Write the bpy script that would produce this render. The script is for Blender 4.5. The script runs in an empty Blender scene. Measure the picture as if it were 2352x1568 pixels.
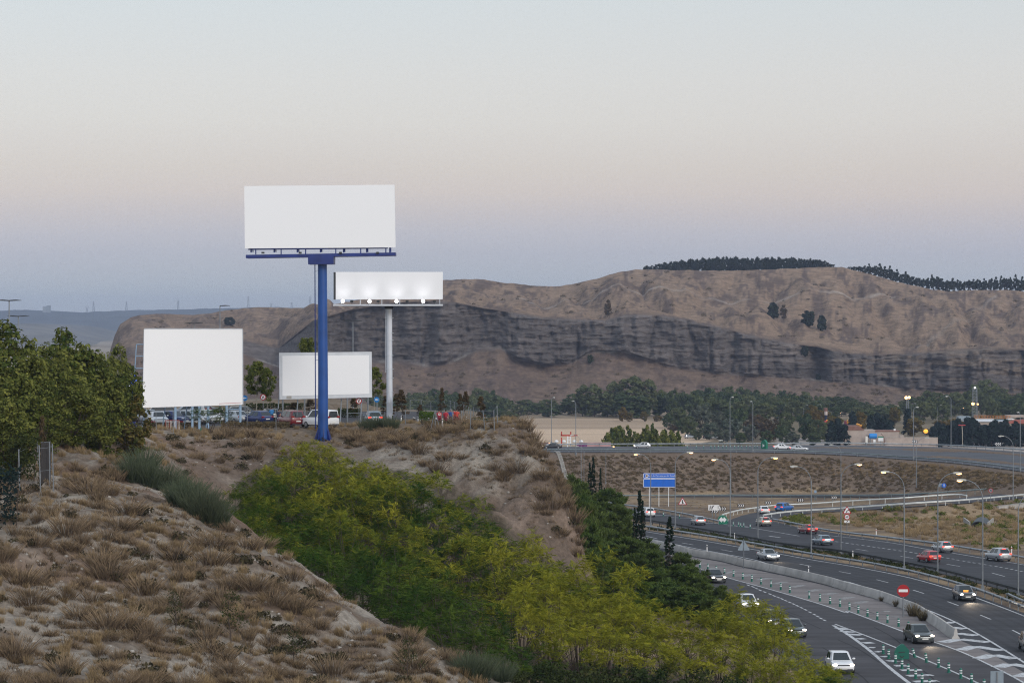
import bpy, bmesh, math, random
import numpy as np
from mathutils import Vector, Matrix

# ------------------------------------------------------------------ camera, sky, sun, exposure
SC = bpy.context.scene
COL = SC.collection
R = math.radians
F = 5500.0                     # focal length in units of a 2352 px wide frame
CAMZ = 30.0
PITCH = math.atan(44 / F)
cam_d = bpy.data.cameras.new('camera')
cam_d.sensor_width = 36.0
cam_d.lens = 36.0 * F / 2352
cam_d.clip_start = 1.0
cam_d.clip_end = 40000.0
cam = bpy.data.objects.new('camera', cam_d)
COL.objects.link(cam)
cam.location = (0, 0, CAMZ)
cam.rotation_euler = (math.pi / 2 - PITCH, 0, 0)
SC.camera = cam

SUN_EL, SUN_AZ = 30.0, 148.0   # degrees; azimuth clockwise from +Y
world = bpy.data.worlds.new('World')
SC.world = world
world.use_nodes = True
wn, wl = world.node_tree.nodes, world.node_tree.links
wn.clear()
w_out = wn.new('ShaderNodeOutputWorld')
sky = wn.new('ShaderNodeTexSky')
sky.sky_type = 'NISHITA'
sky.sun_disc = False
sky.sun_elevation = R(SUN_EL)
sky.sun_rotation = R(SUN_AZ)
sky.air_density = 1.0
sky.dust_density = 2.0
bg_a = wn.new('ShaderNodeBackground')
bg_a.inputs[1].default_value = 0.05
wl.new(sky.outputs[0], bg_a.inputs[0])
tc = wn.new('ShaderNodeTexCoord')
sep = wn.new('ShaderNodeSeparateXYZ')
wl.new(tc.outputs['Generated'], sep.inputs[0])
mr = wn.new('ShaderNodeMapRange')
mr.inputs[1].default_value = 0.0
mr.inputs[2].default_value = 0.30
wl.new(sep.outputs[2], mr.inputs[0])
ramp = wn.new('ShaderNodeValToRGB')
w_map = wn.new('ShaderNodeMapping'); w_map.inputs['Scale'].default_value = (3, 3, 16)
w_nz = wn.new('ShaderNodeTexNoise'); w_nz.inputs['Scale'].default_value = 1.0; w_nz.inputs['Detail'].default_value = 3
wl.new(tc.outputs['Generated'], w_map.inputs[0]); wl.new(w_map.outputs[0], w_nz.inputs['Vector'])
w_ma = wn.new('ShaderNodeMath'); w_ma.operation = 'MULTIPLY_ADD'; w_ma.inputs[1].default_value = .036; w_ma.inputs[2].default_value = -.018
wl.new(w_nz.outputs[0], w_ma.inputs[0])
w_ad = wn.new('ShaderNodeMath'); w_ad.operation = 'ADD'; wl.new(mr.outputs[0], w_ad.inputs[0]); wl.new(w_ma.outputs[0], w_ad.inputs[1])
wl.new(w_ad.outputs[0], ramp.inputs[0])
def s2l(c):
    return tuple(((x / 255) / 12.92 if x / 255 <= 0.04045 else ((x / 255 + 0.055) / 1.055) ** 2.4) for x in c)
SKY = [(0.0, (171, 178, 188)), (0.045, (171, 178, 188)), (0.093, (165, 166, 183)), (0.121, (170, 166, 181)), (0.149, (179, 167, 174)), (0.177, (189, 172, 170)), (0.212, (192, 176, 170)), (0.247, (195, 181, 175)), (0.281, (198, 186, 179)), (0.337, (199, 189, 182)), (0.442, (195, 192, 187)), (0.62, (195, 192, 187)), (1.0, (196, 206, 216))]
el = ramp.color_ramp.elements
el[0].position, el[0].color = SKY[0][0], (*s2l(SKY[0][1]), 1)
el[1].position, el[1].color = SKY[-1][0], (*s2l(SKY[-1][1]), 1)
for p_, c_ in SKY[1:-1]:
    e = el.new(p_)
    e.color = (*s2l(c_), 1)
bg_b = wn.new('ShaderNodeBackground')
bg_b.inputs[1].default_value = 0.93
wl.new(ramp.outputs[0], bg_b.inputs[0])
add = wn.new('ShaderNodeAddShader')
wl.new(bg_a.outputs[0], add.inputs[0])
wl.new(bg_b.outputs[0], add.inputs[1])
wl.new(add.outputs[0], w_out.inputs[0])

sun_d = bpy.data.lights.new('sun', 'SUN')
sun_d.energy = 1.25
sun_d.angle = R(16)
sun_d.color = (1.0, 0.96, 0.93)
sun = bpy.data.objects.new('sun', sun_d)
COL.objects.link(sun)
# direction towards the sun
sd = Vector((math.sin(R(SUN_AZ)) * math.cos(R(SUN_EL)), math.cos(R(SUN_AZ)) * math.cos(R(SUN_EL)), math.sin(R(SUN_EL))))
sun.rotation_euler = sd.to_track_quat('Z', 'Y').to_euler()
SC.view_settings.view_transform = 'Standard'
SC.view_settings.look = 'None'
SC.view_settings.exposure = 0.0
SC.view_settings.gamma = 1.0
SC.cycles.denoising_prefilter = 'NONE'
SC.cycles.filter_width = 1.15
SC.cycles.max_bounces = 6
SC.cycles.transparent_max_bounces = 6
SC.cycles.volume_bounces = 0

# ------------------------------------------------------------------ pixel rays (photo measured in a 2352 px wide frame)
CP, SP = math.cos(PITCH), math.sin(PITCH)
def ray(u, v):
    a, b = (u - 1176) / F, (784 - v) / F
    dy = CP + b * SP
    return a / dy, (-SP + b * CP) / dy          # dx/dy, dz/dy
def P(u, v, Y):
    s, t = ray(u, v)
    return Vector((s * Y, Y, CAMZ + t * Y))
def zr(Y):                                        # the motorway's plane
    return 1.1 - 0.035 * (Y - 258)
def G(u, v, dz=0.0):                              # where a ray meets the motorway's plane
    s, t = ray(u, v)
    Y = (CAMZ - 1.1 - 0.035 * 258 - dz) / (-t - 0.035)
    return Vector((s * Y, Y, CAMZ + t * Y))
def zoom(x0, y0, w, px=2352):
    k = w / px
    return lambda x, y: ((x0 + x * k) * .6125, (y0 + y * k) * .6125)
q1 = zoom(0, 1100, 1000); q2 = zoom(800, 640, 1000); q3 = zoom(900, 1250, 1000); q4 = zoom(1800, 1350, 1000)
q5 = zoom(2840, 1350, 1000); q6 = zoom(2300, 1700, 800); q7 = zoom(3040, 1700, 800); q8 = zoom(2500, 2030, 800); q9 = zoom(3040, 2030, 800)
qA = zoom(500, 1450, 500); qB = zoom(1000, 1450, 500); qC = zoom(1400, 1450, 550); qD = zoom(0, 1450, 700)
qE = zoom(2960, 1480, 440, 2300); qF = zoom(3400, 1380, 440, 2300); qG = zoom(1900, 1580, 500); qH = zoom(2380, 1560, 600)
qI = zoom(2100, 1750, 700, 2195); qJ = zoom(0, 1080, 1250); qK = zoom(2300, 900, 1540); qL = zoom(1400, 950, 1200)
qM = zoom(0, 1700, 1300); qN = zoom(1000, 1700, 1300)
def G6(x, y, dz=0): return G(*q6(x, y), dz)
def G7(x, y, dz=0): return G(*q7(x, y), dz)
def G8(x, y, dz=0): return G(*q8(x, y), dz)
def G9(x, y, dz=0): return G(*q9(x, y), dz)

# ------------------------------------------------------------------ noise in numpy
def _hash(ix, iy, seed):
    h = (ix.astype(np.int64) * 374761393 + iy.astype(np.int64) * 668265263 + seed * 1442695041) & 0xFFFFFFFF
    h = ((h ^ (h >> 13)) * 1274126177) & 0xFFFFFFFF
    h = h ^ (h >> 16)
    return (h & 0xFFFF) / 65535.0
def vnoise(x, y, seed=0):
    x = np.asarray(x, float); y = np.asarray(y, float)
    ix, iy = np.floor(x), np.floor(y)
    fx, fy = x - ix, y - iy
    fx = fx * fx * (3 - 2 * fx); fy = fy * fy * (3 - 2 * fy)
    a = _hash(ix, iy, seed); b = _hash(ix + 1, iy, seed); c = _hash(ix, iy + 1, seed); d = _hash(ix + 1, iy + 1, seed)
    return (a * (1 - fx) + b * fx) * (1 - fy) + (c * (1 - fx) + d * fx) * fy
def fbm(x, y, seed=0, octv=4, gain=0.5):
    s, a, n = 0, 1.0, 0
    for k in range(octv):
        s = s + a * vnoise(x * 2 ** k, y * 2 ** k, seed + k * 17); n += a; a *= gain
    return s / n

# ------------------------------------------------------------------ materials
def new_mat(name):
    m = bpy.data.materials.new(name)
    m.use_nodes = True
    nt = m.node_tree
    return m, nt.nodes, nt.links, nt.nodes['Principled BSDF']
def mat(name, col, rough=.6, metal=0.0, noise=None, emis=None, strength=0.0, spec=None):
    m, n, l, b = new_mat(name)
    b.inputs['Base Color'].default_value = (*col, 1)
    b.inputs['Roughness'].default_value = rough
    b.inputs['Metallic'].default_value = metal
    if spec is not None: b.inputs['Specular IOR Level'].default_value = spec
    if emis:
        b.inputs['Emission Color'].default_value = (*emis, 1)
        b.inputs['Emission Strength'].default_value = strength
    if noise:
        sc, am = noise
        t = n.new('ShaderNodeTexCoord'); x = n.new('ShaderNodeTexNoise')
        x.inputs['Scale'].default_value = sc; x.inputs['Detail'].default_value = 6
        l.new(t.outputs['Object'], x.inputs['Vector'])
        r = n.new('ShaderNodeValToRGB')
        r.color_ramp.elements[0].position = .3; r.color_ramp.elements[1].position = .7
        r.color_ramp.elements[0].color = (*[c * (1 - am) for c in col], 1)
        r.color_ramp.elements[1].color = (*[min(1, c * (1 + am)) for c in col], 1)
        l.new(x.outputs[0], r.inputs[0]); l.new(r.outputs[0], b.inputs['Base Color'])
    return m
def leaf_mat(name, a, b_, c=None, trans=.3, rnd=.35):
    """leaf: colour runs from a to b by the leaf's own tint, drifts towards c from plant to plant"""
    m = bpy.data.materials.new(name); m.use_nodes = True
    n, l = m.node_tree.nodes, m.node_tree.links
    n.clear()
    out = n.new('ShaderNodeOutputMaterial')
    at = n.new('ShaderNodeAttribute'); at.attribute_name = 'tint'
    mx = n.new('ShaderNodeMix'); mx.data_type = 'RGBA'
    mx.inputs[6].default_value = (*a, 1); mx.inputs[7].default_value = (*b_, 1)
    l.new(at.outputs['Fac'], mx.inputs[0])
    oi = n.new('ShaderNodeObjectInfo')
    m2 = n.new('ShaderNodeMix'); m2.data_type = 'RGBA'
    m2.inputs[7].default_value = (*(c or b_), 1)
    ml = n.new('ShaderNodeMath'); ml.operation = 'MULTIPLY'; ml.inputs[1].default_value = rnd
    l.new(oi.outputs['Random'], ml.inputs[0]); l.new(ml.outputs[0], m2.inputs[0]); l.new(mx.outputs[2], m2.inputs[6])
    d = n.new('ShaderNodeBsdfDiffuse'); t = n.new('ShaderNodeBsdfTranslucent')
    l.new(m2.outputs[2], d.inputs[0]); l.new(m2.outputs[2], t.inputs[0])
    ms = n.new('ShaderNodeMixShader'); ms.inputs[0].default_value = trans
    l.new(d.outputs[0], ms.inputs[1]); l.new(t.outputs[0], ms.inputs[2]); l.new(ms.outputs[0], out.inputs[0])
    return m

M = {}
M['steel'] = mat('galvanised_steel', (.22, .24, .26), .5, .4, (3, .15))
M['rail'] = mat('guardrail_steel', (.36, .39, .41), .45, .5, (1.5, .2))
M['raildark'] = mat('guardrail_dark', (.035, .04, .042), .7, .2, (1.5, .3))  # near-black tone for the rail on the far side of the median
M['railgreen'] = mat('guardrail_greygreen', (.17, .21, .22), .6, .3, (1.5, .2))
M['railwhite'] = mat('guardrail_bright', (.66, .68, .66), .5, .1, (1.0, .12))
M['white'] = mat('white_paint', (.78, .78, .78), .5, 0, (2, .05))
M['panel'] = mat('billboard_sheet', (.855, .865, .88), .6)
M['cream'] = mat('cream_plastic', (.70, .68, .62), .4)
M['blue'] = mat('blue_column_paint', (.011, .068, .27), .45, 0, (.6, .22))
M['bluedark'] = mat('blue_beam_paint', (.012, .030, .17), .45, 0, (.8, .25))
M['bluepale'] = mat('pale_blue_paint', (.24, .36, .50), .5, 0, (2, .15))
M['whitepole'] = mat('white_column_paint', (.60, .63, .68), .35, .1, (.8, .08))
M['frame'] = mat('billboard_frame', (.58, .61, .65), .5, .1, (1.2, .08))
M['black'] = mat('black_rubber', (.015, .015, .017), .7)
M['dark'] = mat('dark_metal', (.03, .035, .04), .5)
M['glass'] = mat('car_glass', (.012, .020, .024), .08, 0, spec=.8)
M['tyre'] = mat('tyre', (.018, .018, .019), .8)
M['rim'] = mat('rim', (.32, .33, .35), .4, .6)
M['head'] = mat('headlight_lit', (.9, .9, .85), .3, 0, emis=(1, .86, .70), strength=9.0)
M['headoff'] = mat('headlight_clear', (.55, .57, .6), .15, .1)
M['tail'] = mat('tail_light_lit', (.5, .02, .01), .3, 0, emis=(1, .06, .03), strength=2.6)
M['tailoff'] = mat('tail_light', (.28, .012, .012), .25)
M['orange'] = mat('indicator_lit', (.8, .3, .03), .3, 0, emis=(1, .36, .05), strength=4)
M['plate'] = mat('number_plate', (.72, .72, .68), .5)
M['lampwarm'] = mat('lamp_lens_lit', (.9, .6, .3), .3, 0, emis=(1, .50, .16), strength=7)
M['lampwhite'] = mat('flood_lens_lit', (.9, .9, .9), .3, 0, emis=(1, .93, .97), strength=10)
M['lens'] = mat('lamp_lens', (.62, .65, .67), .2)
M['head_shell'] = mat('lamp_head_shell', (.50, .50, .46), .5, 0, (4, .06))
M['concrete'] = mat('concrete', (.33, .315, .29), .9, 0, (.8, .22))
M['green'] = mat('bollard_green', (.004, .12, .085), .5)
M['sgreen'] = mat('sign_green', (.006, .17, .10), .5)
M['reflect'] = mat('reflective_white', (.75, .78, .80), .4)
M['sblue'] = mat('sign_blue', (.004, .125, .60), .45, 0, (.9, .12))
M['sred'] = mat('sign_red', (.36, .008, .014), .45)
M['signback'] = mat('sign_back_grey', (.26, .32, .37), .5, .2, (2, .1))
M['bark'] = mat('bark', (.075, .055, .042), .9, 0, (3, .3))
M['barkpale'] = mat('pale_bark', (.34, .31, .25), .9, 0, (3, .25))
M['twig'] = mat('dry_twig', (.16, .115, .085), .9, 0, (3, .3))
M['skin'] = mat('skin', (.38, .20, .14), .6)
M['hair'] = mat('dark_hair', (.012, .010, .009), .6)
M['hairgrey'] = mat('grey_hair', (.25, .24, .23), .6)
M['wall'] = mat('rendered_wall', (.40, .33, .285), .9, 0, (.4, .15))
M['tile'] = mat('roof_tile', (.20, .10, .075), .8, 0, (1, .2))
M['leaf_ail'] = leaf_mat('tree_of_heaven_leaf', (.030, .082, .013), (.35, .33, .035), (.16, .17, .016), .22, .3)
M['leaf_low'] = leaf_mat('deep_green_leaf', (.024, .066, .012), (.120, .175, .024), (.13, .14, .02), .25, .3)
M['leaf_left'] = leaf_mat('dark_olive_leaf', (.042, .072, .018), (.23, .24, .058), (.18, .16, .05), .28, .25)
M['leaf_red'] = leaf_mat('turning_leaf', (.045, .070, .018), (.20, .125, .045), (.16, .15, .04), .3, .35)
M['leaf_rust'] = leaf_mat('rust_leaf', (.065, .052, .028), (.150, .100, .055), (.10, .08, .05), .25, .4)
M['needle'] = leaf_mat('pine_needle', (.036, .072, .020), (.150, .205, .050), (.12, .14, .045), .2, .35)
M['cypress'] = leaf_mat('cypress_scale', (.010, .022, .014), (.026, .044, .022), None, .15, .3)
M['needle_far'] = leaf_mat('ridge_pine_needle', (.016, .026, .016), (.038, .052, .026), (.06, .06, .045), .2, .3)
M['leaf_far'] = leaf_mat('riverside_leaf', (.034, .062, .030), (.120, .155, .062), (.17, .175, .08), .25, .6)
M['leaf_grey'] = leaf_mat('silver_leaf', (.06, .085, .06), (.16, .19, .14), (.13, .12, .085), .25, .4)
M['leaf_autumn'] = leaf_mat('autumn_leaf', (.12, .085, .025), (.25, .155, .040), (.13, .12, .03), .3, .6)
M['leaf_spruce'] = leaf_mat('blue_spruce_needle', (.010, .020, .020), (.030, .046, .042), None, .15, .3)
M['leaf_hedge'] = leaf_mat('hedge_leaf', (.020, .036, .012), (.065, .080, .030), (.08, .075, .03), .25, .3)
M['scrub_dark'] = leaf_mat('dark_scrub_leaf', (.030, .028, .018), (.085, .075, .038), (.08, .06, .04), .2, .5)
M['leaf_cp'] = leaf_mat('car_park_leaf', (.050, .080, .020), (.20, .21, .05), None, .3, .3)
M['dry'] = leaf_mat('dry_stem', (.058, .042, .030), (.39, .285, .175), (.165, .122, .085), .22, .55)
M['straw'] = leaf_mat('straw', (.20, .145, .08), (.46, .34, .19), (.28, .20, .12), .3, .5)
M['broom'] = leaf_mat('broom_stem', (.045, .065, .038), (.13, .155, .095), (.10, .10, .06), .2, .3)
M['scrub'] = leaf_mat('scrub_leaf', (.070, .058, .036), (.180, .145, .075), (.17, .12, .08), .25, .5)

# ------------------------------------------------------------------ object helpers
def npmesh(name, V, Fa, mats=(), smooth=False, fattr=None, vattr=None):
    V = np.ascontiguousarray(V, dtype=np.float32); Fa = np.ascontiguousarray(Fa, dtype=np.int32)
    me = bpy.data.meshes.new(name)
    k = Fa.shape[1]
    me.vertices.add(len(V)); me.vertices.foreach_set('co', V.ravel())
    me.loops.add(Fa.size); me.loops.foreach_set('vertex_index', Fa.ravel())
    me.polygons.add(len(Fa)); me.polygons.foreach_set('loop_start', np.arange(0, Fa.size, k, dtype=np.int32))
    for m in mats: me.materials.append(m)
    me.update(calc_edges=True)
    if smooth: me.polygons.foreach_set('use_smooth', np.ones(len(Fa), dtype=bool))
    for at, dom in ((fattr, 'FACE'), (vattr, 'POINT')):
        for nm, val in (at or {}).items():
            a = me.attributes.new(nm, 'FLOAT', dom)
            a.data.foreach_set('value', np.ascontiguousarray(val, dtype=np.float32))
    return me
def link(name, me, parent=None, loc=None, rotz=0.0):
    o = bpy.data.objects.new(name, me)
    COL.objects.link(o)
    if parent: o.parent = parent
    if loc is not None: o.location = loc
    if rotz: o.rotation_euler = (0, 0, rotz)
    return o
def tag(o, label=None, cat=None, group=None, kind=None):
    if label: o['label'] = label
    if cat: o['category'] = cat
    if group: o['group'] = group
    if kind: o['kind'] = kind
    return o
def thing(name, label, cat, loc=(0, 0, 0), rotz=0.0, group=None):
    o = bpy.data.objects.new(name, None)
    o.empty_display_size = .2
    COL.objects.link(o)
    o.location = loc
    o.rotation_euler = (0, 0, rotz)
    return tag(o, label, cat, group, 'thing')
def copy_tree(src, parent=None):
    c = src.copy()
    COL.objects.link(c)
    if parent is not None: c.parent = parent
    for ch in list(src.children):
        copy_tree(ch, c)
    return c
def dup(src, label, loc, rotz=0.0, scale=1.0, group=None):
    c = copy_tree(src)
    c.location = loc; c.rotation_euler = (0, 0, rotz); c.scale = (scale,) * 3
    c['label'] = label
    if group: c['group'] = group
    return c
def rest_group(o, group):
    o['group'] = group

class MB:
    """collects boxes, tubes and prisms, then links them as one mesh"""
    def __init__(s): s.v, s.f = [], []
    def add(s, vs, fs):
        k = len(s.v)
        s.v += [tuple(p) for p in vs]; s.f += [tuple(i + k for i in f) for f in fs]
        return s
    def box(s, c, d, rz=0.0):
        x, y, z = [a / 2 for a in d]
        ca, sa = math.cos(rz), math.sin(rz)
        vs = [(c[0] + ca * a - sa * b, c[1] + sa * a + ca * b, c[2] + e) for a, b, e in
              ((-x, -y, -z), (x, -y, -z), (x, y, -z), (-x, y, -z), (-x, -y, z), (x, -y, z), (x, y, z), (-x, y, z))]
        return s.add(vs, [(3, 2, 1, 0), (4, 5, 6, 7), (0, 1, 5, 4), (1, 2, 6, 5), (2, 3, 7, 6), (3, 0, 4, 7)])
    def tube(s, pts, rad, n=8, caps=True):
        pts = [Vector(p) for p in pts]
        if not isinstance(rad, (list, tuple)): rad = [rad] * len(pts)
        vs, fs = [], []
        for i, p in enumerate(pts):
            d = (pts[min(i + 1, len(pts) - 1)] - pts[max(i - 1, 0)]).normalized()
            a = d.cross(Vector((0, 1, 0)) if abs(d.y) < .9 else Vector((1, 0, 0))).normalized()
            b = d.cross(a)
            for k in range(n):
                t = 2 * math.pi * k / n
                vs.append(p + (a * math.cos(t) + b * math.sin(t)) * rad[i])
        for i in range(len(pts) - 1):
            for k in range(n):
                k2 = (k + 1) % n
                fs.append((i * n + k, i * n + k2, (i + 1) * n + k2, (i + 1) * n + k))
        if caps:
            fs.append(tuple(range(n - 1, -1, -1))); fs.append(tuple((len(pts) - 1) * n + k for k in range(n)))
        return s.add(vs, fs)
    def prism(s, poly, y0, y1, axis='y'):
        """polygon in (x, z), extruded along y; axis 'z': polygon in (x, y) extruded along z; 'x': polygon in (y, z) along x"""
        n = len(poly)
        def pt(p, t):
            return (p[0], t, p[1]) if axis == 'y' else ((p[0], p[1], t) if axis == 'z' else (t, p[0], p[1]))
        vs = [pt(p, y0) for p in poly] + [pt(p, y1) for p in poly]
        fs = [tuple(range(n)), tuple(range(2 * n - 1, n - 1, -1))]
        fs += [(k, k + n, (k + 1) % n + n, (k + 1) % n) for k in range(n)]
        return s.add(vs, fs)
    def ball(s, c, r, n=10, m=6):
        rx, ry, rz = r if isinstance(r, (list, tuple)) else (r, r, r)
        vs, fs = [], []
        for i in range(m + 1):
            t = math.pi * i / m
            for k in range(n):
                a = 2 * math.pi * k / n
                vs.append((c[0] + rx * math.sin(t) * math.cos(a), c[1] + ry * math.sin(t) * math.sin(a), c[2] + rz * math.cos(t)))
        for i in range(m):
            for k in range(n):
                fs.append((i * n + k, (i + 1) * n + k, (i + 1) * n + (k + 1) % n, i * n + (k + 1) % n))
        return s.add(vs, fs)
    def mesh(s, name, m, smooth=False):
        me = bpy.data.meshes.new(name)
        me.from_pydata(s.v, [], s.f)
        bm = bmesh.new(); bm.from_mesh(me)
        bmesh.ops.remove_doubles(bm, verts=bm.verts, dist=1e-5)
        bmesh.ops.recalc_face_normals(bm, faces=bm.faces)
        bm.to_mesh(me); bm.free()
        if m: me.materials.append(m)
        if smooth:
            me.polygons.foreach_set('use_smooth', np.ones(len(me.polygons), dtype=bool))
            try: me.set_sharp_from_angle(angle=R(40))
            except Exception: pass
        return me
    def build(s, name, m, parent=None, smooth=False, loc=None, rotz=0.0):
        return link(name, s.mesh(name, m, smooth), parent, loc, rotz)
def part(o, name, label=None):
    if label: o['label'] = label
    return o
def circle(cx, cz, r, n=24, a0=0.0, a1=2 * math.pi):
    return [(cx + r * math.cos(a0 + (a1 - a0) * k / n), cz + r * math.sin(a0 + (a1 - a0) * k / n)) for k in range(n)]
def text_part(name, body, m, size, parent, loc, rot, align='CENTER', bold=0.0):
    cu = bpy.data.curves.new(name, 'FONT')
    cu.body = body; cu.size = size; cu.align_x = align; cu.align_y = 'CENTER'; cu.offset = bold; cu.extrude = .002
    tmp = bpy.data.objects.new(name + '_tmp', cu)
    COL.objects.link(tmp)
    dg = bpy.context.evaluated_depsgraph_get()
    me = bpy.data.meshes.new_from_object(tmp.evaluated_get(dg))
    bpy.data.objects.remove(tmp); bpy.data.curves.remove(cu)
    me.materials.clear(); me.materials.append(m)
    o = link(name, me, parent, loc)
    o.rotation_euler = rot
    return o
def poly_interp(pts, n):
    """resample a 3-D polyline smoothly (Catmull-Rom), n points, equal arc length"""
    p = np.array([tuple(q) for q in pts], float)
    if len(p) > 2:
        e = np.vstack([2 * p[0] - p[1], p, 2 * p[-1] - p[-2]])
        out = []
        for i in range(len(p) - 1):
            a, b, c, d = e[i], e[i + 1], e[i + 2], e[i + 3]
            t = np.linspace(0, 1, 12, endpoint=False)[:, None]
            out.append(.5 * (2 * b + (c - a) * t + (2 * a - 5 * b + 4 * c - d) * t ** 2 + (3 * b - a - 3 * c + d) * t ** 3))
        p = np.vstack(out + [p[-1:]])
    L = np.concatenate([[0], np.cumsum(np.linalg.norm(np.diff(p, axis=0), axis=1))])
    s = np.linspace(0, L[-1], n)
    return np.stack([np.interp(s, L, p[:, k]) for k in range(3)], 1)
def poly_len(p):
    return float(np.linalg.norm(np.diff(np.array([tuple(q) for q in p]), axis=0), axis=1).sum())

# ------------------------------------------------------------------ terrain heights
_hill = []
for u, v, Y in [(743, 1005, 247), (743, 990, 252), (500, 993, 246), (850, 993, 250), (1000, 985, 250), (1100, 987, 246), (1200, 973, 247), (1230, 1010, 243), (1255, 1050, 240), (1290, 1120, 233), (1312, 1170, 229), (1330, 1225, 226), (1340, 1330, 220),
                (400, 1008, 230), (560, 1060, 226), (450, 1060, 222), (800, 1060, 236), (1000, 1080, 231), (1130, 1150, 226), (1200, 1250, 218),
                (600, 1010, 238), (900, 1010, 242), (1270, 1290, 215),
                (600, 1240, 165), (520, 1190, 172), (440, 1120, 182), (700, 1320, 158), (790, 1360, 152), (900, 1420, 146), (1000, 1490, 140), (1130, 1568, 133),
                (0, 1568, 118), (500, 1568, 124), (900, 1568, 130), (0, 1300, 138), (300, 1300, 142), (500, 1400, 138), (700, 1450, 138),
                (0, 1130, 157), (200, 1120, 168), (330, 1120, 176), (200, 1035, 195), (0, 1025, 185), (300, 1010, 215), (-300, 1130, 157), (-300, 1568, 112), (-300, 1300, 135)]:
    _hill.append(tuple(P(u, v, Y)))
for x in (-140, -100, -60, -40, -20, -6):
    for y in (250, 275, 300, 325):
        if not (x > -10 and y > 300): _hill.append((x, y, 18.8))
_hill += [(0, 262, 18), (3.5, 262, 12), (4, 275, 10), (6.2, 243, 9), (6.8, 250, 5), (7.2, 258, 2), (8.0, 236, 3), (8.6, 228, 1.5), (9, 245, 0), (9, 218, 0),(10, 260, -2), (11, 236, -2), (12, 205, 1.5), (12, 280, -3), (8, 290, 2), (3, 300, 10), (0, 330, 6),
          (-12, 195, 5.5), (-4, 188, 4.5), (3, 200, 4), (-19, 192, 8), (0, 168, 4.5), (8, 190, 3), (10, 150, 4.5), (-12, 182, 5.5), (-17, 176, 8.5), (-12, 166, 7.0), (-6, 157, 6.0), (0, 147, 5.5), (-21, 184, 10.5), (-24, 196, 11), (-18, 207, 9.5), (-26, 212, 13), (-10, 208, 7.5), (-10, 218, 11), (-4, 212, 8), (-18, 218, 13),
          (-25, 85, 7), (-10, 85, 6.5), (10, 90, 6), (0, 112, 7.8), (-60, 95, 9), (-60, 150, 19.5), (-60, 200, 20.5), (-90, 200, 20.5), (-100, 150, 19.5), (20, 120, 5), (20, 160, 3), (30, 200, 1), (22, 235, -1), (20, 260, -2), (30, 300, -5),
          (-40, 362, 8), (-100, 372, 8), (-150, 372, 8), (10, 340, -4), (-60, 430, -10), (0, 400, -10), (60, 400, -10), (-140, 430, -10), (60, 200, -4), (60, 120, 0), (60, 300, -8), (100, 150, -4)]
_hp = np.array(_hill)
_c2 = 4.0
_d = np.sqrt(((_hp[:, None, :2] - _hp[None, :, :2]) ** 2).sum(-1) + _c2)
_A = np.block([[_d + np.eye(len(_hp)) * .05, np.ones((len(_hp), 1))], [np.ones((1, len(_hp))), np.zeros((1, 1))]])
_w = np.linalg.solve(_A, np.concatenate([_hp[:, 2], [0]]))
def hill_h(x, y):
    out = np.full(x.shape, _w[-1])
    for k in range(len(_hp)):
        out += _w[k] * np.sqrt((x - _hp[k, 0]) ** 2 + (y - _hp[k, 1]) ** 2 + _c2)
    return out
def valley_h(y):
    return np.where(y < 560, 1.1 - .035 * (y - 258), np.interp(y, [560, 1000, 20000], [1.1 - .035 * 302, -22.0, -22.0])) - .06

UP_N = [(1040, 1042, 512), (1180, 1040, 528), (1270, 1038, 540), (1400, 1038, 552), (1500, 1038.5, 560), (1740, 1038.5, 575), (1922, 1044, 575), (2100, 1056, 564), (2200, 1064, 543), (2352, 1083, 500), (2500, 1110, 455), (2700, 1150, 400)]
UP_FV = [1028, 1027, 1026, 1025, 1024.5, 1023.5, 1022, 1025, 1028, 1038, 1052, 1074]
up_near = [P(*a) for a in UP_N]
up_far = []
for (u, v, Y), fv, pn in zip(UP_N, UP_FV, up_near):
    s, t = ray(u, fv)
    Yf = (pn.z - CAMZ) / t
    up_far.append(Vector((s * Yf, Yf, pn.z)))
def dzD(u):
    t = min(1, max(0, (u - 1780) / 420.0))
    return 2.3 * t * t * (3 - 2 * t)
D_N = [q6(1640, 790), q6(1750, 738), q6(1900, 692), q6(2100, 664), q6(2352, 642), q7(500, 628), q7(1000, 592), q7(1660, 550), q7(2190, 500), (2352, 1143), (2560, 1130)]
D_F = [q6(1230, 745), q6(1290, 725), q6(1420, 682), q6(1560, 652), q6(1800, 627), q6(2352, 592), q7(500, 572), q7(1000, 535), q7(1560, 495), q7(1720, 480), (2352, 1128), (2560, 1112)]
d_near = [G(u, v, dzD(u)) for u, v in D_N]
d_far = [G(u, v, dzD(u)) for u, v in D_F]
E_N = [(1330, 1141), (1500, 1141), (1700, 1141), (1862, 1141.5), (2040, 1140), (2110, 1138)]
E_F = [(1330, 1134), (1500, 1134), (1700, 1134.5), (1862, 1135), (2040, 1134), (2130, 1131)]
e_near = [G(u, v, dzD(u)) for u, v in E_N]
e_far = [G(u, v, dzD(u)) for u, v in E_F]
STRIPS = []
for n_, f_, slope in ((up_near, up_far, .36), (d_near, d_far, .34), (e_near, e_far, .34)):
    a, b = poly_interp(n_, 120), poly_interp(f_, 120)
    c = (a + b) / 2
    hw = np.linalg.norm((a - b)[:, :2], axis=1) / 2
    dirv = np.gradient(c, axis=0)[:, :2]; dirv /= np.linalg.norm(dirv, axis=1)[:, None]
    ab = (a - b)[:, :2]
    perp = np.abs(ab[:, 0] * dirv[:, 1] - ab[:, 1] * dirv[:, 0]) / 2
    STRIPS.append((c, perp, slope, a, b))
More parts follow.
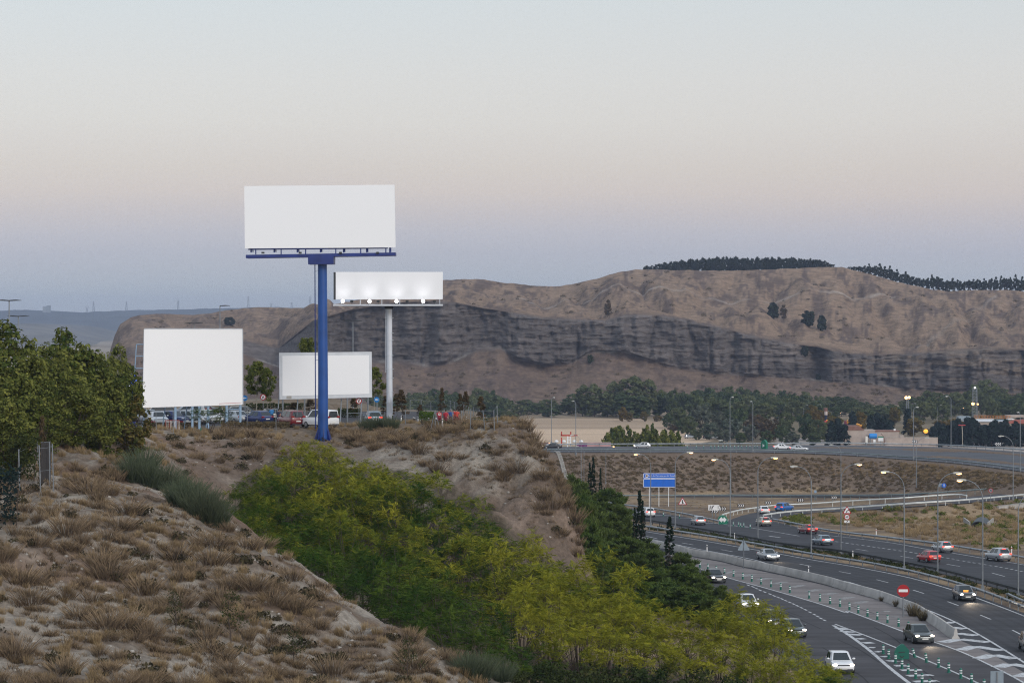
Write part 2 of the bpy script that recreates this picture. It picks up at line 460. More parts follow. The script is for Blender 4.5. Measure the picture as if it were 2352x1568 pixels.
def pip(x, y, poly):
    x = np.asarray(x); y = np.asarray(y); ins = np.zeros(x.shape, bool)
    for (x1, y1), (x2, y2) in zip(poly, poly[1:] + poly[:1]):
        c = ((y1 > y) != (y2 > y)) & (x < (x2 - x1) * (y - y1) / ((y2 - y1) or 1e-9) + x1)
        ins ^= c
    return ins
def Hgt(x, y, detail=True):
    x = np.asarray(x, float); y = np.asarray(y, float)
    shp = x.shape
    x = x.ravel(); y = y.ravel()
    z = valley_h(y)
    near = (y < 480) & (x < 90)
    if near.any():
        hx, hy = x[near], y[near]
        h = hill_h(hx, hy)
        if detail:
            k = np.clip((h - z[near]) / 3, 0, 1) * (1 - .72 * np.clip((hy - 228) / 12, 0, 1))
            rill = np.abs(fbm((hx - hy * .5) / 4.5, (hy + hx * .5) / 16, 12, 3) - .5) * 2
            h = h + k * ((fbm(hx / 6, hy / 6, 3, 4) - .5) * 1.7 + (rill - .35) * np.where(hy > 205, .6, 1.25) + (fbm(hx / 1.5, hy / 1.5, 9, 3) - .5) * np.where(hy > 205, np.where(hx > -7, 2.2 * np.clip((245 - hy) / 14, 0, 1), .30), .75))
        wl_ = np.clip(np.minimum(np.minimum(hx + 74, -1.5 - hx), np.minimum(hy - 254, 308 - hy)) / 3.5, 0, 1)
        h = h * (1 - wl_) + 18.8 * wl_
        z[near] = np.maximum(z[near], h)
    for c, perp, slope, a, b in STRIPS:
        lo, hi = c.min(0) - 45, c.max(0) + 45
        m = (x > lo[0]) & (x < hi[0]) & (y > lo[1]) & (y < hi[1]) & (y > 350)
        idx = np.nonzero(m)[0]
        poly = [(q[0], q[1]) for q in a] + [(q[0], q[1]) for q in b[::-1]]
        E_ = np.concatenate([a, b, c])
        for blk in np.array_split(idx, max(1, len(idx) // 20000)):
            if not len(blk): continue
            dd = (x[blk, None] - E_[None, :, 0]) ** 2 + (y[blk, None] - E_[None, :, 1]) ** 2
            j = dd.argmin(1)
            dist = np.where(pip(x[blk], y[blk], poly), 0, np.sqrt(dd[np.arange(len(blk)), j]))
            out = np.maximum(0, dist - 1.5)
            ze = E_[j, 2] - .14 - out * slope
            if detail: ze = ze + np.clip(out / 4, 0, 1) * (fbm(x[blk] / 6, y[blk] / 6, 21, 3) - .5) * .7
            z[blk] = np.maximum(z[blk], ze)
    return z.reshape(shp)
def hgt1(x, y): return float(Hgt(np.array([x]), np.array([y]))[0])
def hit(us, vs, y0=90.0, y1=620.0, step=.5):
    """first ground point met by the rays of pixels us, vs"""
    us = np.asarray(us, float); vs = np.asarray(vs, float)
    a, b = (us - 1176) / F, (784 - vs) / F
    dy = CP + b * SP
    s, t = a / dy, (-SP + b * CP) / dy
    Y = np.full(us.shape, y0); done = np.zeros(us.shape, bool)
    yy = y0
    while yy < y1 and not done.all():
        k = ~done
        h = Hgt(s[k] * yy, np.full(k.sum(), yy))
        under = CAMZ + t[k] * yy <= h
        ids = np.nonzero(k)[0][under]
        Y[ids] = yy; done[ids] = True
        yy += step * (1 if yy < 300 else 3)
    return s * Y, Y, np.where(done, CAMZ + t * Y, np.nan)
def hit1(u, v, Y0, span=45):
    s, t = ray(u, v)
    yy = np.arange(Y0 - span, Y0 + span, .4)
    h = Hgt(s * yy, yy)
    k = np.nonzero(CAMZ + t * yy <= h)[0]
    Y = float(yy[k[0]]) if len(k) else Y0
    return Vector((s * Y, Y, hgt1(s * Y, Y)))
def pix(x, y, z):
    """where world points fall in the photo's frame (used only to look up which ground cover grows where)"""
    dz = np.asarray(z) - CAMZ
    f = y * CP - dz * SP
    return 1176 + F * np.asarray(x) / f, 784 - F * (y * SP + dz * CP) / f

# ------------------------------------------------------------------ ground sheet
ys = np.concatenate([np.arange(30, 95, 3.0), np.arange(95, 262, .5), np.arange(262, 700, 2.0), np.arange(700, 1500, 8.0), np.geomspace(1500, 30000, 60)])
ss = np.linspace(-.36, .36, 380)
YY, S_ = np.meshgrid(ys, ss, indexing='ij')
XX = YY * S_
ZZ = Hgt(XX, YY)
nr, nc = XX.shape
gi = np.arange(nr * nc).reshape(nr, nc)
gf = np.stack([gi[:-1, :-1], gi[:-1, 1:], gi[1:, 1:], gi[1:, :-1]], -1).reshape(-1, 4)
# ground colour, by place
def lerp(a, b, t): return a + (b - a) * t[..., None]
x, y, z = XX.ravel(), YY.ravel(), ZZ.ravel()
n1 = fbm(x / 3.2, y / 3.2, 31, 4); n2 = fbm(x / .9, y / .9, 33, 3); n3 = fbm(x / 14, y / 14, 35, 3)
pale, litter, rust = np.array([.310, .274, .230]), np.array([.150, .108, .078]), np.array([.22, .145, .105])
col = lerp(np.broadcast_to(pale, (len(x), 3)), np.broadcast_to(litter, (len(x), 3)), np.clip((n1 * .6 + n2 * .4 - .42) * 5, 0, 1))
col = lerp(col, np.broadcast_to(rust, col.shape), np.clip((n3 - .56) * 5, 0, .7))
cut = np.clip((y - 205) / 15, 0, 1) * (y < 262) * (z > valley_h(y) + .5) * np.clip((x + 34) / 8, 0, 1)
col = lerp(col, np.broadcast_to(np.array([.150, .115, .090]), col.shape), cut * np.clip(.40 + (n1 - .35) * 3.0, 0, .92))
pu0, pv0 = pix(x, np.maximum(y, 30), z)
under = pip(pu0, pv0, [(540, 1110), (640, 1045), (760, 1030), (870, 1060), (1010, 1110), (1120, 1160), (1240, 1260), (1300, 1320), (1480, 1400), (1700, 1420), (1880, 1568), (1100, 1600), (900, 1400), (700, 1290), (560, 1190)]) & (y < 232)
col = lerp(col, np.broadcast_to(np.array([.060, .052, .034]), col.shape), under * np.clip(.7 + (n2 - .5), 0, .95))  # dark leaf litter below the thicket, deepened to read as shaded gaps
flat = (y > 244) & (y < 345) & (z > 17) & (x < 4)
col = lerp(col, np.broadcast_to(np.array([.20, .155, .11]), col.shape), flat * .75)
low = (z < valley_h(y) + 1.0) | (y > 340)
tan, brn = np.array([.30, .22, .14]), np.array([.155, .115, .085])
vc = lerp(np.broadcast_to(tan, col.shape), np.broadcast_to(brn, col.shape), np.clip((n1 * .5 + n3 * .5 - .42) * 5, 0, 1))
emb = (y > 470) & (z > valley_h(y) + .8)
vc = lerp(vc, np.broadcast_to(np.array([.165, .122, .092]), col.shape), emb * np.clip(.4 + n1, 0, 1))
far = np.clip((y - 640) / 250, 0, 1)
fc = lerp(np.broadcast_to(np.array([.17, .14, .09]), col.shape), np.broadcast_to(np.array([.27, .21, .145]), col.shape), np.clip((fbm(x / 60, y / 60, 41, 3) - .4) * 4, 0, 1))
pu, pv = pix(x, np.maximum(y, 30), z)
field = pip(pu, pv, [(1000, 962), (1470, 961), (1520, 968), (1570, 988), (1640, 1012), (1560, 1024), (1000, 1026)]) & (y > 900)
band = np.where(y > 1165, .72, 1.0) * (.82 + .3 * fbm(x / 200, y / 7, 51, 3))
fieldc = np.array([.58, .43, .30])[None] * band[:, None]
lot = pip(pu, pv, [(1780, 1006), (2040, 1004), (2060, 1014), (2352, 1016), (2500, 1020), (2500, 1040), (1780, 1040)]) & (y > 900)
far_tan = np.clip((y - 2300) / 600, 0, 1)
fc = lerp(fc, np.broadcast_to(np.array([.33, .27, .20]), col.shape), far_tan * np.clip((fbm(x / 500, y / 260, 43, 3) - .38) * 5, 0, 1))
vc = lerp(vc, fc, far)
vc[field] = fieldc[field]
vc[lot] = np.array([.36, .32, .285]) * (.8 + .4 * n1[lot][:, None])
col = np.where(low[:, None], vc, col)
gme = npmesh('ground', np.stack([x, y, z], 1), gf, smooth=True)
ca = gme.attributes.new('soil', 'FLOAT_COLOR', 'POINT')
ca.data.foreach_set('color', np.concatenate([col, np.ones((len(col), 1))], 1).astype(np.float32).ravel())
gm, gn, gl, gb = new_mat('dry_ground')
gb.inputs['Roughness'].default_value = 1.0
gb.inputs['Specular IOR Level'].default_value = .1
ga = gn.new('ShaderNodeAttribute'); ga.attribute_name = 'soil'
gt = gn.new('ShaderNodeTexCoord')
gx = gn.new('ShaderNodeTexNoise'); gx.inputs['Scale'].default_value = 2.2; gx.inputs['Detail'].default_value = 10; gx.inputs['Roughness'].default_value = .72
gl.new(gt.outputs['Object'], gx.inputs['Vector'])
gr = gn.new('ShaderNodeMapRange'); gr.inputs[1].default_value = .3; gr.inputs[2].default_value = .7; gr.inputs[3].default_value = .62; gr.inputs[4].default_value = 1.38
gl.new(gx.outputs[0], gr.inputs[0])
gmx = gn.new('ShaderNodeVectorMath'); gmx.operation = 'SCALE'
gl.new(ga.outputs['Color'], gmx.inputs[0]); gl.new(gr.outputs[0], gmx.inputs['Scale'])
gl.new(gmx.outputs[0], gb.inputs['Base Color'])
gbp = gn.new('ShaderNodeBump'); gbp.inputs['Strength'].default_value = .8; gbp.inputs['Distance'].default_value = .35
gl.new(gx.outputs[0], gbp.inputs['Height']); gl.new(gbp.outputs[0], gb.inputs['Normal'])
gme.materials.append(gm)
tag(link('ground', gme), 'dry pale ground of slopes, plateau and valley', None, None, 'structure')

# ------------------------------------------------------------------ the long cliffed hill beyond the valley
def cv(pts):
    a = np.array(pts, float)
    return lambda u: np.interp(u, a[:, 0], a[:, 1])
ridge_v = cv([(200, 905), (240, 850), (262, 775), (275, 745), (300, 729), (320, 723), (360, 720), (440, 723), (480, 720), (520, 712), (590, 705), (680, 707), (730, 709), (765, 703), (813, 690), (900, 668), (1018, 643), (1050, 641), (1110, 641), (1150, 648), (1220, 655),
              (1272, 658), (1310, 653), (1370, 640), (1420, 625), (1460, 618), (1560, 620), (1680, 621), (1800, 617), (1900, 612), (1935, 613), (1990, 627), (2060, 647), (2140, 664), (2180, 668), (2240, 666), (2300, 665), (2352, 669), (2500, 676), (2750, 690), (2900, 720)])
clifftop_v = cv([(200, 910), (300, 800), (500, 770), (640, 800), (690, 760), (720, 735), (753, 726), (800, 712), (860, 702), (920, 694), (1000, 690), (1045, 694), (1107, 707), (1170, 716), (1245, 729), (1326, 733), (1389, 736), (1436, 722.5), (1482, 722), (1545, 727), (1592, 738), (1649, 750),
                 (1750, 776), (1890, 800), (1950, 812), (2010, 816), (2090, 812), (2171, 806), (2271, 798), (2352, 804), (2600, 815), (2900, 830)])
cliffbase_v = cv([(200, 912), (300, 815), (500, 790), (640, 842), (700, 848), (753, 838), (800, 834), (857, 832), (920, 829), (982, 841), (1045, 829), (1092, 804), (1148, 797), (1186, 822), (1248, 838), (1310, 835), (1357, 807), (1395, 807), (1436, 808), (1467, 819), (1545, 844), (1592, 847), (1649, 856), (1810, 868), (1970, 880), (2090, 892), (2352, 904), (2900, 905)])
us = np.arange(196, 2900, 4.0)
NS = 230
T_ = np.linspace(0, 1, NS)
HV = np.zeros((len(us), NS, 3)); HC = np.zeros((len(us), NS)); HT = np.zeros((len(us), NS)); HR = np.zeros((len(us), NS))
for i, u in enumerate(us):
    vr, vc_, vb = ridge_v(u), clifftop_v(u), cliffbase_v(u)
    vc_ = max(vc_, vr + 4); vb = max(vb, vc_ + 2)
    leftk = float(np.clip((u - 640) / 110, 0, 1))          # the hill without a cliff stands further back
    zb0 = 1500 + (1 - leftk) * 130
    Zb, Zc, Zr = zb0 + 75, zb0 + 88 + (1 - leftk) * 60, zb0 + 480
    kz = [(zb0 - 60, -28.0), (zb0, -22.0)]
    hb = P(u, vb, Zb).z; hc = P(u, vc_, Zc).z; hr = P(u, vr, Zr).z
    kz += [(zb0 + 38, -22 + (hb + 22) * .40), (Zb, hb), (Zc, hc)]
    m1 = Zc + 120; m2 = Zc + 260
    kz += [(m1, P(u, vc_ + (vr - vc_) * .36, m1).z), (m2, P(u, vc_ + (vr - vc_) * .68, m2).z), (Zr, hr), (Zr + 60, hr - 1), (Zr + 260, hr - 16), (Zr + 600, -28)]
    kz = np.array(kz)
    # samples: many on the cliff face
    sk = np.array([0, .04, .12, .26, .60, .70, .80, .91, .94, .97, 1.0])
    Yv = np.interp(T_, sk, kz[:, 0]); Zv = np.interp(T_, sk, kz[:, 1])
    s, _ = ray(u, 740)
    cl = np.clip(np.minimum((T_ - .245) / .03, (.605 - T_) / .02), 0, 1) * np.clip((vb - vc_) / 30, 0, 1)
    top = np.clip((T_ - .60) / .02, 0, 1)
    HV[i, :, 0] = s; HV[i, :, 1] = Yv; HV[i, :, 2] = Zv
    HC[i] = cl; HT[i] = top
U2 = np.repeat(us[:, None], NS, 1); HZ = HV[..., 2].copy()
# buttresses, clefts, ledges on the cliff; draws and humps on the slopes
butt = (fbm(U2 / 75, HZ / 120, 61, 3) - .5) * 46 + (fbm(U2 / 19, HZ / 26, 62, 3) - .5) * 11
wob = U2 + (fbm(U2 / 40, HZ / 14, 66, 2) - .5) * 22
ckm = np.clip((fbm(U2 / 46, HZ / 30, 68, 2) - .40) * 4, 0, 1)
cleft = np.clip(1 - np.abs(fbm(wob / 85, HZ / 150, 63, 2) - .5) * 20, 0, 1) ** 1.1 * 8 * ckm + np.clip(1 - np.abs(fbm(wob / 26, HZ / 60, 67, 2) - .5) * 14, 0, 1) ** 2 * 3.5 * (1 - ckm)
ledge = (fbm(U2 / 40, HZ / 2.2, 64, 3) - .5) * 7.0 + (fbm(U2 / 8, HZ / 5, 65, 3) - .5) * 7
HV[..., 1] += HC * (butt + cleft - ledge)
slopek = HT * np.clip((.905 - T_[None]) / .06, 0, 1) * np.clip((T_[None] - .60) / .05, 0, 1)
draw = np.abs(fbm(U2 / 110 + T_[None] * 1.5, T_[None] * 5, 71, 3) - .5) * 2
HV[..., 2] += slopek * ((draw - .35) * 19 + (fbm(U2 / 30, T_[None] * 14, 72, 3) - .5) * 6.0)
gul = np.exp(-((U2 - (2120 - (T_[None] - .6) * 650)) / 26) ** 2)
HV[..., 2] -= slopek * gul * 6
tal = np.clip(np.minimum((T_[None] - .02) / .05, (.25 - T_[None]) / .03), 0, 1)
HV[..., 2] += tal * ((fbm(U2 / 26, T_[None] * 9, 73, 3) - .5) * 5 - np.abs(fbm(U2 / 50, T_[None] * 2, 74, 2) - .5) * 6)
HV[..., 2] += np.clip((T_[None] - .88) / .03, 0, 1) * (fbm(U2 / 14, T_[None] * 20, 75, 2) - .5) * 1.0
HV[..., 0] *= HV[..., 1]
def hill_at(u, t):
    i = int(round((u - us[0]) / 4.0)); j = int(round(t * (NS - 1)))
    return HV[max(0, min(len(us) - 1, i)), max(0, min(NS - 1, j))]
gi = np.arange(len(us) * NS).reshape(len(us), NS)
hf = np.stack([gi[:-1, :-1], gi[1:, :-1], gi[1:, 1:], gi[:-1, 1:]], -1).reshape(-1, 4)
rockc, tanc, talc, rustc = np.array([.155, .134, .124]), np.array([.315, .222, .155]), np.array([.212, .152, .114]), np.array([.135, .098, .082])
patch = fbm(U2 / 24, T_[None] * 26, 81, 4); fine = fbm(U2 / 5, T_[None] * 60, 82, 3)
hcol = lerp(np.broadcast_to(talc, (*U2.shape, 3)), np.broadcast_to(tanc, (*U2.shape, 3)), HT)
hcol = lerp(hcol, np.broadcast_to(rustc, hcol.shape), np.clip((patch * .6 + fine * .4 - .46) * 5.5, 0, .85))
strata = fbm(U2 / 130, HZ / 2.4, 83, 3)
rk = rockc[None, None] * (.62 + .80 * strata)[..., None]
ochre = np.clip((U2 - 1750) / 300, 0, 1) * np.clip((strata - .5) * 5, 0, 1) * .6
rk = lerp(rk, np.broadcast_to(np.array([.25, .19, .135]), rk.shape), ochre)
hcol = lerp(hcol, rk, np.clip(HC * 1.15 + (fine - .5) * HC, 0, 1))
left_dark = np.clip((640 - U2) / 120, 0, 1)
hcol = lerp(hcol, np.broadcast_to(np.array([.20, .145, .11]), hcol.shape), left_dark * .4)
chalk = np.clip(1 - np.abs(T_[None] - .262) / .012, 0, 1) * np.clip((fbm(U2 / 40, U2 * 0, 85, 2) - .58) * 8, 0, 1)
hcol = lerp(hcol, np.broadcast_to(np.array([.36, .34, .31]), hcol.shape), chalk * .7)
trk_t = np.interp(U2, [1000, 1150, 1230, 1330, 1409, 1581, 1738, 1830, 2010, 2100], [.75, .765, .775, .772, .772, .772, .78, .79, .815, .83])
trk = np.clip(1.3 - np.abs(T_[None] - trk_t) / .0042, 0, 1) * (U2 > 1180) * (U2 < 2060)
pth_t = np.interp(U2, [2090, 2140, 2200, 2230, 2250, 2290], [.63, .67, .72, .78, .83, .88])
trk = np.maximum(trk, np.clip(1.3 - np.abs(T_[None] - pth_t) / .010, 0, 1) * (U2 > 2090) * (U2 < 2290) * .7)
hcol = lerp(hcol, np.broadcast_to(np.array([.42, .36, .31]), hcol.shape), trk * .75 * np.clip(fbm(U2 / 60, U2 * 0, 86, 2) * 2 - .2, 0, 1))
hme = npmesh('hill_ridge', HV.reshape(-1, 3), hf, smooth=True)
ca = hme.attributes.new('soil', 'FLOAT_COLOR', 'POINT')
ca.data.foreach_set('color', np.concatenate([hcol.reshape(-1, 3), np.ones((U2.size, 1))], 1).astype(np.float32).ravel())
hm, gn, gl, gb = new_mat('cliff_and_dry_grass')
gb.inputs['Roughness'].default_value = 1.0; gb.inputs['Specular IOR Level'].default_value = .05
ga = gn.new('ShaderNodeAttribute'); ga.attribute_name = 'soil'
gt = gn.new('ShaderNodeTexCoord'); gmap = gn.new('ShaderNodeMapping'); gmap.inputs['Scale'].default_value = (.10, .10, .42)
gl.new(gt.outputs['Object'], gmap.inputs[0])
gx = gn.new('ShaderNodeTexNoise'); gx.inputs['Scale'].default_value = 1.0; gx.inputs['Detail'].default_value = 11; gx.inputs['Roughness'].default_value = .75
gl.new(gmap.outputs[0], gx.inputs['Vector'])
gr = gn.new('ShaderNodeMapRange'); gr.inputs[1].default_value = .3; gr.inputs[2].default_value = .7; gr.inputs[3].default_value = .50; gr.inputs[4].default_value = 1.42
gl.new(gx.outputs[0], gr.inputs[0])
gmx = gn.new('ShaderNodeVectorMath'); gmx.operation = 'SCALE'
gl.new(ga.outputs['Color'], gmx.inputs[0]); gl.new(gr.outputs[0], gmx.inputs['Scale']); gl.new(gmx.outputs[0], gb.inputs['Base Color'])
gbp = gn.new('ShaderNodeBump'); gbp.inputs['Strength'].default_value = 1.0; gbp.inputs['Distance'].default_value = 3.5
gl.new(gx.outputs[0], gbp.inputs['Height']); gl.new(gbp.outputs[0], gb.inputs['Normal'])
hme.materials.append(hm)
hills = tag(link('hills', hme), 'long brown hill with a grey cliff face', None, None, 'structure')
# worn track across the hill
def ribbon(name, pts, w, m, lift=.012, n=None, z_hold=True):
    p = poly_interp(pts, n or max(8, int(poly_len(pts) / 3) + 2))
    d = np.gradient(p, axis=0)[:, :2]; d /= np.linalg.norm(d, axis=1)[:, None]
    nrm = np.stack([-d[:, 1], d[:, 0], 0 * d[:, 0]], 1)
    a, b = p + nrm * w / 2, p - nrm * w / 2
    a[:, 2] += lift; b[:, 2] += lift
    V = np.concatenate([a, b]); k = len(p)
    fs = [(i + k, i + 1 + k, i + 1, i) for i in range(k - 1)]
    return V, np.array(fs)
# distant plateau and the lower ridge before it
def far_ridge(name, label, pts, Y, base, color, seed, amp):
    r = cv(pts)
    uu = np.arange(-500, 1500, 6.0)
    tt = np.linspace(0, 1, 26)
    V = np.zeros((len(uu), 26, 3))
    for i, u in enumerate(uu):
        s, t = ray(u, r(u))
        top = CAMZ + t * Y
        V[i, :, 1] = Y - (1 - tt) ** 1.4 * 1500 + (fbm(np.full(26, u / 60), tt * 3, seed, 3) - .5) * 500 * (1 - tt)
        V[i, :, 2] = base + (top - base) * tt ** .8
        V[i, -1, 1] = Y
        V[i, :, 0] = s * V[i, :, 1]
    V[:, -1, 2] += (fbm(uu / 22, uu * 0, seed + 3, 3) - .5) * amp
    V = np.concatenate([V, V[:, -1:] + np.array([0, 900, -6.0]), V[:, -1:] * np.array([1, 1, 0]) + np.array([0, 1600, base])], 1)
    k = V.shape[1]
    g = np.arange(len(uu) * k).reshape(len(uu), k)
    f = np.stack([g[:-1, :-1], g[1:, :-1], g[1:, 1:], g[:-1, 1:]], -1).reshape(-1, 4)
    o = link(name, npmesh(name, V.reshape(-1, 3), f, [mat(name + '_scrub', color, 1, 0, (.006, .45))], smooth=True))
    return tag(o, label, None, None, 'structure')
far_ridge('far_hills', 'flat dark plateau on the skyline', [(-500, 712), (0, 713), (36, 711), (90, 713), (182, 717), (250, 714.5), (309, 712), (433, 710), (537, 707), (602, 705.5), (660, 706), (726, 707), (800, 707), (1000, 706), (1500, 700)], 9000, -24, (.05, .055, .055), 5, 4)
far_ridge('middle_hills', 'low ridge before the skyline plateau', [(-500, 735), (-100, 742), (0, 748), (49, 742), (100, 748), (130, 757), (182, 772), (230, 783), (270, 790), (330, 796), (1500, 800)], 6600, -24, (.12, .105, .08), 15, 4)

# ------------------------------------------------------------------ roads
def asphalt(name, base, amp=.22, sc=.35):
    m, n, l, b = new_mat(name)
    t = n.new('ShaderNodeTexCoord')
    a = n.new('ShaderNodeTexNoise'); a.inputs['Scale'].default_value = sc; a.inputs['Detail'].default_value = 8; a.inputs['Roughness'].default_value = .65
    l.new(t.outputs['Object'], a.inputs['Vector'])
    r = n.new('ShaderNodeMapRange'); r.inputs[1].default_value = .3; r.inputs[2].default_value = .7; r.inputs[3].default_value = 1 - amp; r.inputs[4].default_value = 1 + amp
    l.new(a.outputs[0], r.inputs[0])
    v = n.new('ShaderNodeVectorMath'); v.operation = 'SCALE'; v.inputs[0].default_value = base
    mp = n.new('ShaderNodeMapping'); mp.inputs['Rotation'].default_value = (0, 0, R(-72)); mp.inputs['Scale'].default_value = (.03, .55, 1)
    l.new(t.outputs['Object'], mp.inputs[0])
    w = n.new('ShaderNodeTexNoise'); w.inputs['Scale'].default_value = 1.0; w.inputs['Detail'].default_value = 5; l.new(mp.outputs[0], w.inputs['Vector'])
    r2 = n.new('ShaderNodeMapRange'); r2.inputs[1].default_value = .3; r2.inputs[2].default_value = .7; r2.inputs[3].default_value = .72; r2.inputs[4].default_value = 1.28
    l.new(w.outputs[0], r2.inputs[0])
    mu = n.new('ShaderNodeMath'); mu.operation = 'MULTIPLY'; l.new(r.outputs[0], mu.inputs[0]); l.new(r2.outputs[0], mu.inputs[1])
    l.new(mu.outputs[0], v.inputs['Scale']); l.new(v.outputs[0], b.inputs['Base Color'])
    b.inputs['Roughness'].default_value = .82
    b.inputs['Specular IOR Level'].default_value = .25
    return m
M['asphalt'] = asphalt('asphalt', (.036, .037, .043))
M['asphalt2'] = asphalt('worn_asphalt', (.052, .050, .055))
M['asphalt_up'] = asphalt('bleached_asphalt', (.080, .084, .094), .15, .12)
M['gore'] = asphalt('pale_pavement', (.185, .165, .160), .2, .25)
def worn_paint(name, c, k):
    m, n, l, b = new_mat(name)
    t = n.new('ShaderNodeTexCoord'); x = n.new('ShaderNodeTexNoise'); x.inputs['Scale'].default_value = 2.4; x.inputs['Detail'].default_value = 9; x.inputs['Roughness'].default_value = .75
    l.new(t.outputs['Object'], x.inputs['Vector'])
    r = n.new('ShaderNodeMapRange'); r.inputs[1].default_value = .36 + k; r.inputs[2].default_value = .50 + k
    l.new(x.outputs[0], r.inputs[0])
    mx = n.new('ShaderNodeMix'); mx.data_type = 'RGBA'; mx.inputs[6].default_value = (.10, .10, .105, 1); mx.inputs[7].default_value = (*c, 1)
    l.new(r.outputs[0], mx.inputs[0]); l.new(mx.outputs[2], b.inputs['Base Color']); b.inputs['Roughness'].default_value = .7
    return m
M['paint'] = worn_paint('road_paint', (.52, .53, .54), 0.0)
M['paintworn'] = worn_paint('worn_road_paint', (.27, .26, .25), .05)
def sheet(name, pts, m, lift, label):
    mb = MB()
    mb.add([(p.x, p.y, p.z + lift) for p in pts], [tuple(range(len(pts)))])
    return tag(mb.build(name, m), label, None, None, 'structure')
AF = [G6(-500, 690), G6(-150, 752), G6(100, 806), G6(340, 855), G6(640, 905), G6(1000, 962), G6(1380, 1028), G6(1800, 1100), G9(0, 198), G9(500, 280), G9(1070, 393), G9(1560, 530), G9(1850, 628), G9(2352, 818), G9(2800, 1010), G9(3400, 1330)]
AN = [G6(-500, 775), G6(-150, 830), G6(100, 880), G6(430, 945), G6(850, 1035), G6(1200, 1100), G6(1560, 1172), G8(1190, 265), G8(1560, 340), G8(1900, 430), G9(400, 440), G9(800, 565), G9(1180, 710), G9(1540, 860), G9(1900, 1050), G9(2352, 1330), G9(2700, 1570)]
CR = [G6(600, 1150), G6(850, 1235), G8(340, 292), G8(700, 405), G8(1180, 537), G8(1700, 690), G8(2000, 790), G9(380, 755), G9(700, 870), G9(1060, 1005), G9(1360, 1105), G9(1700, 1230), G9(2100, 1420), G9(2352, 1555), G9(2700, 1760)]
CL = [(1400, 1230), (1500, 1270), (1560, 1300), (1600, 1350), (1680, 1430), (1780, 1500), (1860, 1568), (1950, 1660), (2000, 1730)]
A_out = [G6(-500, 672), G6(-150, 735), G6(100, 789), G6(340, 838), G6(640, 888), G6(1000, 944), G6(1380, 1008), G6(1800, 1078), G9(0, 176), G9(500, 258), G9(1070, 368), G9(1560, 502), G9(1850, 598), G9(2352, 785), G9(2800, 970), G9(3400, 1280)]
sheet('motorway_road', A_out + [G9(3300, 1900), G9(2000, 2100)] + [G(u, v) for u, v in CL[::-1]], M['asphalt'], 0.0, 'near motorway carriageway and slip road')
sheet('slip_road', CR + [G9(2200, 2000)] + [G(u, v) for u, v in CL[::-1]], M['asphalt2'], .004, 'worn slip road below the trees')
BN = [G6(-500, 585), G6(-100, 648), G6(150, 700), G6(340, 740), G6(650, 800), G6(1000, 862), G6(1400, 935), G6(1800, 1015), G7(0, 1062), G7(330, 1105), G7(900, 1210), G7(1400, 1312), G7(1900, 1440), G7(2352, 1560), G7(2800, 1720)]
BF = [G6(-500, 500), G6(-200, 548), G6(80, 588), G6(400, 636), G6(700, 682), G6(1000, 735), G6(1160, 775), G6(1270, 735), G6(1290, 727), G6(1420, 682), G6(1560, 655), G6(1700, 690), G6(1760, 745), G6(2050, 812), G7(330, 885), G7(900, 962), G7(1300, 1022), G7(1560, 1075), G7(1900, 1132), G7(2352, 1215), G7(2800, 1320)]
sheet('far_carriageway_road', BN + BF[::-1], M['asphalt'], 0.0, 'far motorway carriageway with exit')
GORE = [G6(560, 1085), G6(850, 1135), G6(1200, 1195), G6(1430, 1255), G6(1560, 1280), G6(1900, 1350), G6(2352, 1455), G9(380, 543), G9(750, 643), G9(1000, 735), G9(1180, 800), G9(1300, 880), G9(1450, 980), G9(1620, 1075), G9(2000, 1240), G9(2352, 1440), G9(2352, 1552)]
sheet('gore_pavement', GORE + CR[1:14][::-1], M['gore'], .008, 'pale paved strip between barrier and slip road')
def road_strip(name, near, far, m, label, lift=0.0, n=90):
    a, b = poly_interp(near, n), poly_interp(far, n)
    V = np.concatenate([a, b]); V[:, 2] += lift
    fs = np.array([(i, i + 1, i + 1 + n, i + n) for i in range(n - 1)])
    return tag(link(name, npmesh(name, V, fs, [m])), label, None, None, 'structure')
road_strip('upper_road', up_near, up_far, M['asphalt_up'], 'bleached upper road on its embankment')
road_strip('exit_ramp_road', d_near[1:], d_far[2:], M['asphalt2'], 'rising exit ramp', .010)
road_strip('loop_road', e_near, e_far, M['asphalt2'], 'loop road at the embankment foot', .006)
# plateau car park
LOT = [(-68, 259), (-7, 259), (-6, 270), (-7, 300), (-68, 302)]
sheet('car_park_pavement', [Vector((a, b, 18.8)) for a, b in LOT], M['asphalt2'], .012, 'asphalt of the car park on the plateau')

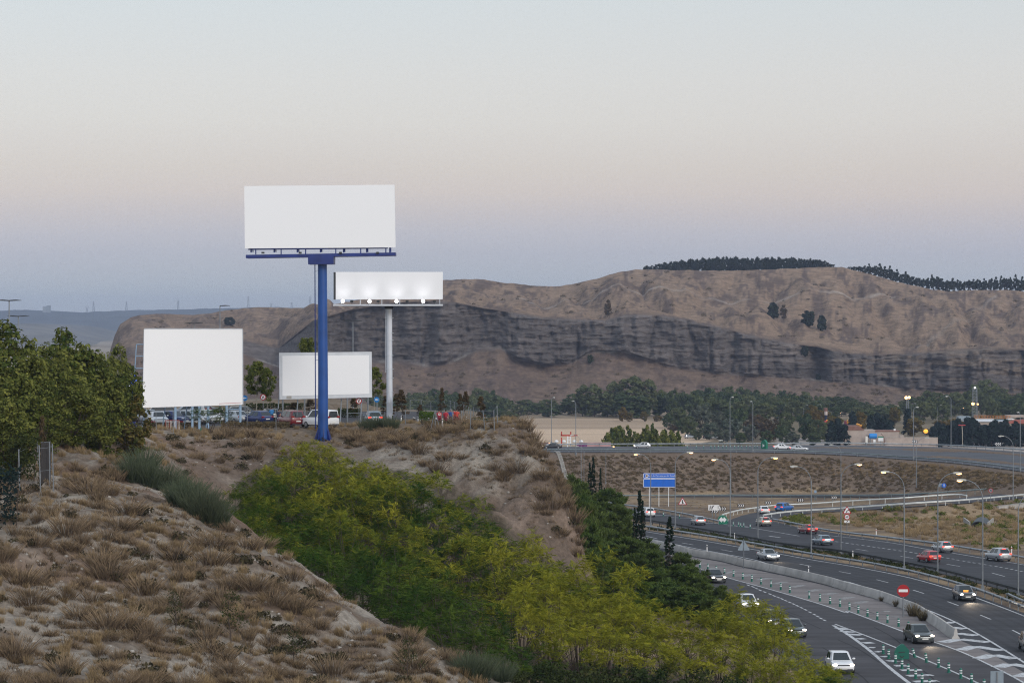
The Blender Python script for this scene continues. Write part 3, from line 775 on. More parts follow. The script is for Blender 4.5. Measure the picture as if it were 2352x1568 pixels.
# ------------------------------------------------------------------ road markings
mk, mkw = [], []
def line(pts, w, store=mk, lift=.014):
    V, f = ribbon('m', pts, w, None, lift, n=max(3, int(poly_len(pts) / 2.0) + 2))
    store.append((V, f))
def quad(a, b, w, store=mk, lift=.014):
    line([a, b], w, store, lift)
line(AF, .22); line(AN, .22); line(CR, .20)
for a, b in [((365, 910), (485, 937)), ((757, 983), (882, 1005)), ((1185, 1057), (1315, 1080)), ((1610, 1134), (1740, 1158)), ((2050, 1215), (2180, 1240))]: quad(G6(*a), G6(*b), .17)
for a, b in [((312, 327), (442, 352)), ((725, 418), (853, 450)), ((1130, 533), (1248, 570)), ((1510, 660), (1628, 703)), ((1870, 808), (1985, 855)), ((2225, 975), (2335, 1030))]: quad(G9(*a), G9(*b), .17)
for c in [[(1480, 888), (1590, 897)], [(1535, 943), (1710, 962)], [(1610, 1010), (1835, 1035)], [(1450, 1110), (1640, 1074)], [(1640, 1074), (1965, 1110)], [(1650, 1195), (1810, 1154)], [(1810, 1154), (2110, 1200)],
          [(1850, 1290), (2010, 1247)], [(2010, 1247), (2255, 1292)], [(2060, 1385), (2200, 1348)], [(2200, 1348), (2420, 1385)], [(2290, 1490), (2420, 1450)]]:
    quad(G9(*c[0]), G9(*c[1]), 1.15, lift=.020 if c[0][0] % 20 else .024)
for a, b in [(900, 480), (950, 497), (990, 515), (1030, 535), (1080, 555), (1140, 578), (1185, 597), (1230, 614), (1272, 631), (1312, 650), (1355, 668), (1398, 687), (1440, 706), (1485, 728), (1530, 750), (1580, 778), (1630, 803), (1665, 824), (1700, 845), (1740, 866)]:
    quad(G8(a - 15, b - 7), G8(a + 15, b + 7), .20)
hatchL = [(250, 922), (430, 1035), (640, 1190), (860, 1380), (1000, 1492), (1130, 1590), (1400, 1800)]
hatchR = [(270, 908), (570, 1020), (900, 1150), (1200, 1275), (1500, 1400), (1850, 1560), (2100, 1690)]
line([G9(*p) for p in hatchL], .32); line([G9(*p) for p in hatchR], .20)
for a, b, w in [((300, 950), (400, 970), .9), ((350, 985), (480, 1000), .9), ((400, 1020), (560, 1028), .9), ((510, 1072), (590, 1067), .8), ((580, 1117), (685, 1112), .9), ((640, 1165), (710, 1168), .6), ((710, 1210), (775, 1215), .7), ((785, 1262), (850, 1270), .7), ((855, 1318), (950, 1312), .9), ((925, 1367), (1060, 1365), .8), ((995, 1417), (1230, 1412), .8), ((1065, 1478), (1340, 1468), .8), ((1135, 1542), (1400, 1532), .8)]:
    quad(G9(*a), G9(*b), w, mk, .018)
for a, b in [(480, 300), (690, 340), (890, 370), (1070, 412), (1250, 453), (1440, 490), (1620, 537), (1800, 575), (1980, 620), (2140, 668)]:
    quad(G8(a - 62, b + 13), G8(a + 62, b - 12), 1.0, mkw, .020)
for a, b in [((800, 770), (880, 768)), ((920, 830), (980, 825))]: quad(G9(*a), G9(*b), 1.0, mkw, .02)
line([G6(1170, 772), G6(1500, 815), G6(2050, 908)], .2); line([G7(60, 886), G7(500, 935), G7(900, 985), G7(1300, 1056), G7(1560, 1095), G7(1900, 1152), G7(2352, 1226), G7(2700, 1300)], .2)
for a, b in [(285, 970), (345, 978), (400, 986), (460, 994), (515, 1003), (577, 1011), (637, 1019), (695, 1028), (752, 1037), (805, 1045), (865, 1053), (925, 1060), (985, 1070), (1045, 1078), (1105, 1087), (1160, 1095), (1450, 1140), (1510, 1150), (1570, 1160), (1625, 1172), (1685, 1183), (1745, 1193), (1800, 1203), (1865, 1213), (1925, 1223), (1985, 1235), (2045, 1243), (2100, 1253), (2160, 1263), (2215, 1274), (2270, 1285), (2325, 1297)]:
    quad(G7(a - 15, b - 2), G7(a + 15, b + 3), .28)
for a, b in [((495, 1050), (635, 1073)), ((990, 1130), (1130, 1153)), ((1500, 1217), (1645, 1243)), ((2000, 1315), (2140, 1353))]: quad(G7(*a), G7(*b), .17)
for a, b in [((150, 640), (320, 652)), ((430, 678), (640, 683)), ((600, 702), (870, 712)), ((1010, 765), (1180, 770)), ((1720, 908), (1840, 925)), ((1260, 795), (1480, 800))]: quad(G6(*a), G6(*b), .35)
line([poly_interp(up_near, 40)[i] * .80 + poly_interp(up_far, 40)[i] * .20 for i in range(2, 40)], .25)
line([poly_interp(up_near, 40)[i] * .12 + poly_interp(up_far, 40)[i] * .88 for i in range(2, 40)], .25)
wear, seams = [], []
A1, A2 = poly_interp(AF, 60), poly_interp(AN, 60)
for k in (.14, .27, .43, .60, .73, .88): line([Vector(A1[i] * (1 - k) + A2[min(59, max(0, i + 2))] * k) for i in range(3, 57)], .42, wear, .006)
for q_ in ([(130, 1165), (200, 1205)], [(455, 1418), (560, 1480), (640, 1558)], [(1070, 1300), (1240, 1420), (1440, 1580)], [(300, 1080), (520, 1180), (760, 1330)], [(700, 940), (900, 1050), (1000, 1130)], [(1100, 620), (1400, 720), (1700, 860)], [(1700, 900), (1830, 1010), (2100, 1200)], [(420, 700), (700, 790)]): line([G9(*a) for a in q_], .13, seams, .009)
for q_ in ([(560, 560), (1100, 700), (1500, 830)], [(900, 640), (1250, 740)], [(1300, 780), (1700, 960)]): line([G8(*a) for a in q_], .12, seams, .009)
M['wear'] = asphalt('tyre_polished_asphalt', (.029, .030, .035)); M['seam'] = asphalt('crack_sealant', (.016, .016, .018))
for st, nm, m in ((wear, 'road_wear', M['wear']), (seams, 'road_seams', M['seam']), (mk, 'road_markings', M['paint']), (mkw, 'worn_road_markings', M['paintworn'])):
    V, f, k = [], [], 0
    for a, b in st:
        V.append(a); f.append(b + k); k += len(a)
    tag(link(nm, npmesh(nm, np.concatenate(V), np.concatenate(f), [m])), 'lines and worn bands on the roads', None, None, 'structure')

# ------------------------------------------------------------------ plants: shared meshes
def rng_(seed): return np.random.default_rng(seed)
def unit(v): return v / np.maximum(1e-9, np.linalg.norm(v, axis=-1, keepdims=True))
def rand_dirs(r, n):
    return unit(r.normal(size=(n, 3)))
def leaf_quads(c, nrm, size, r, aspect=1.7):
    """diamond-ish leaves at centres c facing nrm"""
    n = len(c)
    a = unit(np.cross(nrm, unit(r.normal(size=(n, 3)))))
    b = np.cross(nrm, a)
    size = np.broadcast_to(np.asarray(size, float), (n,))[:, None]
    l, w = a * size * aspect * .5, b * size * .5
    bend = nrm * size * .12
    V = np.stack([c - l - bend, c - w + bend * .5, c + l - bend, c + w + bend * .5], 1).reshape(-1, 3)
    return V, np.arange(4 * n).reshape(n, 4)
def join(parts):
    V, Fq, A, k = [], [], [], 0
    for v, f, a in parts:
        V.append(v); Fq.append(f + k); A.append(np.broadcast_to(np.asarray(a, float), (len(f),))); k += len(v)
    return np.concatenate(V), np.concatenate(Fq), np.concatenate(A)
_fr = []
for i in range(7):                                   # one pinnate frond along +x, seven pairs of leaflets
    t = .16 + i * .135
    for sgn in (-1, 1):
        w, ln = .074 - .003 * i, .32 - .024 * i
        bx, bz = t, -.28 * t * t
        ex, ey, ez = t + .11, sgn * ln, -.28 * t * t - .09
        _fr.append([(bx - w * .6, sgn * .01, bz), (bx + .02, sgn * ln * .5, bz - .02), (ex, ey, ez), (bx + w * 1.6, sgn * ln * .45, bz - .02)])
_fr.append([(1.02, 0, -.29), (1.10, .06, -.34), (1.26, 0, -.46), (1.10, -.06, -.34)])
FROND = np.array(_fr)                                 # (15, 4, 3)
def fronds(tips, dirs, L, r):
    n = len(tips)
    x = unit(dirs)
    up = np.tile(np.array([0, 0, 1.0]), (n, 1)) + r.normal(size=(n, 3)) * .25
    yv = unit(np.cross(up, x)); zv = np.cross(x, yv)
    Rm = np.stack([x, yv, zv], 1)                     # rows are axes
    V = np.einsum('kqi,nij->nkqj', FROND, Rm) * L[:, None, None, None] + tips[:, None, None, :]
    return V.reshape(-1, 3), np.arange(n * 60).reshape(-1, 4)
def limb_mesh(name, base_h, tips, m, r0, seed, stems=1, spread=.3):
    r = rng_(seed)
    mb = MB()
    st = []
    for s in range(stems):
        a = r.uniform(0, 6.28)
        p0 = Vector((math.cos(a) * .12 * (stems > 1), math.sin(a) * .12 * (stems > 1), -.25))
        p1 = Vector((math.cos(a) * spread * (stems > 1) + r.normal() * .08, math.sin(a) * spread * (stems > 1) + r.normal() * .08, base_h))
        mid = (p0 + p1) / 2 + Vector((r.normal() * .08, r.normal() * .08, 0))
        mb.tube([p0, mid, p1], [r0, r0 * .8, r0 * .6], 6)
        st.append(p1)
    for t in tips:
        t = Vector(t)
        b = min(st, key=lambda q: (q - t).length)
        j = (b * .55 + t * .45) + Vector((r.normal() * .1, r.normal() * .1, -.1))
        mb.tube([b, j, t], [r0 * .5, r0 * .3, r0 * .14], 4, caps=False)
    return mb.mesh(name, m, True)
def tree_of_heaven(seed, H, Rr, nt=100, yellow=.5):
    """rounded lobes of long compound leaves on bare upright stems"""
    r = rng_(seed)
    lobes = []
    while len(lobes) < 11:
        d = r.normal(size=3); d[2] = abs(d[2]) * 1.1 - .35; d /= np.linalg.norm(d)
        p = np.array([d[0] * Rr * .80, d[1] * Rr * .80, H * (.54 + .36 * d[2])]) * np.array([1, 1, 1])
        if all(np.linalg.norm(p - q[0]) > Rr * .42 for q in lobes) or r.random() < .04: lobes.append((p, r.uniform(.24, .38) * Rr, r.normal(0, .30)))
    tips, tt, ax = [], [], []
    for k in range(nt):
        c, lr, lt = lobes[k % len(lobes)]
        d = r.normal(size=3); d[2] = abs(d[2]) * .9 - .05; d /= np.linalg.norm(d)
        q = r.uniform(.8, 1.05) if r.random() < .8 else r.uniform(.3, .8)
        tips.append(c + d * lr * np.array([1, 1, .80]) * q); ax.append(d); tt.append(lt + .28 * d[2] - .10)
    tips, ax, tt = np.array(tips), np.array(ax), np.array(tt)
    K = 8
    tip_r = np.repeat(tips, K, 0); n = len(tip_r)
    ang = r.uniform(0, 6.28, n)
    d = np.stack([np.cos(ang), np.sin(ang), r.normal(.0, .38, n)], 1) * .85 + np.repeat(ax, K, 0) * .6
    L = r.uniform(.24, .46, n)
    V, f = fronds(tip_r + r.normal(size=(n, 3)) * .10, d, L, r)
    t0 = np.clip(yellow * (.25 + .9 * (tips[:, 2] / H - .35)) + tt + r.normal(0, .12, nt), 0, 1)
    tint = np.repeat(np.clip(np.repeat(t0, K) + r.normal(0, .15, n), 0, 1), 15)
    crown = npmesh('crown', V, f, [M['leaf_ail']], fattr={'tint': tint})
    trunk = limb_mesh('trunk', H * .36, tips[:26], M['bark'], .06, seed + 1, 4, .6)
    return crown, trunk
def broadleaf(seed, H, Rr, nclump, per, leaf, m, bark, shape='round', clear=.18, r0=.14, clump=.34, stems=1):
    r = rng_(seed)
    cs = []
    while len(cs) < nclump:
        d = r.normal(size=3); d /= np.linalg.norm(d)
        q = r.uniform(.2, 1) ** .4
        lob = .72 + .5 * vnoise(np.array(d[0] * 1.8 + seed), np.array(d[2] * 1.8 + d[1] * 1.3), seed)
        zc = clear * H + (1 - clear) * H * (.5 + .5 * d[2] * q * (.85 + .3 * r.random()))
        k = (zc / H - clear) / (1 - clear)
        prof = {'round': 1.0, 'poplar': .55 + .45 * math.sin(math.pi * min(1, max(0, k)) ** .8), 'cone': max(.08, 1.15 - k), 'column': .8 + .2 * math.sin(math.pi * k)}[shape]
        if shape in ('cone', 'column'):
            a = r.uniform(0, 6.28); k = r.uniform(0, 1) ** (.75 if shape == 'cone' else 1)
            zc = clear * H + (1 - clear) * H * k
            wd = Rr * ((1.02 - k) ** .85 if shape == 'cone' else (min(1, .45 + k * 4) * min(1, (1.02 - k) * 2.6) ** .7)) * r.uniform(.55, 1)
            cs.append((math.cos(a) * wd, math.sin(a) * wd, zc)); continue
        cs.append((d[0] * Rr * q * lob * prof, d[1] * Rr * q * lob * prof, zc))
    cs = np.array(cs)
    n = nclump * per
    cc = np.repeat(cs, per, 0)
    csz = np.repeat(r.uniform(.6, 1.25, nclump), per)
    off = rand_dirs(r, n) * (r.uniform(0, 1, n) ** .45)[:, None] * np.array([1, 1, .72]) * (clump * Rr * csz)[:, None]
    nr_ = unit(off + np.array([0, 0, .4]) * Rr * .3 + r.normal(size=(n, 3)) * .35 * Rr * .3)
    V, f = leaf_quads(cc + off, nr_, r.uniform(.7, 1.3, n) * leaf, r)
    tint = np.clip(np.repeat(r.normal(.42, .22, nclump), per) + r.normal(0, .22, n), 0, 1)
    crown = npmesh('crown', V, f, [m], fattr={'tint': tint})
    trunk = limb_mesh('trunk', H * max(clear, .12) + .3, cs[:: max(1, nclump // 12)], bark, r0, seed + 1, stems, .5)
    return crown, trunk
def pine(seed, H, Rr, nclump, per, m, needle=.34, clear=.1):
    """dense rounded pine: puffs of needle sprays"""
    r = rng_(seed)
    cs, k = [], 0
    while len(cs) < nclump:
        d = r.normal(size=3); d /= np.linalg.norm(d)
        q = r.uniform(.45, 1) ** .5
        zc = H * (.50 + .47 * d[2] * q)
        w = Rr * q * (1.0 - .38 * max(0, d[2])) * (.7 + .5 * vnoise(np.array(d[0] * 2.2 + seed), np.array(d[2] * 2 + d[1]), seed))
        cs.append((d[0] * w, d[1] * w, max(.3, zc)))
    cs = np.array(cs); n = nclump * per
    off = rand_dirs(r, n); off[:, 2] = off[:, 2] * .7 + .35
    rad = np.repeat(r.uniform(.16, .30, nclump) * Rr, per)
    c = np.repeat(cs, per, 0) + off * (rad * r.uniform(.35, 1, n))[:, None]
    # narrow spray quads pointing outward and up
    ax = unit(off + np.array([0, 0, .45]) + r.normal(size=(n, 3)) * .25)
    sd = unit(np.cross(ax, r.normal(size=(n, 3))))
    ln = needle * r.uniform(.7, 1.3, n)[:, None]; wd = ln * .24
    V = np.stack([c - ax * ln * .5 - sd * wd * .5, c - ax * ln * .5 + sd * wd * .5, c + ax * ln * .5 + sd * wd * .35, c + ax * ln * .5 - sd * wd * .35], 1).reshape(-1, 3)
    tint = np.clip(np.repeat(r.normal(.40, .18, nclump), per) + r.normal(0, .18, n), 0, 1)
    crown = npmesh('crown', V, np.arange(4 * n).reshape(n, 4), [m], fattr={'tint': tint})
    trunk = limb_mesh('trunk', H * .3, cs[::max(1, nclump // 10)], M['bark'], .12, seed + 1)
    return crown, trunk
def tuft(seed, n, rad, h, w, up=.5, curl=.3, heads=False):
    """a clump of stems: two-quad blades"""
    r = rng_(seed)
    a = r.uniform(0, 6.28, n); q = r.uniform(0, 1, n) ** .6
    base = np.stack([np.cos(a) * q * rad * .45, np.sin(a) * q * rad * .45, np.full(n, -.06)], 1)
    a2 = a + r.normal(0, .6, n)
    lean = q * (1 - up) + r.uniform(0, .25, n)
    hh = h * r.uniform(.55, 1.1, n) * (1 - .35 * q)
    tip = base + np.stack([np.cos(a2) * lean * hh * 1.1, np.sin(a2) * lean * hh * 1.1, hh], 1)
    mid = (base + tip) / 2 + np.stack([np.cos(a2) * -.06 * curl, np.sin(a2) * -.06 * curl, hh * .08], 1) + r.normal(0, .02, (n, 3))
    sd = unit(np.cross(tip - base, r.normal(size=(n, 3))))
    ww = w * r.uniform(.7, 1.4, n)[:, None]
    V = np.stack([base - sd * ww * .5, base + sd * ww * .5, mid - sd * ww * .5, mid + sd * ww * .5, tip - sd * ww * .28, tip + sd * ww * .28], 1).reshape(-1, 3)
    k = np.arange(n)[:, None] * 6
    f = np.concatenate([k + np.array([[0, 1, 3, 2]]), k + np.array([[2, 3, 5, 4]])])
    t0 = r.normal(.45, .22, n)
    tint = np.clip(np.concatenate([t0 - .22, t0 + .18]), 0, 1)
    return V, f, tint
def bushlet(seed, rad, h, n, leaf):
    """low rounded shrub of small leaves"""
    r = rng_(seed)
    d = rand_dirs(r, n); d[:, 2] = np.abs(d[:, 2])
    q = r.uniform(.3, 1, n) ** .5
    lob = .7 + .5 * vnoise(d[:, 0] * 2 + seed, d[:, 1] * 2 + d[:, 2], seed)
    c = d * (q * lob)[:, None] * np.array([rad, rad, h])
    V, f = leaf_quads(c, unit(d + r.normal(size=(n, 3)) * .5), leaf * r.uniform(.6, 1.3, n), r)
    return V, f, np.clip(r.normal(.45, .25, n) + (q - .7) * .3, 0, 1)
def scatter(name, protos, pos, rot, scl, m, label=None, tintj=None, kind='stuff', group=None):
    """many plants nobody could count, as one mesh"""
    Vs, Fs, As, k = [], [], [], 0
    for i, (p, a, s) in enumerate(zip(pos, rot, scl)):
        V, f, t = protos[i % len(protos)]
        c, sn = math.cos(a), math.sin(a)
        W = np.stack([V[:, 0] * c - V[:, 1] * sn, V[:, 0] * sn + V[:, 1] * c, V[:, 2]], 1) * s + np.asarray(p)
        Vs.append(W); Fs.append(f + k); k += len(V)
        As.append(np.clip(t + (0 if tintj is None else tintj[i]), 0, 1))
    o = link(name, npmesh(name, np.concatenate(Vs), np.concatenate(Fs), [m], fattr={'tint': np.concatenate(As)}))
    return tag(o, label, None, group, kind)
def plant(name, label, cat, meshes, loc, rz, sc, group=None, mats=None):
    t = thing(name, label, cat, loc, rz, group)
    t.scale = sc if isinstance(sc, tuple) else (sc,) * 3
    for nm, me in zip(('crown', 'trunk'), meshes):
        o = link(nm, me, t)
        if mats and nm == 'crown':
            o.material_slots[0].link = 'OBJECT'; o.material_slots[0].material = mats
    return t

RN = random.Random(7)
# ---- tree of heaven thicket in the gully
AIL = [tree_of_heaven(100 + i, 5.0, 2.0 + .14 * i, 112 + 6 * i, y) for i, y in enumerate((.0, .18, .46, .90, .06, .28))]
AILD = [tree_of_heaven(140 + i, 5.0, 2.3, 100, .10) for i in range(3)]
tops = [  # crown tops measured in the photo (px, px, distance, yellowness)
    (615, 1085, 206, 0), (665, 1060, 208, 1), (700, 1055, 211, 2), (745, 1060, 211, 1), (785, 1075, 210, 2), (830, 1080, 210, 1), (575, 1120, 198, 0), (860, 1090, 211, 2), (905, 1110, 208, 1), (970, 1125, 205, 0), (1035, 1140, 202, 1), (620, 1160, 192, 0), (690, 1150, 195, 1), (765, 1155, 196, 0), (835, 1165, 196, 1), (548, 1105, 206, 0), (590, 1075, 210, 1), (640, 1045, 214, 3), (690, 1008, 222, 3), (722, 1012, 221, 3), (760, 1022, 221, 2), (805, 1038, 220, 2), (850, 1036, 221, 3), (890, 1068, 217, 1), (945, 1080, 214, 2), (1000, 1092, 212, 1),
    (1065, 1098, 209, 1), (1100, 1118, 206, 0), (1140, 1150, 202, 0), (1185, 1185, 198, 0), (1225, 1222, 194, 2), (1275, 1272, 188, 3), (1330, 1290, 184, 3), (1390, 1292, 182, 2), (1430, 1345, 178, 2), (1475, 1352, 176, 3),
    (530, 1140, 196, 0), (595, 1130, 200, 1), (660, 1105, 204, 1), (730, 1100, 205, 2), (800, 1120, 204, 1), (870, 1130, 204, 2), (940, 1150, 201, 1), (1010, 1160, 199, 2), (1080, 1185, 195, 1), (1140, 1225, 190, 2), (1200, 1265, 185, 3),
    (1260, 1315, 179, 3), (1330, 1345, 175, 3), (1400, 1370, 172, 3), (1460, 1400, 169, 3), (1530, 1385, 170, 3), (1590, 1395, 168, 3), (1650, 1388, 167, 3), (1715, 1405, 164, 3), (1775, 1425, 162, 3), (1830, 1465, 158, 3), (1880, 1510, 154, 2),
    (560, 1185, 184, 4), (630, 1190, 187, 5), (700, 1185, 189, 5), (770, 1185, 190, 1), (840, 1205, 189, 2), (910, 1220, 187, 1), (985, 1240, 184, 2), (1060, 1265, 180, 3), (1125, 1310, 174, 2), (1190, 1350, 168, 3), (1265, 1390, 164, 3),
    (1340, 1420, 161, 3), (1420, 1445, 158, 3), (1500, 1450, 157, 3), (1580, 1455, 156, 3), (1660, 1460, 155, 3), (1740, 1480, 153, 3), (1810, 1510, 150, 3), (1870, 1545, 147, 2), (1905, 1520, 153, 2), (1925, 1545, 150, 1), (1760, 1395, 168, 3), (1700, 1372, 172, 2)]
low_tops = [(690, 1250, 178), (750, 1285, 175), (820, 1300, 173), (890, 1335, 169), (960, 1370, 165), (1030, 1400, 161), (1100, 1440, 157), (1165, 1480, 152), (1235, 1500, 150), (760, 1240, 182), (850, 1260, 181), (940, 1290, 177), (1020, 1330, 172), (1090, 1380, 166), (610, 1235, 176)]
ail_labels = ['green tree of heaven with drooping compound leaves in the gully thicket', 'green tree of heaven turning slightly yellow in the gully thicket', 'yellowing tree of heaven with pinnate leaves in the gully thicket', 'mostly yellow tree of heaven with pinnate leaves in the gully thicket',
              'green tree of heaven with drooping compound leaves in the gully thicket', 'green tree of heaven turning slightly yellow in the gully thicket']
ail_groups = ['green gully trees', 'slightly yellow gully trees', 'yellowing gully trees', 'yellow gully trees', 'green gully trees', 'slightly yellow gully trees']
def stand(u, v, Y, lo=2.0, hi=8.5):
    p = P(u, v, Y)
    g = hgt1(p.x, p.y)
    return Vector((p.x, p.y, g)), max(lo, min(hi, p.z - g))
for u, v, Y, k in tops:
    k = min(k, 5)
    if RN.random() < .17 and v > 1100 and u < 1250: continue
    g, h = stand(u, v, Y + RN.uniform(-1.5, 1.5), 3.2)
    sc = h / 5.0
    plant('gully_tree', ail_labels[k], 'tree', AIL[k], g, RN.uniform(0, 6.28), (max(sc, .95) * RN.uniform(.70, 1.0), max(sc, .95) * RN.uniform(.70, 1.0), sc * RN.uniform(.86, 1.10)), ail_groups[k])
for u, v, Y in low_tops:
    g, h = stand(u, v, Y, 1.8)
    sc = h / 5.0
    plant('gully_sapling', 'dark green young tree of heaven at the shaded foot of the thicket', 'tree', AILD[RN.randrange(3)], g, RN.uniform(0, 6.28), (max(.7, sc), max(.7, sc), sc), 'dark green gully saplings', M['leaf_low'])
# brownish thorny scrub at the foot of the thicket, lower edge of the picture
BR = [broadleaf(170 + i, 2.6, 1.5, 40, 40, .11, M['leaf_autumn'], M['twig'], 'round', .08, .04, .32, 4) for i in range(2)]
for u, v, Y in [(1290, 1470, 146), (1360, 1490, 144), (1440, 1500, 143), (1240, 1520, 143), (1310, 1535, 141), (1400, 1545, 140), (1500, 1530, 141), (1590, 1540, 140), (1690, 1550, 140), (1180, 1535, 141), (1560, 1570, 138), (1660, 1580, 137), (1760, 1575, 138)]:
    g, h = stand(u, v, Y, 1.6, 4)
    plant('thorn_shrub', 'brownish olive leafy shrub at the foot of the thicket', 'shrub', BR[RN.randrange(2)], g, RN.uniform(0, 6.28), h / 2.6, 'brownish shrubs below the thicket', M['leaf_hedge'])

# ---- trees beside the fence, dark olive
LFT = [broadleaf(200 + i, 8.0, 2.5 + .2 * i, 120, 46, .19, M['leaf_left'], M['bark'], 'poplar', .06, .13, .23) for i in range(4)]
for i, (u, v, Y, w) in enumerate([(18, 752, 186, 1.0), (62, 800, 182, .9), (-50, 790, 180, 1), (112, 790, 196, .95), (150, 768, 204, .95), (196, 782, 207, .95), (232, 832, 206, .8), (264, 792, 214, .5), (292, 838, 216, .75), (40, 850, 172, .9), (100, 880, 180, .9), (165, 860, 190, 1.0), (225, 890, 198, .85), (20, 905, 166, .8)]):
    g, h = stand(u, v, Y, 3, 11)
    plant('roadside_tree', 'dark olive tree in the grove behind the wire fence', 'tree', LFT[i % 4], g, RN.uniform(0, 6.28), (w * h / 8.0 * 1.0 + .1, w * h / 8.0 + .1, h / 8.0), 'dark olive trees by the wire fence')
RED = broadleaf(210, 4.2, 1.25, 46, 30, .17, M['leaf_red'], M['bark'], 'poplar', .05, .08, .36)
g, h = stand(308, 905, 212, 3, 6); plant('reddening_tree', 'bushy tree with reddish leaves before the large square billboard', 'tree', RED, g, .6, h / 4.2)
g, h = stand(294, 960, 205, 2, 6); plant('reddening_tree', 'low bushy tree turning rust red beside the dark olive grove', 'tree', RED, g, 2.6, (h / 3.4, h / 3.4, h / 4.2))
g, h = stand(483, 929, 243, 2, 6); plant('billboard_bush', 'dark green compound-leaved bush under the large square billboard', 'bush', AILD[0], g, 1, (.95, .95, h / 5.0), None, M['leaf_low'])
# ---- car park trees
CPT = [broadleaf(220 + i, 6.6, 1.5, 60, 48, .17, M['leaf_cp'], M['barkpale'], 'poplar', .36, .075, .32) for i in range(2)]
for u, v, Y, w, lb in [(590, 824, 278, 1.0, 'pale-trunked young tree between the two low billboards'), (614, 842, 277, .6, 'slim leaning pale-trunked tree beside the fuller one'), (705, 768, 292, .85, 'young tree rising above the framed low billboard'), (860, 838, 284, .8, 'young tree half hidden by the framed billboard edge')]:
    p = P(u, v, Y)
    plant('car_park_tree', lb, 'tree', CPT[0 if w > .7 else 1], (p.x, p.y, 18.7), RN.uniform(0, 6), (w, w, (p.z - 18.7) / 6.6))
RST = [broadleaf(230 + i, 4.2, .8, 36, 34, .13, M['leaf_rust'], M['bark'], 'cone', .15, .04, .4) for i in range(2)]
for u, v, Y, w, lb in [(886, 910, 283, .9, 'rust-brown sapling between the arrow sign and white column'), (910, 905, 284, .7, 'thin rust-brown sapling near the white column'), (921, 897, 276, 1.1, 'rust-brown sapling just beyond the white column'), (965, 930, 276, .7, 'small rust-brown sapling in the staked planting'), (1015, 892, 283, .7, 'tall thin rusty sapling behind the footballers'), (1070, 900, 290, .8, 'thin dry sapling beyond the group of people'), (1057, 905, 284, .7, 'dry sapling near the person in orange'), (1105, 912, 292, 1.0, 'spreading dry sapling at the end of the staked planting'), (812, 915, 282, 1.0, 'small rusty tree under the framed billboard'), (676, 925, 290, 1.3, 'dark rusty tree behind the red minivan'), (712, 918, 292, 1.2, 'rusty tree between minivan and white van'), (97, 960, 168, .55, 'dead brown sapling in the fenced corner')]:
    p = P(u, v, Y); gz = hgt1(p.x, p.y)
    plant('dry_sapling', lb, 'tree', RST[RN.randrange(2)], (p.x, p.y, gz), RN.uniform(0, 6), (w, w, max(1.2, p.z - gz) / 4.2))
# ---- roadside pines and cypresses
PIN = [pine(300 + i, 7.0, 2.5, 95, 120, M['needle'], .40) for i in range(3)]
pines = [(1346, 1195, 236, .75), (1352, 1225, 234, .8), (1356, 1265, 232, .85), (1348, 1300, 228, .8), (1370, 1320, 226, .9), (1410, 1335, 224, .9), (1352, 1160, 262, .8), (1334, 1135, 285, .8), (1313, 1092, 330, 1.0), (1338, 1108, 322, .8), (1398, 1122, 312, 1.25), (1372, 1166, 296, 1.2), (1425, 1160, 300, .9), (1345, 1175, 290, .9), (1360, 1232, 268, 1.2), (1396, 1215, 274, 1.1), (1440, 1232, 270, 1.25), (1487, 1238, 278, .9), (1503, 1262, 270, .8),
         (1566, 1268, 264, .95), (1546, 1298, 250, 1.0), (1580, 1302, 248, .95), (1490, 1305, 244, 1.15), (1425, 1290, 246, 1.2), (1602, 1320, 243, .8), (1455, 1330, 232, 1.1), (1530, 1340, 230, 1.0), (1380, 1275, 250, 1.1), (1328, 1150, 305, .9), (1338, 1240, 262, .8), (1655, 1345, 226, .5), (1606, 1362, 224, .8), (1638, 1370, 216, .7), (1575, 1350, 228, .9)]
for i, (u, v, Y, w) in enumerate(pines):
    p = P(u, v, Y); g = hgt1(p.x, p.y); h = max(2.2, p.z - g)
    plant('roadside_pine', 'dense round dark green pine between the cut slope and the motorway', 'tree', PIN[i % 3], (p.x, p.y, g - .5), RN.uniform(0, 6), (w, w, (h + .5) / 7.0), 'round pines beside the motorway')
CYP = [broadleaf(320 + i, 6.0, .36, 240, 24, .085, M['cypress'], M['bark'], 'column', .02, .06, .24) for i in range(2)]
for u, v, Y, w, lb in [(1354.5, 1064, 345, 1.1, 'shorter slim cypress of the far pair'), (1362.5, 1051, 345, 1.2, 'taller slim cypress of the far pair'), (1379, 1076, 360, .9, 'lone slim cypress beyond the far pair'),
                       (1458, 1166, 283, .85, 'shortest narrow cypress of the trio by the motorway'), (1469, 1127, 280, 1.3, 'tallest narrow cypress of the trio by the motorway'), (1476, 1150, 277, 1.0, 'middle-height narrow cypress of the trio by the motorway'), (1538, 1187, 262, 1.5, 'lone forked cypress in front of the concrete barrier'), (1388, 1120, 335, .8, 'small cypress tip among the pines')]:
    p = P(u, v, Y); g = hgt1(p.x, p.y)
    plant('cypress', lb, 'tree', CYP[RN.randrange(2)], (p.x, p.y, g), RN.uniform(0, 6), (w, w, (p.z - g) / 6.0))
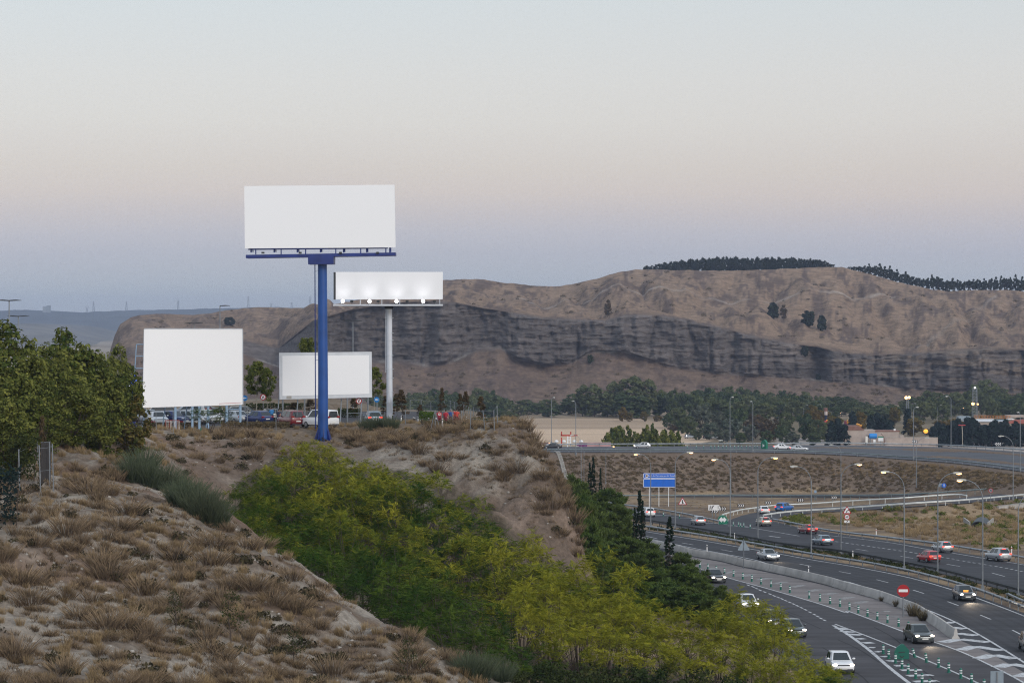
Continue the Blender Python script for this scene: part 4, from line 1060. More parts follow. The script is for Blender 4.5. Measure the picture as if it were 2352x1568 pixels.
# ---- riverside trees below the cliff
FARB = [broadleaf(400 + i, 16, 6.2, 55, 42, .95, M['leaf_far'], M['bark'], 'round', .05, .3, .30) for i in range(3)] + [broadleaf(405, 22, 6.0, 70, 44, 1.0, M['leaf_far'], M['bark'], 'poplar', .04, .3, .27)]
def valley_tree(u, vtop, Y, w, k, name, label, group, m, base_v=None):
    p = P(u, vtop, Y); g = hgt1(p.x, p.y)
    H0 = 22.0 if k == 3 else 16.0
    h = max(3.0, p.z - g)
    return plant(name, label, 'tree', FARB[k], (p.x, p.y, g), RN.uniform(0, 6), (w * RN.uniform(.9, 1.1), w * RN.uniform(.9, 1.1), h / H0), group, m)
for u, v, Y, w in [(1338, 880, 1330, 1.0), (1365, 878, 1320, 1.1), (1415, 872, 1330, 1.2), (1450, 858, 1320, 1.3), (1485, 866, 1325, 1.2), (1515, 900, 1330, 1.0), (1395, 895, 1318, .9), (1470, 905, 1300, 1.1), (1435, 900, 1300, 1.1)]:
    valley_tree(u, v, Y, w, 3, 'poplar', 'tall dark poplar of the clump behind the pale field', 'tall poplars behind the field', M['leaf_far'])
us_, n_ = [], 0
prof = cv([(880, 905), (960, 898), (1010, 886), (1060, 897), (1100, 891), (1140, 905), (1185, 925), (1230, 918), (1290, 925), (1330, 905), (1540, 898), (1600, 893), (1680, 892), (1750, 902), (1820, 899), (1880, 905), (1960, 918), (2020, 930), (2080, 915), (2130, 900), (2200, 898), (2260, 880), (2310, 905), (2400, 900), (2600, 900)])
for row, (Y, dv) in enumerate([(1420, 0), (1340, 9), (1260, 20)]):
    u = 860 + row * 9
    while u < 2520:
        if not (1195 < u < 1560 and row > 1) and RN.random() > .06:
            v = prof(u) + dv + RN.uniform(-7, 9)
            valley_tree(u, v, Y + RN.uniform(-25, 25), RN.uniform(.62, 1.0), RN.randrange(3), 'riverside_tree', 'dark green tree in the long belt below the cliff', 'riverside trees below the cliff', M['leaf_far'])
        u += RN.uniform(22, 34)
for u, v in [(1430, 925), (1445, 938), (1480, 935), (1510, 945)]:
    valley_tree(u, v + 8, 1255, .35, 0, 'autumn_tree', 'small yellow tree at the far edge of the field', 'small yellow trees by the field', M['leaf_autumn'])
for u, v, Y, w, c in [(1560, 935, 1150, .7, 0), (1610, 928, 1160, .8, 2), (1650, 945, 1110, .8, 2), (1690, 935, 1120, .8, 0), (1630, 968, 1060, .6, 2), (1580, 955, 1090, .55, 0), (1680, 960, 1060, .7, 2), (1735, 950, 1070, .7, 1), (1770, 960, 1050, .7, 1), (1805, 945, 1070, .7, 0), (1850, 950, 1060, .7, 0), (1795, 975, 1030, .5, 0), (1880, 962, 1050, .65, 0), (1720, 975, 1045, .6, 2), (1660, 985, 1030, .5, 2),
                      (1535, 948, 1180, .5, 0), (1565, 965, 1120, .45, 0), (1870, 993, 1010, .55, 0), (1900, 980, 1040, .5, 0), (1820, 990, 1015, .5, 2), (1760, 988, 1020, .45, 0), (1700, 992, 1020, .4, 0), (1600, 985, 1060, .45, 0), (1545, 975, 1120, .4, 1), (1925, 970, 1060, .5, 0)]:
    nm, lb, gp, mm = [('scrub_tree', 'mid green bushy tree in the rough ground behind the upper road', 'bushy green trees behind the upper road', M['leaf_far']), ('brown_tree', 'brownish bare-looking tree in the rough ground behind the upper road', 'brownish trees behind the upper road', M['leaf_rust']), ('willow', 'grey-green willow in the rough ground behind the upper road', 'grey-green willows behind the upper road', M['leaf_grey'])][c]
    valley_tree(u, v, Y, w, RN.randrange(3), nm, lb, gp, mm)
for u, v, Y, w in [(1412, 978, 700, .42), (1432, 974, 705, .42), (1402, 990, 690, .35), (1460, 992, 695, .33), (1492, 972, 700, .36), (1515, 985, 695, .4), (1550, 990, 700, .42), (1535, 985, 705, .35), (1480, 985, 700, .3)]:
    valley_tree(u, v, Y, w, RN.randrange(3), 'hedgerow_tree', 'olive bush tree in the row beside the upper road', 'bush trees beside the upper road', M['leaf_left'])
AUT = [(1865, 930), (1890, 940), (1975, 945), (2055, 935), (2100, 960), (2160, 968), (2190, 962), (2220, 965), (2035, 985), (2135, 985), (2260, 955), (2340, 970), (1915, 955)]
for u, v in AUT:
    valley_tree(u, v, RN.uniform(1060, 1200), RN.uniform(.45, .7), RN.randrange(3), 'autumn_tree', 'ochre autumn tree around the leisure park', 'ochre trees around the leisure park', M['leaf_autumn'])
SPR = [broadleaf(430 + i, 10, 2.6, 60, 40, .55, M['leaf_spruce'], M['bark'], 'cone', .02, .15, .4) for i in range(2)]
for u, v, Y in [(1910, 968, 985), (1925, 962, 990), (1940, 975, 985), (2000, 955, 1040), (2015, 950, 1045), (2030, 958, 1040), (2045, 965, 1035), (1958, 945, 1100), (2085, 940, 1100)] + [(2145 + i * 11 + RN.uniform(-3, 3), 972 + RN.uniform(-8, 8) - (6 if 4 < i < 10 else 0), 1010 + RN.uniform(-12, 12)) for i in range(21)]:
    p = P(u, v, Y); g = hgt1(p.x, p.y)
    plant('spruce', 'dark blue-green conifer in the hedge row of the leisure park', 'tree', SPR[RN.randrange(2)], (p.x, p.y, g), RN.uniform(0, 6), (1.1, 1.1, max(3, p.z - g) / 10.0), 'dark conifers of the leisure park')
# ---- pines on the skyline and a few lone trees on the hill
RPN = [pine(500 + i, 8.0, 2.7, 26, 26, M['needle_far'], 1.5) for i in range(3)]
RTR = [broadleaf(510 + i, 10.0, 2.0, 26, 30, .9, M['needle_far'], M['bark'], 'poplar', .06, .22, .36) for i in range(2)]
def on_ridge(u, back):
    i = int((u - us[0]) / 4.0)
    k = HV[max(0, min(len(us) - 1, i))]
    j = int(np.argmin(np.abs(k[:, 1] - (k[int(.91 * (NS - 1)), 1] + back))))
    return Vector(k[j])
topf = cv([(1478, 612), (1490, 609), (1502, 610), (1515, 606), (1560, 600), (1600, 594), (1640, 591), (1720, 592), (1800, 592), (1850, 594), (1890, 597), (1915, 606)])
for u in list(np.arange(1484, 1916, 6.4)) + list(np.arange(1530, 1900, 11.0)):
    b = on_ridge(u, RN.uniform(8, 45))
    s, t = ray(u, topf(u) + RN.uniform(-1.5, 3))
    h = max(3.2, CAMZ + t * b.y - b.z)
    plant('hilltop_pine', 'dark pine of the dense wood on the highest hilltop', 'tree', RPN[RN.randrange(3)], b - Vector((0, 0, .6)), RN.uniform(0, 6), (RN.uniform(.8, 1.15), RN.uniform(.8, 1.15), (h + .6) / 8.0), 'pines of the dense hilltop wood')
topg = cv([(1950, 612), (1975, 610), (2000, 604), (2015, 606), (2035, 610), (2050, 616), (2080, 622), (2110, 634), (2125, 640), (2140, 631), (2165, 638), (2200, 644), (2230, 640), (2260, 642), (2300, 635), (2340, 634), (2352, 634), (2600, 640)])
for u in np.arange(1954, 2470, 6.0):
    b = on_ridge(u, RN.uniform(2, 40))
    s, t = ray(u, topg(u) + RN.uniform(-4, 6))
    h = max(3.5, CAMZ + t * b.y - b.z)
    plant('ridge_tree', 'dark slender tree of the open wood along the descending ridge', 'tree', RTR[RN.randrange(2)] if RN.random() < .6 else RPN[RN.randrange(3)], b - Vector((0, 0, .6)), RN.uniform(0, 6), (RN.uniform(.7, 1.15), RN.uniform(.7, 1.15), (h + .6) / (10.0 if True else 8)), 'slender trees along the ridge')
HTR = broadleaf(515, 8.0, 2.4, 60, 30, .75, M['needle_far'], M['bark'], 'round', .06, .2, .34)
def on_hill(u, v):
    i = int((u - us[0]) / 4.0)
    k = HV[max(0, min(len(us) - 1, i))]
    pv = pix(k[:, 0], k[:, 1], k[:, 2])[1]
    j = int(np.argmax(pv <= v))
    return Vector(k[max(1, j)])
for u, vb, vt, w, mm, lb in [(1777, 733, 697, 1.0, 'needle_far', 'dark bushy tree high on the bare hillside'), (1800, 735, 703, .75, 'leaf_rust', 'bare brownish tree beside the dark one on the hillside'), (1857, 752, 716, 1.15, 'needle_far', 'largest dark tree in the hillside hollow'), (1888, 762, 726, .8, 'needle_far', 'narrow dark tree at the lower end of the hollow'), (1397, 728, 691, .7, 'leaf_rust', 'dead brown tree on the cliff edge'), (531, 749, 729, 1.3, 'needle_far', 'round dark bush on the far brown hill'), (1851, 818, 795, .7, 'needle_far', 'small dark bush clinging to the cliff top'), (1881, 872, 858, .45, 'needle_far', 'small dark bush at the cliff foot'), (1358, 835, 815, .5, 'leaf_hedge', 'small green bush on the talus below the cliff')]:
    b = on_hill(u, vb)
    s, t = ray(u, vt)
    plant('hillside_tree', lb, 'tree', RTR[0] if mm == 'leaf_rust' else HTR, b - Vector((0, 0, .4)), RN.uniform(0, 6), (w * 1.6, w * 1.6, (CAMZ + t * b.y - b.z) / (10.0 if mm == 'leaf_rust' else 8.0) * 1.1), None, M[mm])
for i, (u, v, Y, w) in enumerate([(2265, 872, 1440, 1.3), (2300, 892, 1450, .9)]):
    valley_tree(u, v, Y, w, 1, 'riverside_tree', ['tall dark crown standing out of the belt beside the lattice mast', 'smaller dark crown up the slope behind the belt'][i], None, M['leaf_far'])

# ---- dry slope plants
SHR = []
for i in range(9):
    V, f, t = tuft(600 + i, 190, 1.0, .95 + .06 * (i % 4), .020, .38, .3)
    SHR.append((npmesh('dry_shrub', V, f, [M['dry']], fattr={'tint': t}), (V, f, t)))
STR = [tuft(620 + i, 120, .7, .95, .018, .72) for i in range(5)]
NEAR_POLY = [(-40, 1090), (250, 1078), (430, 1062), (520, 1190), (600, 1235), (700, 1318), (790, 1358), (900, 1418), (1000, 1488), (1150, 1580), (-40, 1600)]
FACE_POLY = [(372, 1000), (640, 1000), (700, 1020), (640, 1060), (560, 1100), (520, 1085), (400, 1060)]
FACE2_POLY = [(790, 985), (1200, 973), (1250, 1040), (1290, 1120), (1332, 1222), (1320, 1285), (1235, 1240), (1120, 1115), (1000, 1085), (880, 1040), (790, 1030), (735, 1010), (745, 990)]
def sample_poly(poly, n, seed, mind=0, clump=0):
    r = rng_(seed)
    a = np.array(poly); lo, hi = a.min(0), a.max(0)
    got = []
    for _ in range(n * 40):
        p = r.uniform(lo, hi)
        if not pip(np.array([p[0]]), np.array([p[1]]), poly)[0]: continue
        if clump and vnoise(np.array(p[0] / clump), np.array(p[1] / (clump * .6)), seed + 5) * .65 + vnoise(np.array(p[0] / clump * 2.3), np.array(p[1] / clump * 3.5), seed + 9) * .35 < .40 + r.uniform(-.10, .10): continue
        if mind and any((p[0] - q[0]) ** 2 + ((p[1] - q[1]) * 1.3) ** 2 < mind ** 2 for q in got): continue
        got.append(p)
        if len(got) >= n: break
    return np.array(got)
def sample_ground(poly, n, seed, y0=90, y1=620):
    """ground points spread evenly over the slope itself that lie inside the outline"""
    q = sample_poly(poly, 160, seed + 50)
    X, Yv, Z = hit(q[:, 0], q[:, 1], y0, y1); ok = np.isfinite(Z)
    r = rng_(seed); lo = np.array([X[ok].min(), Yv[ok].min()]) - 2; hi = np.array([X[ok].max(), Yv[ok].max()]) + 2
    out = []
    for _ in range(40):
        p = r.uniform(lo, hi, (3000, 2)); z = Hgt(p[:, 0], p[:, 1]); a, b = pix(p[:, 0], p[:, 1], z)
        out.append(np.column_stack([p, z])[pip(a, b, poly)])
        if sum(map(len, out)) >= n: break
    return np.concatenate(out)[:n]
for poly, n, md, seed, lb, gp in [(NEAR_POLY, 185, 23, 1, 'dry brown twiggy shrub on the pale near slope', 'dry shrubs on the near slope'), (FACE_POLY, 22, 16, 2, 'dry brown shrub on the eroded bank below the car park', 'dry shrubs on the bank below the car park'), (FACE2_POLY, 135, 16, 3, 'dry brown shrub on the cut slope beside the motorway', 'dry shrubs on the cut slope')]:
    if poly is NEAR_POLY:
        q = sample_poly(poly, n, seed, md, 120); X, Yv, Z = hit(q[:, 0], q[:, 1])
    else: X, Yv, Z = sample_ground(poly, n, seed).T
    for xx, yy, zz in zip(X, Yv, Z):
        if not np.isfinite(zz): continue
        o = link('dry_shrub', SHR[RN.randrange(9)][0], None, (xx, yy, hgt1(xx, yy) - .05), RN.uniform(0, 6.28))
        s_ = RN.choice([.5, .65, .8, .95, 1.1, 1.45])
        o.scale = (s_ * RN.uniform(.9, 1.35), s_ * RN.uniform(.9, 1.35), s_ * RN.uniform(.7, 1.1))
        tag(o, lb, 'shrub', gp)
# uncountable low tufts between them
def scatter_on(name, polys, protos, m, smin, smax, label, seed, y0=90, y1=620, clump=95):
    G3 = []
    for i, (p, n) in enumerate(polys):
        if p is NEAR_POLY:
            q = sample_poly(p, n, seed + i, 0, clump); X, Yv, Z = hit(q[:, 0], q[:, 1], y0, y1)
            G3.append(np.column_stack([X, Yv, Z])[np.isfinite(Z)])
        else: G3.append(sample_ground(p, n, seed + i, y0, y1))
    G3 = np.concatenate(G3)
    r = rng_(seed); n = len(G3)
    zz = Hgt(G3[:, 0], G3[:, 1]) - .04
    return scatter(name, protos, np.stack([G3[:, 0], G3[:, 1], zz], 1), r.uniform(0, 6.28, n), r.uniform(smin, smax, n), m, label, r.normal(0, .16, n))
SML = [tuft(640 + i, 44, .8, .55, .022, .35) for i in range(6)]
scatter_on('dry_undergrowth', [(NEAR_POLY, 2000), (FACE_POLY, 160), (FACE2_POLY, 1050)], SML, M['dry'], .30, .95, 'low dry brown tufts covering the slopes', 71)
TOP_POLY = [(330, 985), (640, 978), (700, 985), (780, 975), (1000, 965), (1190, 962), (1215, 985), (1180, 1005), (1000, 1020), (800, 1005), (640, 1010), (400, 1010), (330, 1010)]
LEFT_POLY = [(-40, 1000), (330, 985), (430, 1060), (250, 1090), (-40, 1110)]
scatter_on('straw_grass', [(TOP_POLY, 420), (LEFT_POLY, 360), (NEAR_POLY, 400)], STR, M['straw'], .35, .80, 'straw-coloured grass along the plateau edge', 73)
EMB_POLY = [(1270, 1046), (1700, 1048), (2000, 1056), (2352, 1092), (2360, 1122), (2000, 1130), (1500, 1130), (1300, 1128)]
BASG = [tuft(680 + i, 70, 1.0, 1.0, .035, .6) for i in range(4)]
BUSH = [bushlet(660 + i, 1.0, .75, 90, .20) for i in range(5)]
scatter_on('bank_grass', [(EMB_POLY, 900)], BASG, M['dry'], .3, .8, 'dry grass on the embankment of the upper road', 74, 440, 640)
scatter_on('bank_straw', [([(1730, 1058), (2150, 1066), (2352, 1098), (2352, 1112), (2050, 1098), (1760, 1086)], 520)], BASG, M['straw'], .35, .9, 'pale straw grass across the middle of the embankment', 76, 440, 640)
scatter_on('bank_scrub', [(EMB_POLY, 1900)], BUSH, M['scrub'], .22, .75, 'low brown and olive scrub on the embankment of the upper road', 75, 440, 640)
BAS_POLY = [(1862, 1182), (2352, 1150), (2360, 1262), (2200, 1255), (1990, 1212), (1880, 1198)]
BASG = [tuft(680 + i, 70, 1.0, 1.0, .035, .6) for i in range(4)]
scatter_on('basin_grass', [(BAS_POLY, 520)], BASG, M['straw'], .5, 1.2, 'tall dry grass in the hollow below the exit ramp', 77, 280, 470)
scatter_on('basin_scrub', [([(1880, 1180), (2352, 1152), (2356, 1185), (2150, 1200), (1900, 1205)], 90), ([(2180, 1205), (2352, 1180), (2356, 1262), (2250, 1258)], 60), ([(1800, 1188), (1880, 1190), (1870, 1212), (1800, 1205)], 25)], BUSH, M['leaf_cp'], .4, 1.2, 'olive scrub around the culvert and ramp', 78, 280, 470)
ISL_POLY = [(1430, 1146), (1900, 1146), (1800, 1160), (1700, 1172), (1650, 1195), (1560, 1178), (1430, 1165)]
scatter_on('island_grass', [(ISL_POLY, 240)], BASG, M['straw'], .12, .35, 'short dry grass on the traffic island', 79, 380, 560)
MED = [q6(400, 812), q6(900, 868), q6(1300, 940), q6(1800, 1030), q7(330, 1112), q7(1000, 1240), q7(1500, 1360), q7(2000, 1500), q7(2352, 1600), q7(2352, 1650), q7(1900, 1490), q7(1400, 1372), q7(900, 1262), q7(330, 1150), q6(1800, 1062), q6(1300, 968), q6(900, 898), q6(400, 838)]
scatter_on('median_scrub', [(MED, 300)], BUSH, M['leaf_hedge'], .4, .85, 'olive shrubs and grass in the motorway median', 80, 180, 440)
scatter_on('median_grass', [(MED, 420)], BASG, M['straw'], .2, .5, 'dry grass in the motorway median', 82, 180, 440)
# dark scrub dotted over the far hill
r = rng_(91); hp_ = []
for _ in range(900):
    u_, t_ = r.uniform(300, 2700), r.choice([r.uniform(.615, .90), r.uniform(.03, .24)])
    if vnoise(np.array(u_ / 45), np.array(t_ * 22), 92) > .45: hp_.append(hill_at(u_, t_) - np.array([0, 0, .3]))
scatter('hill_scrub', BUSH, hp_, r.uniform(0, 6.28, len(hp_)), r.uniform(.9, 2.6, len(hp_)), M['scrub'], 'dark low scrub dotted over the far hill', r.normal(-.15, .15, len(hp_)))
for u, v, s_ in [(1203, 975, 1.5), (1215, 985, 1.2), (1228, 1008, 1.3), (1240, 1028, .9), (1252, 1048, 1.0), (1268, 1078, .9), (1280, 1100, 1.1), (1290, 1122, .8), (1300, 1140, 1.0), (1312, 1168, .9), (1322, 1195, 1.1), (1328, 1216, 1.2), (1330, 1250, 1.1), (1326, 1275, 1.2)]:
    X, Yv, Z = hit([u - 3], [v + 3]); o = link('dry_shrub', SHR[RN.randrange(9)][0], None, (float(X[0]), float(Yv[0]), hgt1(float(X[0]), float(Yv[0])) - .1), RN.uniform(0, 6)); o.scale = (s_,) * 3
    tag(o, 'dry brown shrub on the cut slope beside the motorway', 'shrub', 'dry shrubs on the cut slope')
scatter_on('dark_scrub', [(NEAR_POLY, 110), (FACE_POLY, 14), (FACE2_POLY, 60)], BUSH, M['scrub_dark'], .3, .85, 'low dark olive scrub among the dry tufts', 84)
# blue-green broom beside the gully
BRM = []
for i in range(3):
    V, f, t = tuft(700 + i, 520, 1.7, 2.3, .028, .50, .5)
    BRM.append(npmesh('broom_shrub', V, f, [M['broom']], fattr={'tint': t}))
for u, v in [(310, 1110), (345, 1120), (375, 1130), (330, 1090), (415, 1160), (450, 1180), (475, 1200), (400, 1140), (495, 1205), (440, 1150)]:
    X, Yv, Z = hit([u], [v]); xx, yy = float(X[0]), float(Yv[0])
    o = link('broom_shrub', BRM[RN.randrange(3)], None, (xx, yy, hgt1(xx, yy) - .1), RN.uniform(0, 6))
    o.scale = (RN.uniform(.85, 1.15),) * 3
    tag(o, 'feathery blue-green broom bush at the edge of the gully', 'shrub', 'broom bushes by the gully')
for u, v, s_, lb in [(843, 990, .75, 'grey-green broom near the blue column'), (868, 985, .8, 'grey-green broom between both columns'), (900, 985, .7, 'grey-green broom at the foot of the white column'), (1100, 1560, .8, 'pale green broom at the lower end of the dry slope'), (1075, 1555, .7, 'thin pale broom among dry shrubs at the slope foot'), (1150, 1572, .7, 'grey-green broom against the foot of the thicket')]:
    X, Yv, Z = hit([u], [min(v, 1567)]); xx, yy = float(X[0]), float(Yv[0])
    o = link('broom_shrub', BRM[RN.randrange(3)], None, (xx, yy, hgt1(xx, yy) - .1), RN.uniform(0, 6)); o.scale = (s_,) * 3
    tag(o, lb, 'shrub')
# thin saplings on the near slope
SAP = []
for i in range(3):
    r = rng_(720 + i)
    mb = MB(); tp = []
    mb.tube([(0, 0, -.1), (.05, 0, .6), (.02 + .1 * r.normal(), .05, 1.4), (.1 * r.normal(), 0, 2.4)], [.035, .03, .02, .008], 5)
    for k in range(26):
        z0 = r.uniform(.35, 2.2); a = r.uniform(0, 6.28); ln = r.uniform(.35, .95) * (1.15 - z0 / 3.2)
        e = Vector((math.cos(a) * ln * .8, math.sin(a) * ln * .8, z0 + ln * r.uniform(.4, .9)))
        mb.tube([(0.02, 0, z0), e * .5 + Vector((0, 0, z0 * .5 + .03)), e], [.012, .009, .004], 3, caps=False); tp.append(tuple(e))
    tp = np.array(tp)
    c = np.repeat(tp, 14, 0) + r.normal(size=(len(tp) * 14, 3)) * .13
    V, f = leaf_quads(c, rand_dirs(r, len(c)), .06, r, 2.0)
    SAP.append((npmesh('crown', V, f, [M['leaf_hedge']], fattr={'tint': np.clip(r.normal(.35, .25, len(f)), 0, 1)}), mb.mesh('trunk', M['bark'], True)))
for u, v, vt, k, lb in [(403, 1464, 1340, 0, 'dark bare-stemmed sapling on the near slope'), (531, 1484, 1335, 1, 'leafy green sapling on the near slope'), (445, 1478, 1425, 2, 'smallest dark sapling between two taller ones'), (675, 1535, 1424, 2, 'thin forked sapling low on the near slope'), (937, 1562, 1447, 0, 'bare twiggy sapling at the foot of the near slope')]:
    X, Yv, Z = hit([u], [v]); xx, yy = float(X[0]), float(Yv[0])
    s, t = ray(u, vt); g = hgt1(xx, yy)
    plant('slope_sapling', lb, 'sapling', SAP[k], (xx, yy, g), RN.uniform(0, 6), max(.4, (CAMZ + t * yy - g) / 2.9))
# loose stones
stp = []
for i in range(4):
    r = rng_(740 + i)
    mb = MB(); mb.ball((0, 0, 0), (.5, .42, .3), 6, 4)
    V = np.array(mb.v) * (1 + r.normal(0, .12, (len(mb.v), 1)))
    q = np.array([f for f in mb.f if len(f) == 4])
    stp.append((V, q, np.full(len(q), .5)))
M['stone'] = mat('pale_stone', (.34, .315, .28), .95, 0, (2, .25))
scatter_on('rubble', [(NEAR_POLY, 620), (FACE_POLY, 90), (FACE2_POLY, 260)], stp, M['stone'], .06, .38, 'small pale stones lying on the slopes', 83)

# ------------------------------------------------------------------ cars
PAINT = {}
def paint(name, c, rough=.28, metal=.25):
    if name not in PAINT:
        m = mat('car_paint_' + name, c, rough, metal)
        m.node_tree.nodes['Principled BSDF'].inputs['Coat Weight'].default_value = .6
        PAINT[name] = m
    return PAINT[name]
paint('silver', (.42, .44, .46), .3, .5); paint('white', (.74, .75, .76), .3, 0); paint('black', (.018, .019, .022)); paint('charcoal', (.05, .053, .058), .3, .4)
paint('greyblue', (.21, .27, .32), .3, .5); paint('red', (.42, .012, .018), .3, 0); paint('darkred', (.17, .010, .016), .3, 0); paint('blue', (.02, .13, .42)); paint('beige', (.42, .40, .34), .3, .3); paint('navy', (.015, .03, .13)); paint('darkgreen', (.06, .075, .075), .3, .3)
def hull(stations, m, name):
    """stations: (x, half width, z bottom, z top) lofted with a rounded section"""
    vs, fs = [], []
    for x, w, zb, zt in stations:
        h = zt - zb
        ring = [(-.72 * w, zb), (-.97 * w, zb + .16 * h), (-1.0 * w, zb + .48 * h), (-.975 * w, zb + .78 * h), (-.90 * w, zb + .94 * h), (-.70 * w, zt),
                (.70 * w, zt), (.90 * w, zb + .94 * h), (.975 * w, zb + .78 * h), (1.0 * w, zb + .48 * h), (.97 * w, zb + .16 * h), (.72 * w, zb)]
        vs += [(x, y, z) for y, z in ring]
    n = 12
    for i in range(len(stations) - 1):
        for k in range(n):
            fs.append((i * n + k, i * n + (k + 1) % n, (i + 1) * n + (k + 1) % n, (i + 1) * n + k))
    fs.append(tuple(range(n))); fs.append(tuple(len(vs) - n + k for k in range(n)))
    mb = MB(); mb.add(vs, fs)
    return mb
CARS = {  # L, W, H, hood z, belt z, (windscreen base x, roof front x, roof rear x, rear glass base x), tail z, rear deck
    'hatch': (4.1, 1.76, 1.48, .86, .95, (.95, .25, -1.25, -1.85), 1.0),
    'sedan': (4.55, 1.80, 1.44, .84, .93, (.95, .25, -.95, -1.70), .98),
    'estate': (4.6, 1.80, 1.48, .84, .95, (.95, .20, -1.75, -2.15), 1.0),
    'suv': (4.5, 1.86, 1.68, 1.00, 1.08, (1.0, .35, -1.55, -2.05), 1.1),
    'minivan': (4.6, 1.82, 1.74, 1.00, 1.06, (1.25, .45, -1.75, -2.12), 1.08),
    'van': (4.5, 1.82, 1.92, 1.08, 1.14, (1.45, .75, -2.05, -2.18), 1.16)}
_pro = {}
def car_meshes(style):
    if style in _pro: return _pro[style]
    L, W, H, zh, zb, (wx, rf, rr, rb), zt = CARS[style]
    hl, w = L / 2, W / 2
    st = [(hl, w * .62, .30, .56), (hl - .06, w * .80, .22, .66), (hl - .25, w * .93, .20, zh - .10), (hl - .55, w * .98, .19, zh - .03), (wx + .1, w, .19, zh + .03), (wx - .4, w, .19, zb), (0, w, .19, zb + .01), (rr, w, .19, zb + .03),
          (max(rb, -hl + .4), w * .99, .20, zt), (-hl + .22, w * .95, .22, zt - .02), (-hl + .05, w * .86, .26, zt - .08), (-hl, w * .74, .34, zt - .22)]
    mb = hull(st, None, 'body')
    # cabin: pillars and roof in body colour, glass laid just outside
    wb, wr = w * .93, w * .74
    zr_ = H
    low = [(wx, wb), (wx - .45, wb), (rr, wb), (rb, wb * .92)]
    vs = []
    B = [(wx, -wb * .86, zb - .05), (wx - .35, -wb, zb - .05), (rr, -wb, zb - .05), (rb, -wb * .86, zt - .06), (rb, wb * .86, zt - .06), (rr, wb, zb - .05), (wx - .35, wb, zb - .05), (wx, wb * .86, zb - .05)]
    mid = (rf + rr) / 2
    T = [(rf, -wr * .86, zr_ - .05), (rf - .25, -wr, zr_ - .02), (rr, -wr, zr_ - .05), (rr - .10, -wr * .84, zr_ - .10), (rr - .10, wr * .84, zr_ - .10), (rr, wr, zr_ - .05), (rf - .25, wr, zr_ - .02), (rf, wr * .86, zr_ - .05)]
    C = [(rf - .12, -wr * .6, zr_ - .005), (mid, -wr * .62, zr_), (rr + .05, -wr * .6, zr_ - .02), (rr + .05, wr * .6, zr_ - .02), (mid, wr * .62, zr_), (rf - .12, wr * .6, zr_ - .005)]
    vs = B + T + C
    fs = [(k, (k + 1) % 8, 8 + (k + 1) % 8, 8 + k) for k in range(8)]
    fs += [(8, 9, 16), (9, 10, 18, 17), (9, 17, 16), (10, 11, 18), (11, 12, 19, 18), (12, 13, 19), (13, 14, 20, 19), (14, 21, 20), (14, 15, 21), (15, 8, 16, 21), (16, 17, 20, 21), (17, 18, 19, 20)]
    mb.add(vs, fs)
    body = mb.mesh('body', None, True)
    def glass(a, b, c, d, out=.012, ins=.08):
        """panel between four corners, pulled in from its pillars and lifted off the body"""
        q = [Vector(p) for p in (a, b, c, d)]
        ctr = sum(q, Vector()) / 4
        nrm = (q[1] - q[0]).cross(q[3] - q[0]).normalized()
        q = [p + (ctr - p).normalized() * ins + nrm * out for p in q]
        inn = [p - nrm * .03 for p in q]
        m_ = MB(); m_.add(q + inn, [(0, 1, 2, 3), (7, 6, 5, 4), (0, 4, 5, 1), (1, 5, 6, 2), (2, 6, 7, 3), (3, 7, 4, 0)])
        return m_
    out = {'body': body}
    out['windscreen'] = glass(B[7], B[0], T[0], T[7]).mesh('windscreen', M['glass'])
    out['rear_window'] = glass(B[3], B[4], T[4], T[3]).mesh('rear_window', M['glass'])
    sides = []
    for sg in (0, 1):
        b1, b2, t2, t1 = ((B[1], B[2], T[2], T[1]) if sg == 0 else (B[5], B[6], T[6], T[5]))
        b1, b2, t2, t1 = [Vector(p) for p in (b1, b2, t2, t1)]
        if sg == 0:
            g = glass(b1, b1.lerp(b2, .50), t1.lerp(t2, .48), t1); g2 = glass(b1.lerp(b2, .52), b2, t2, t1.lerp(t2, .50))
        else:
            g = glass(b1, b1.lerp(b2, .50), t1.lerp(t2, .48), t1); g2 = glass(b1.lerp(b2, .52), b2, t2, t1.lerp(t2, .50))
        sides += [g.mesh('side_window', M['glass']), g2.mesh('side_window', M['glass'])]
    out['side'] = sides
    tm, rm = MB(), MB()
    tm.tube([(0, -.10, 0), (0, -.08, 0), (0, .08, 0), (0, .10, 0)], [.29, .32, .32, .29], 18)
    rm.tube([(0, -.112, 0), (0, .112, 0)], [.20, .20], 14)
    out['tyre'] = tm.mesh('tyre', M['tyre'], True); out['rim'] = rm.mesh('rim', M['rim'])
    hm_ = MB(); hm_.ball((0, 0, 0), (.14, .20, .095), 12, 6); out['headlight'] = hm_.mesh('headlight', None, True)
    tl = MB(); tl.box((0, 0, 0), (.10, .34, .17)); out['tail_light'] = tl.mesh('tail_light', None)
    pl = MB(); pl.box((0, 0, 0), (.02, .52, .12)); out['number_plate'] = pl.mesh('number_plate', M['plate'])
    bl = MB(); bl.box((0, 0, 0), (.05, .50, .06)); out['brake_light'] = bl.mesh('brake_light', None)
    mi = MB(); mi.ball((0, 0, 0), (.08, .12, .08), 8, 5); out['wing_mirror'] = mi.mesh('wing_mirror', None, True)
    gr_ = MB(); gr_.box((0, 0, 0), (.05, .95, .16)); out['grille'] = gr_.mesh('grille', M['black'])
    bp = MB(); bp.box((0, 0, 0), (.10, 1.35, .16)); out['bumper_strip'] = bp.mesh('bumper_strip', M['dark'])
    _pro[style] = out
    return out
def setm(o, m):
    if not o.data.materials: o.data.materials.append(m)
    o.material_slots[0].link = 'OBJECT'; o.material_slots[0].material = m
    return o
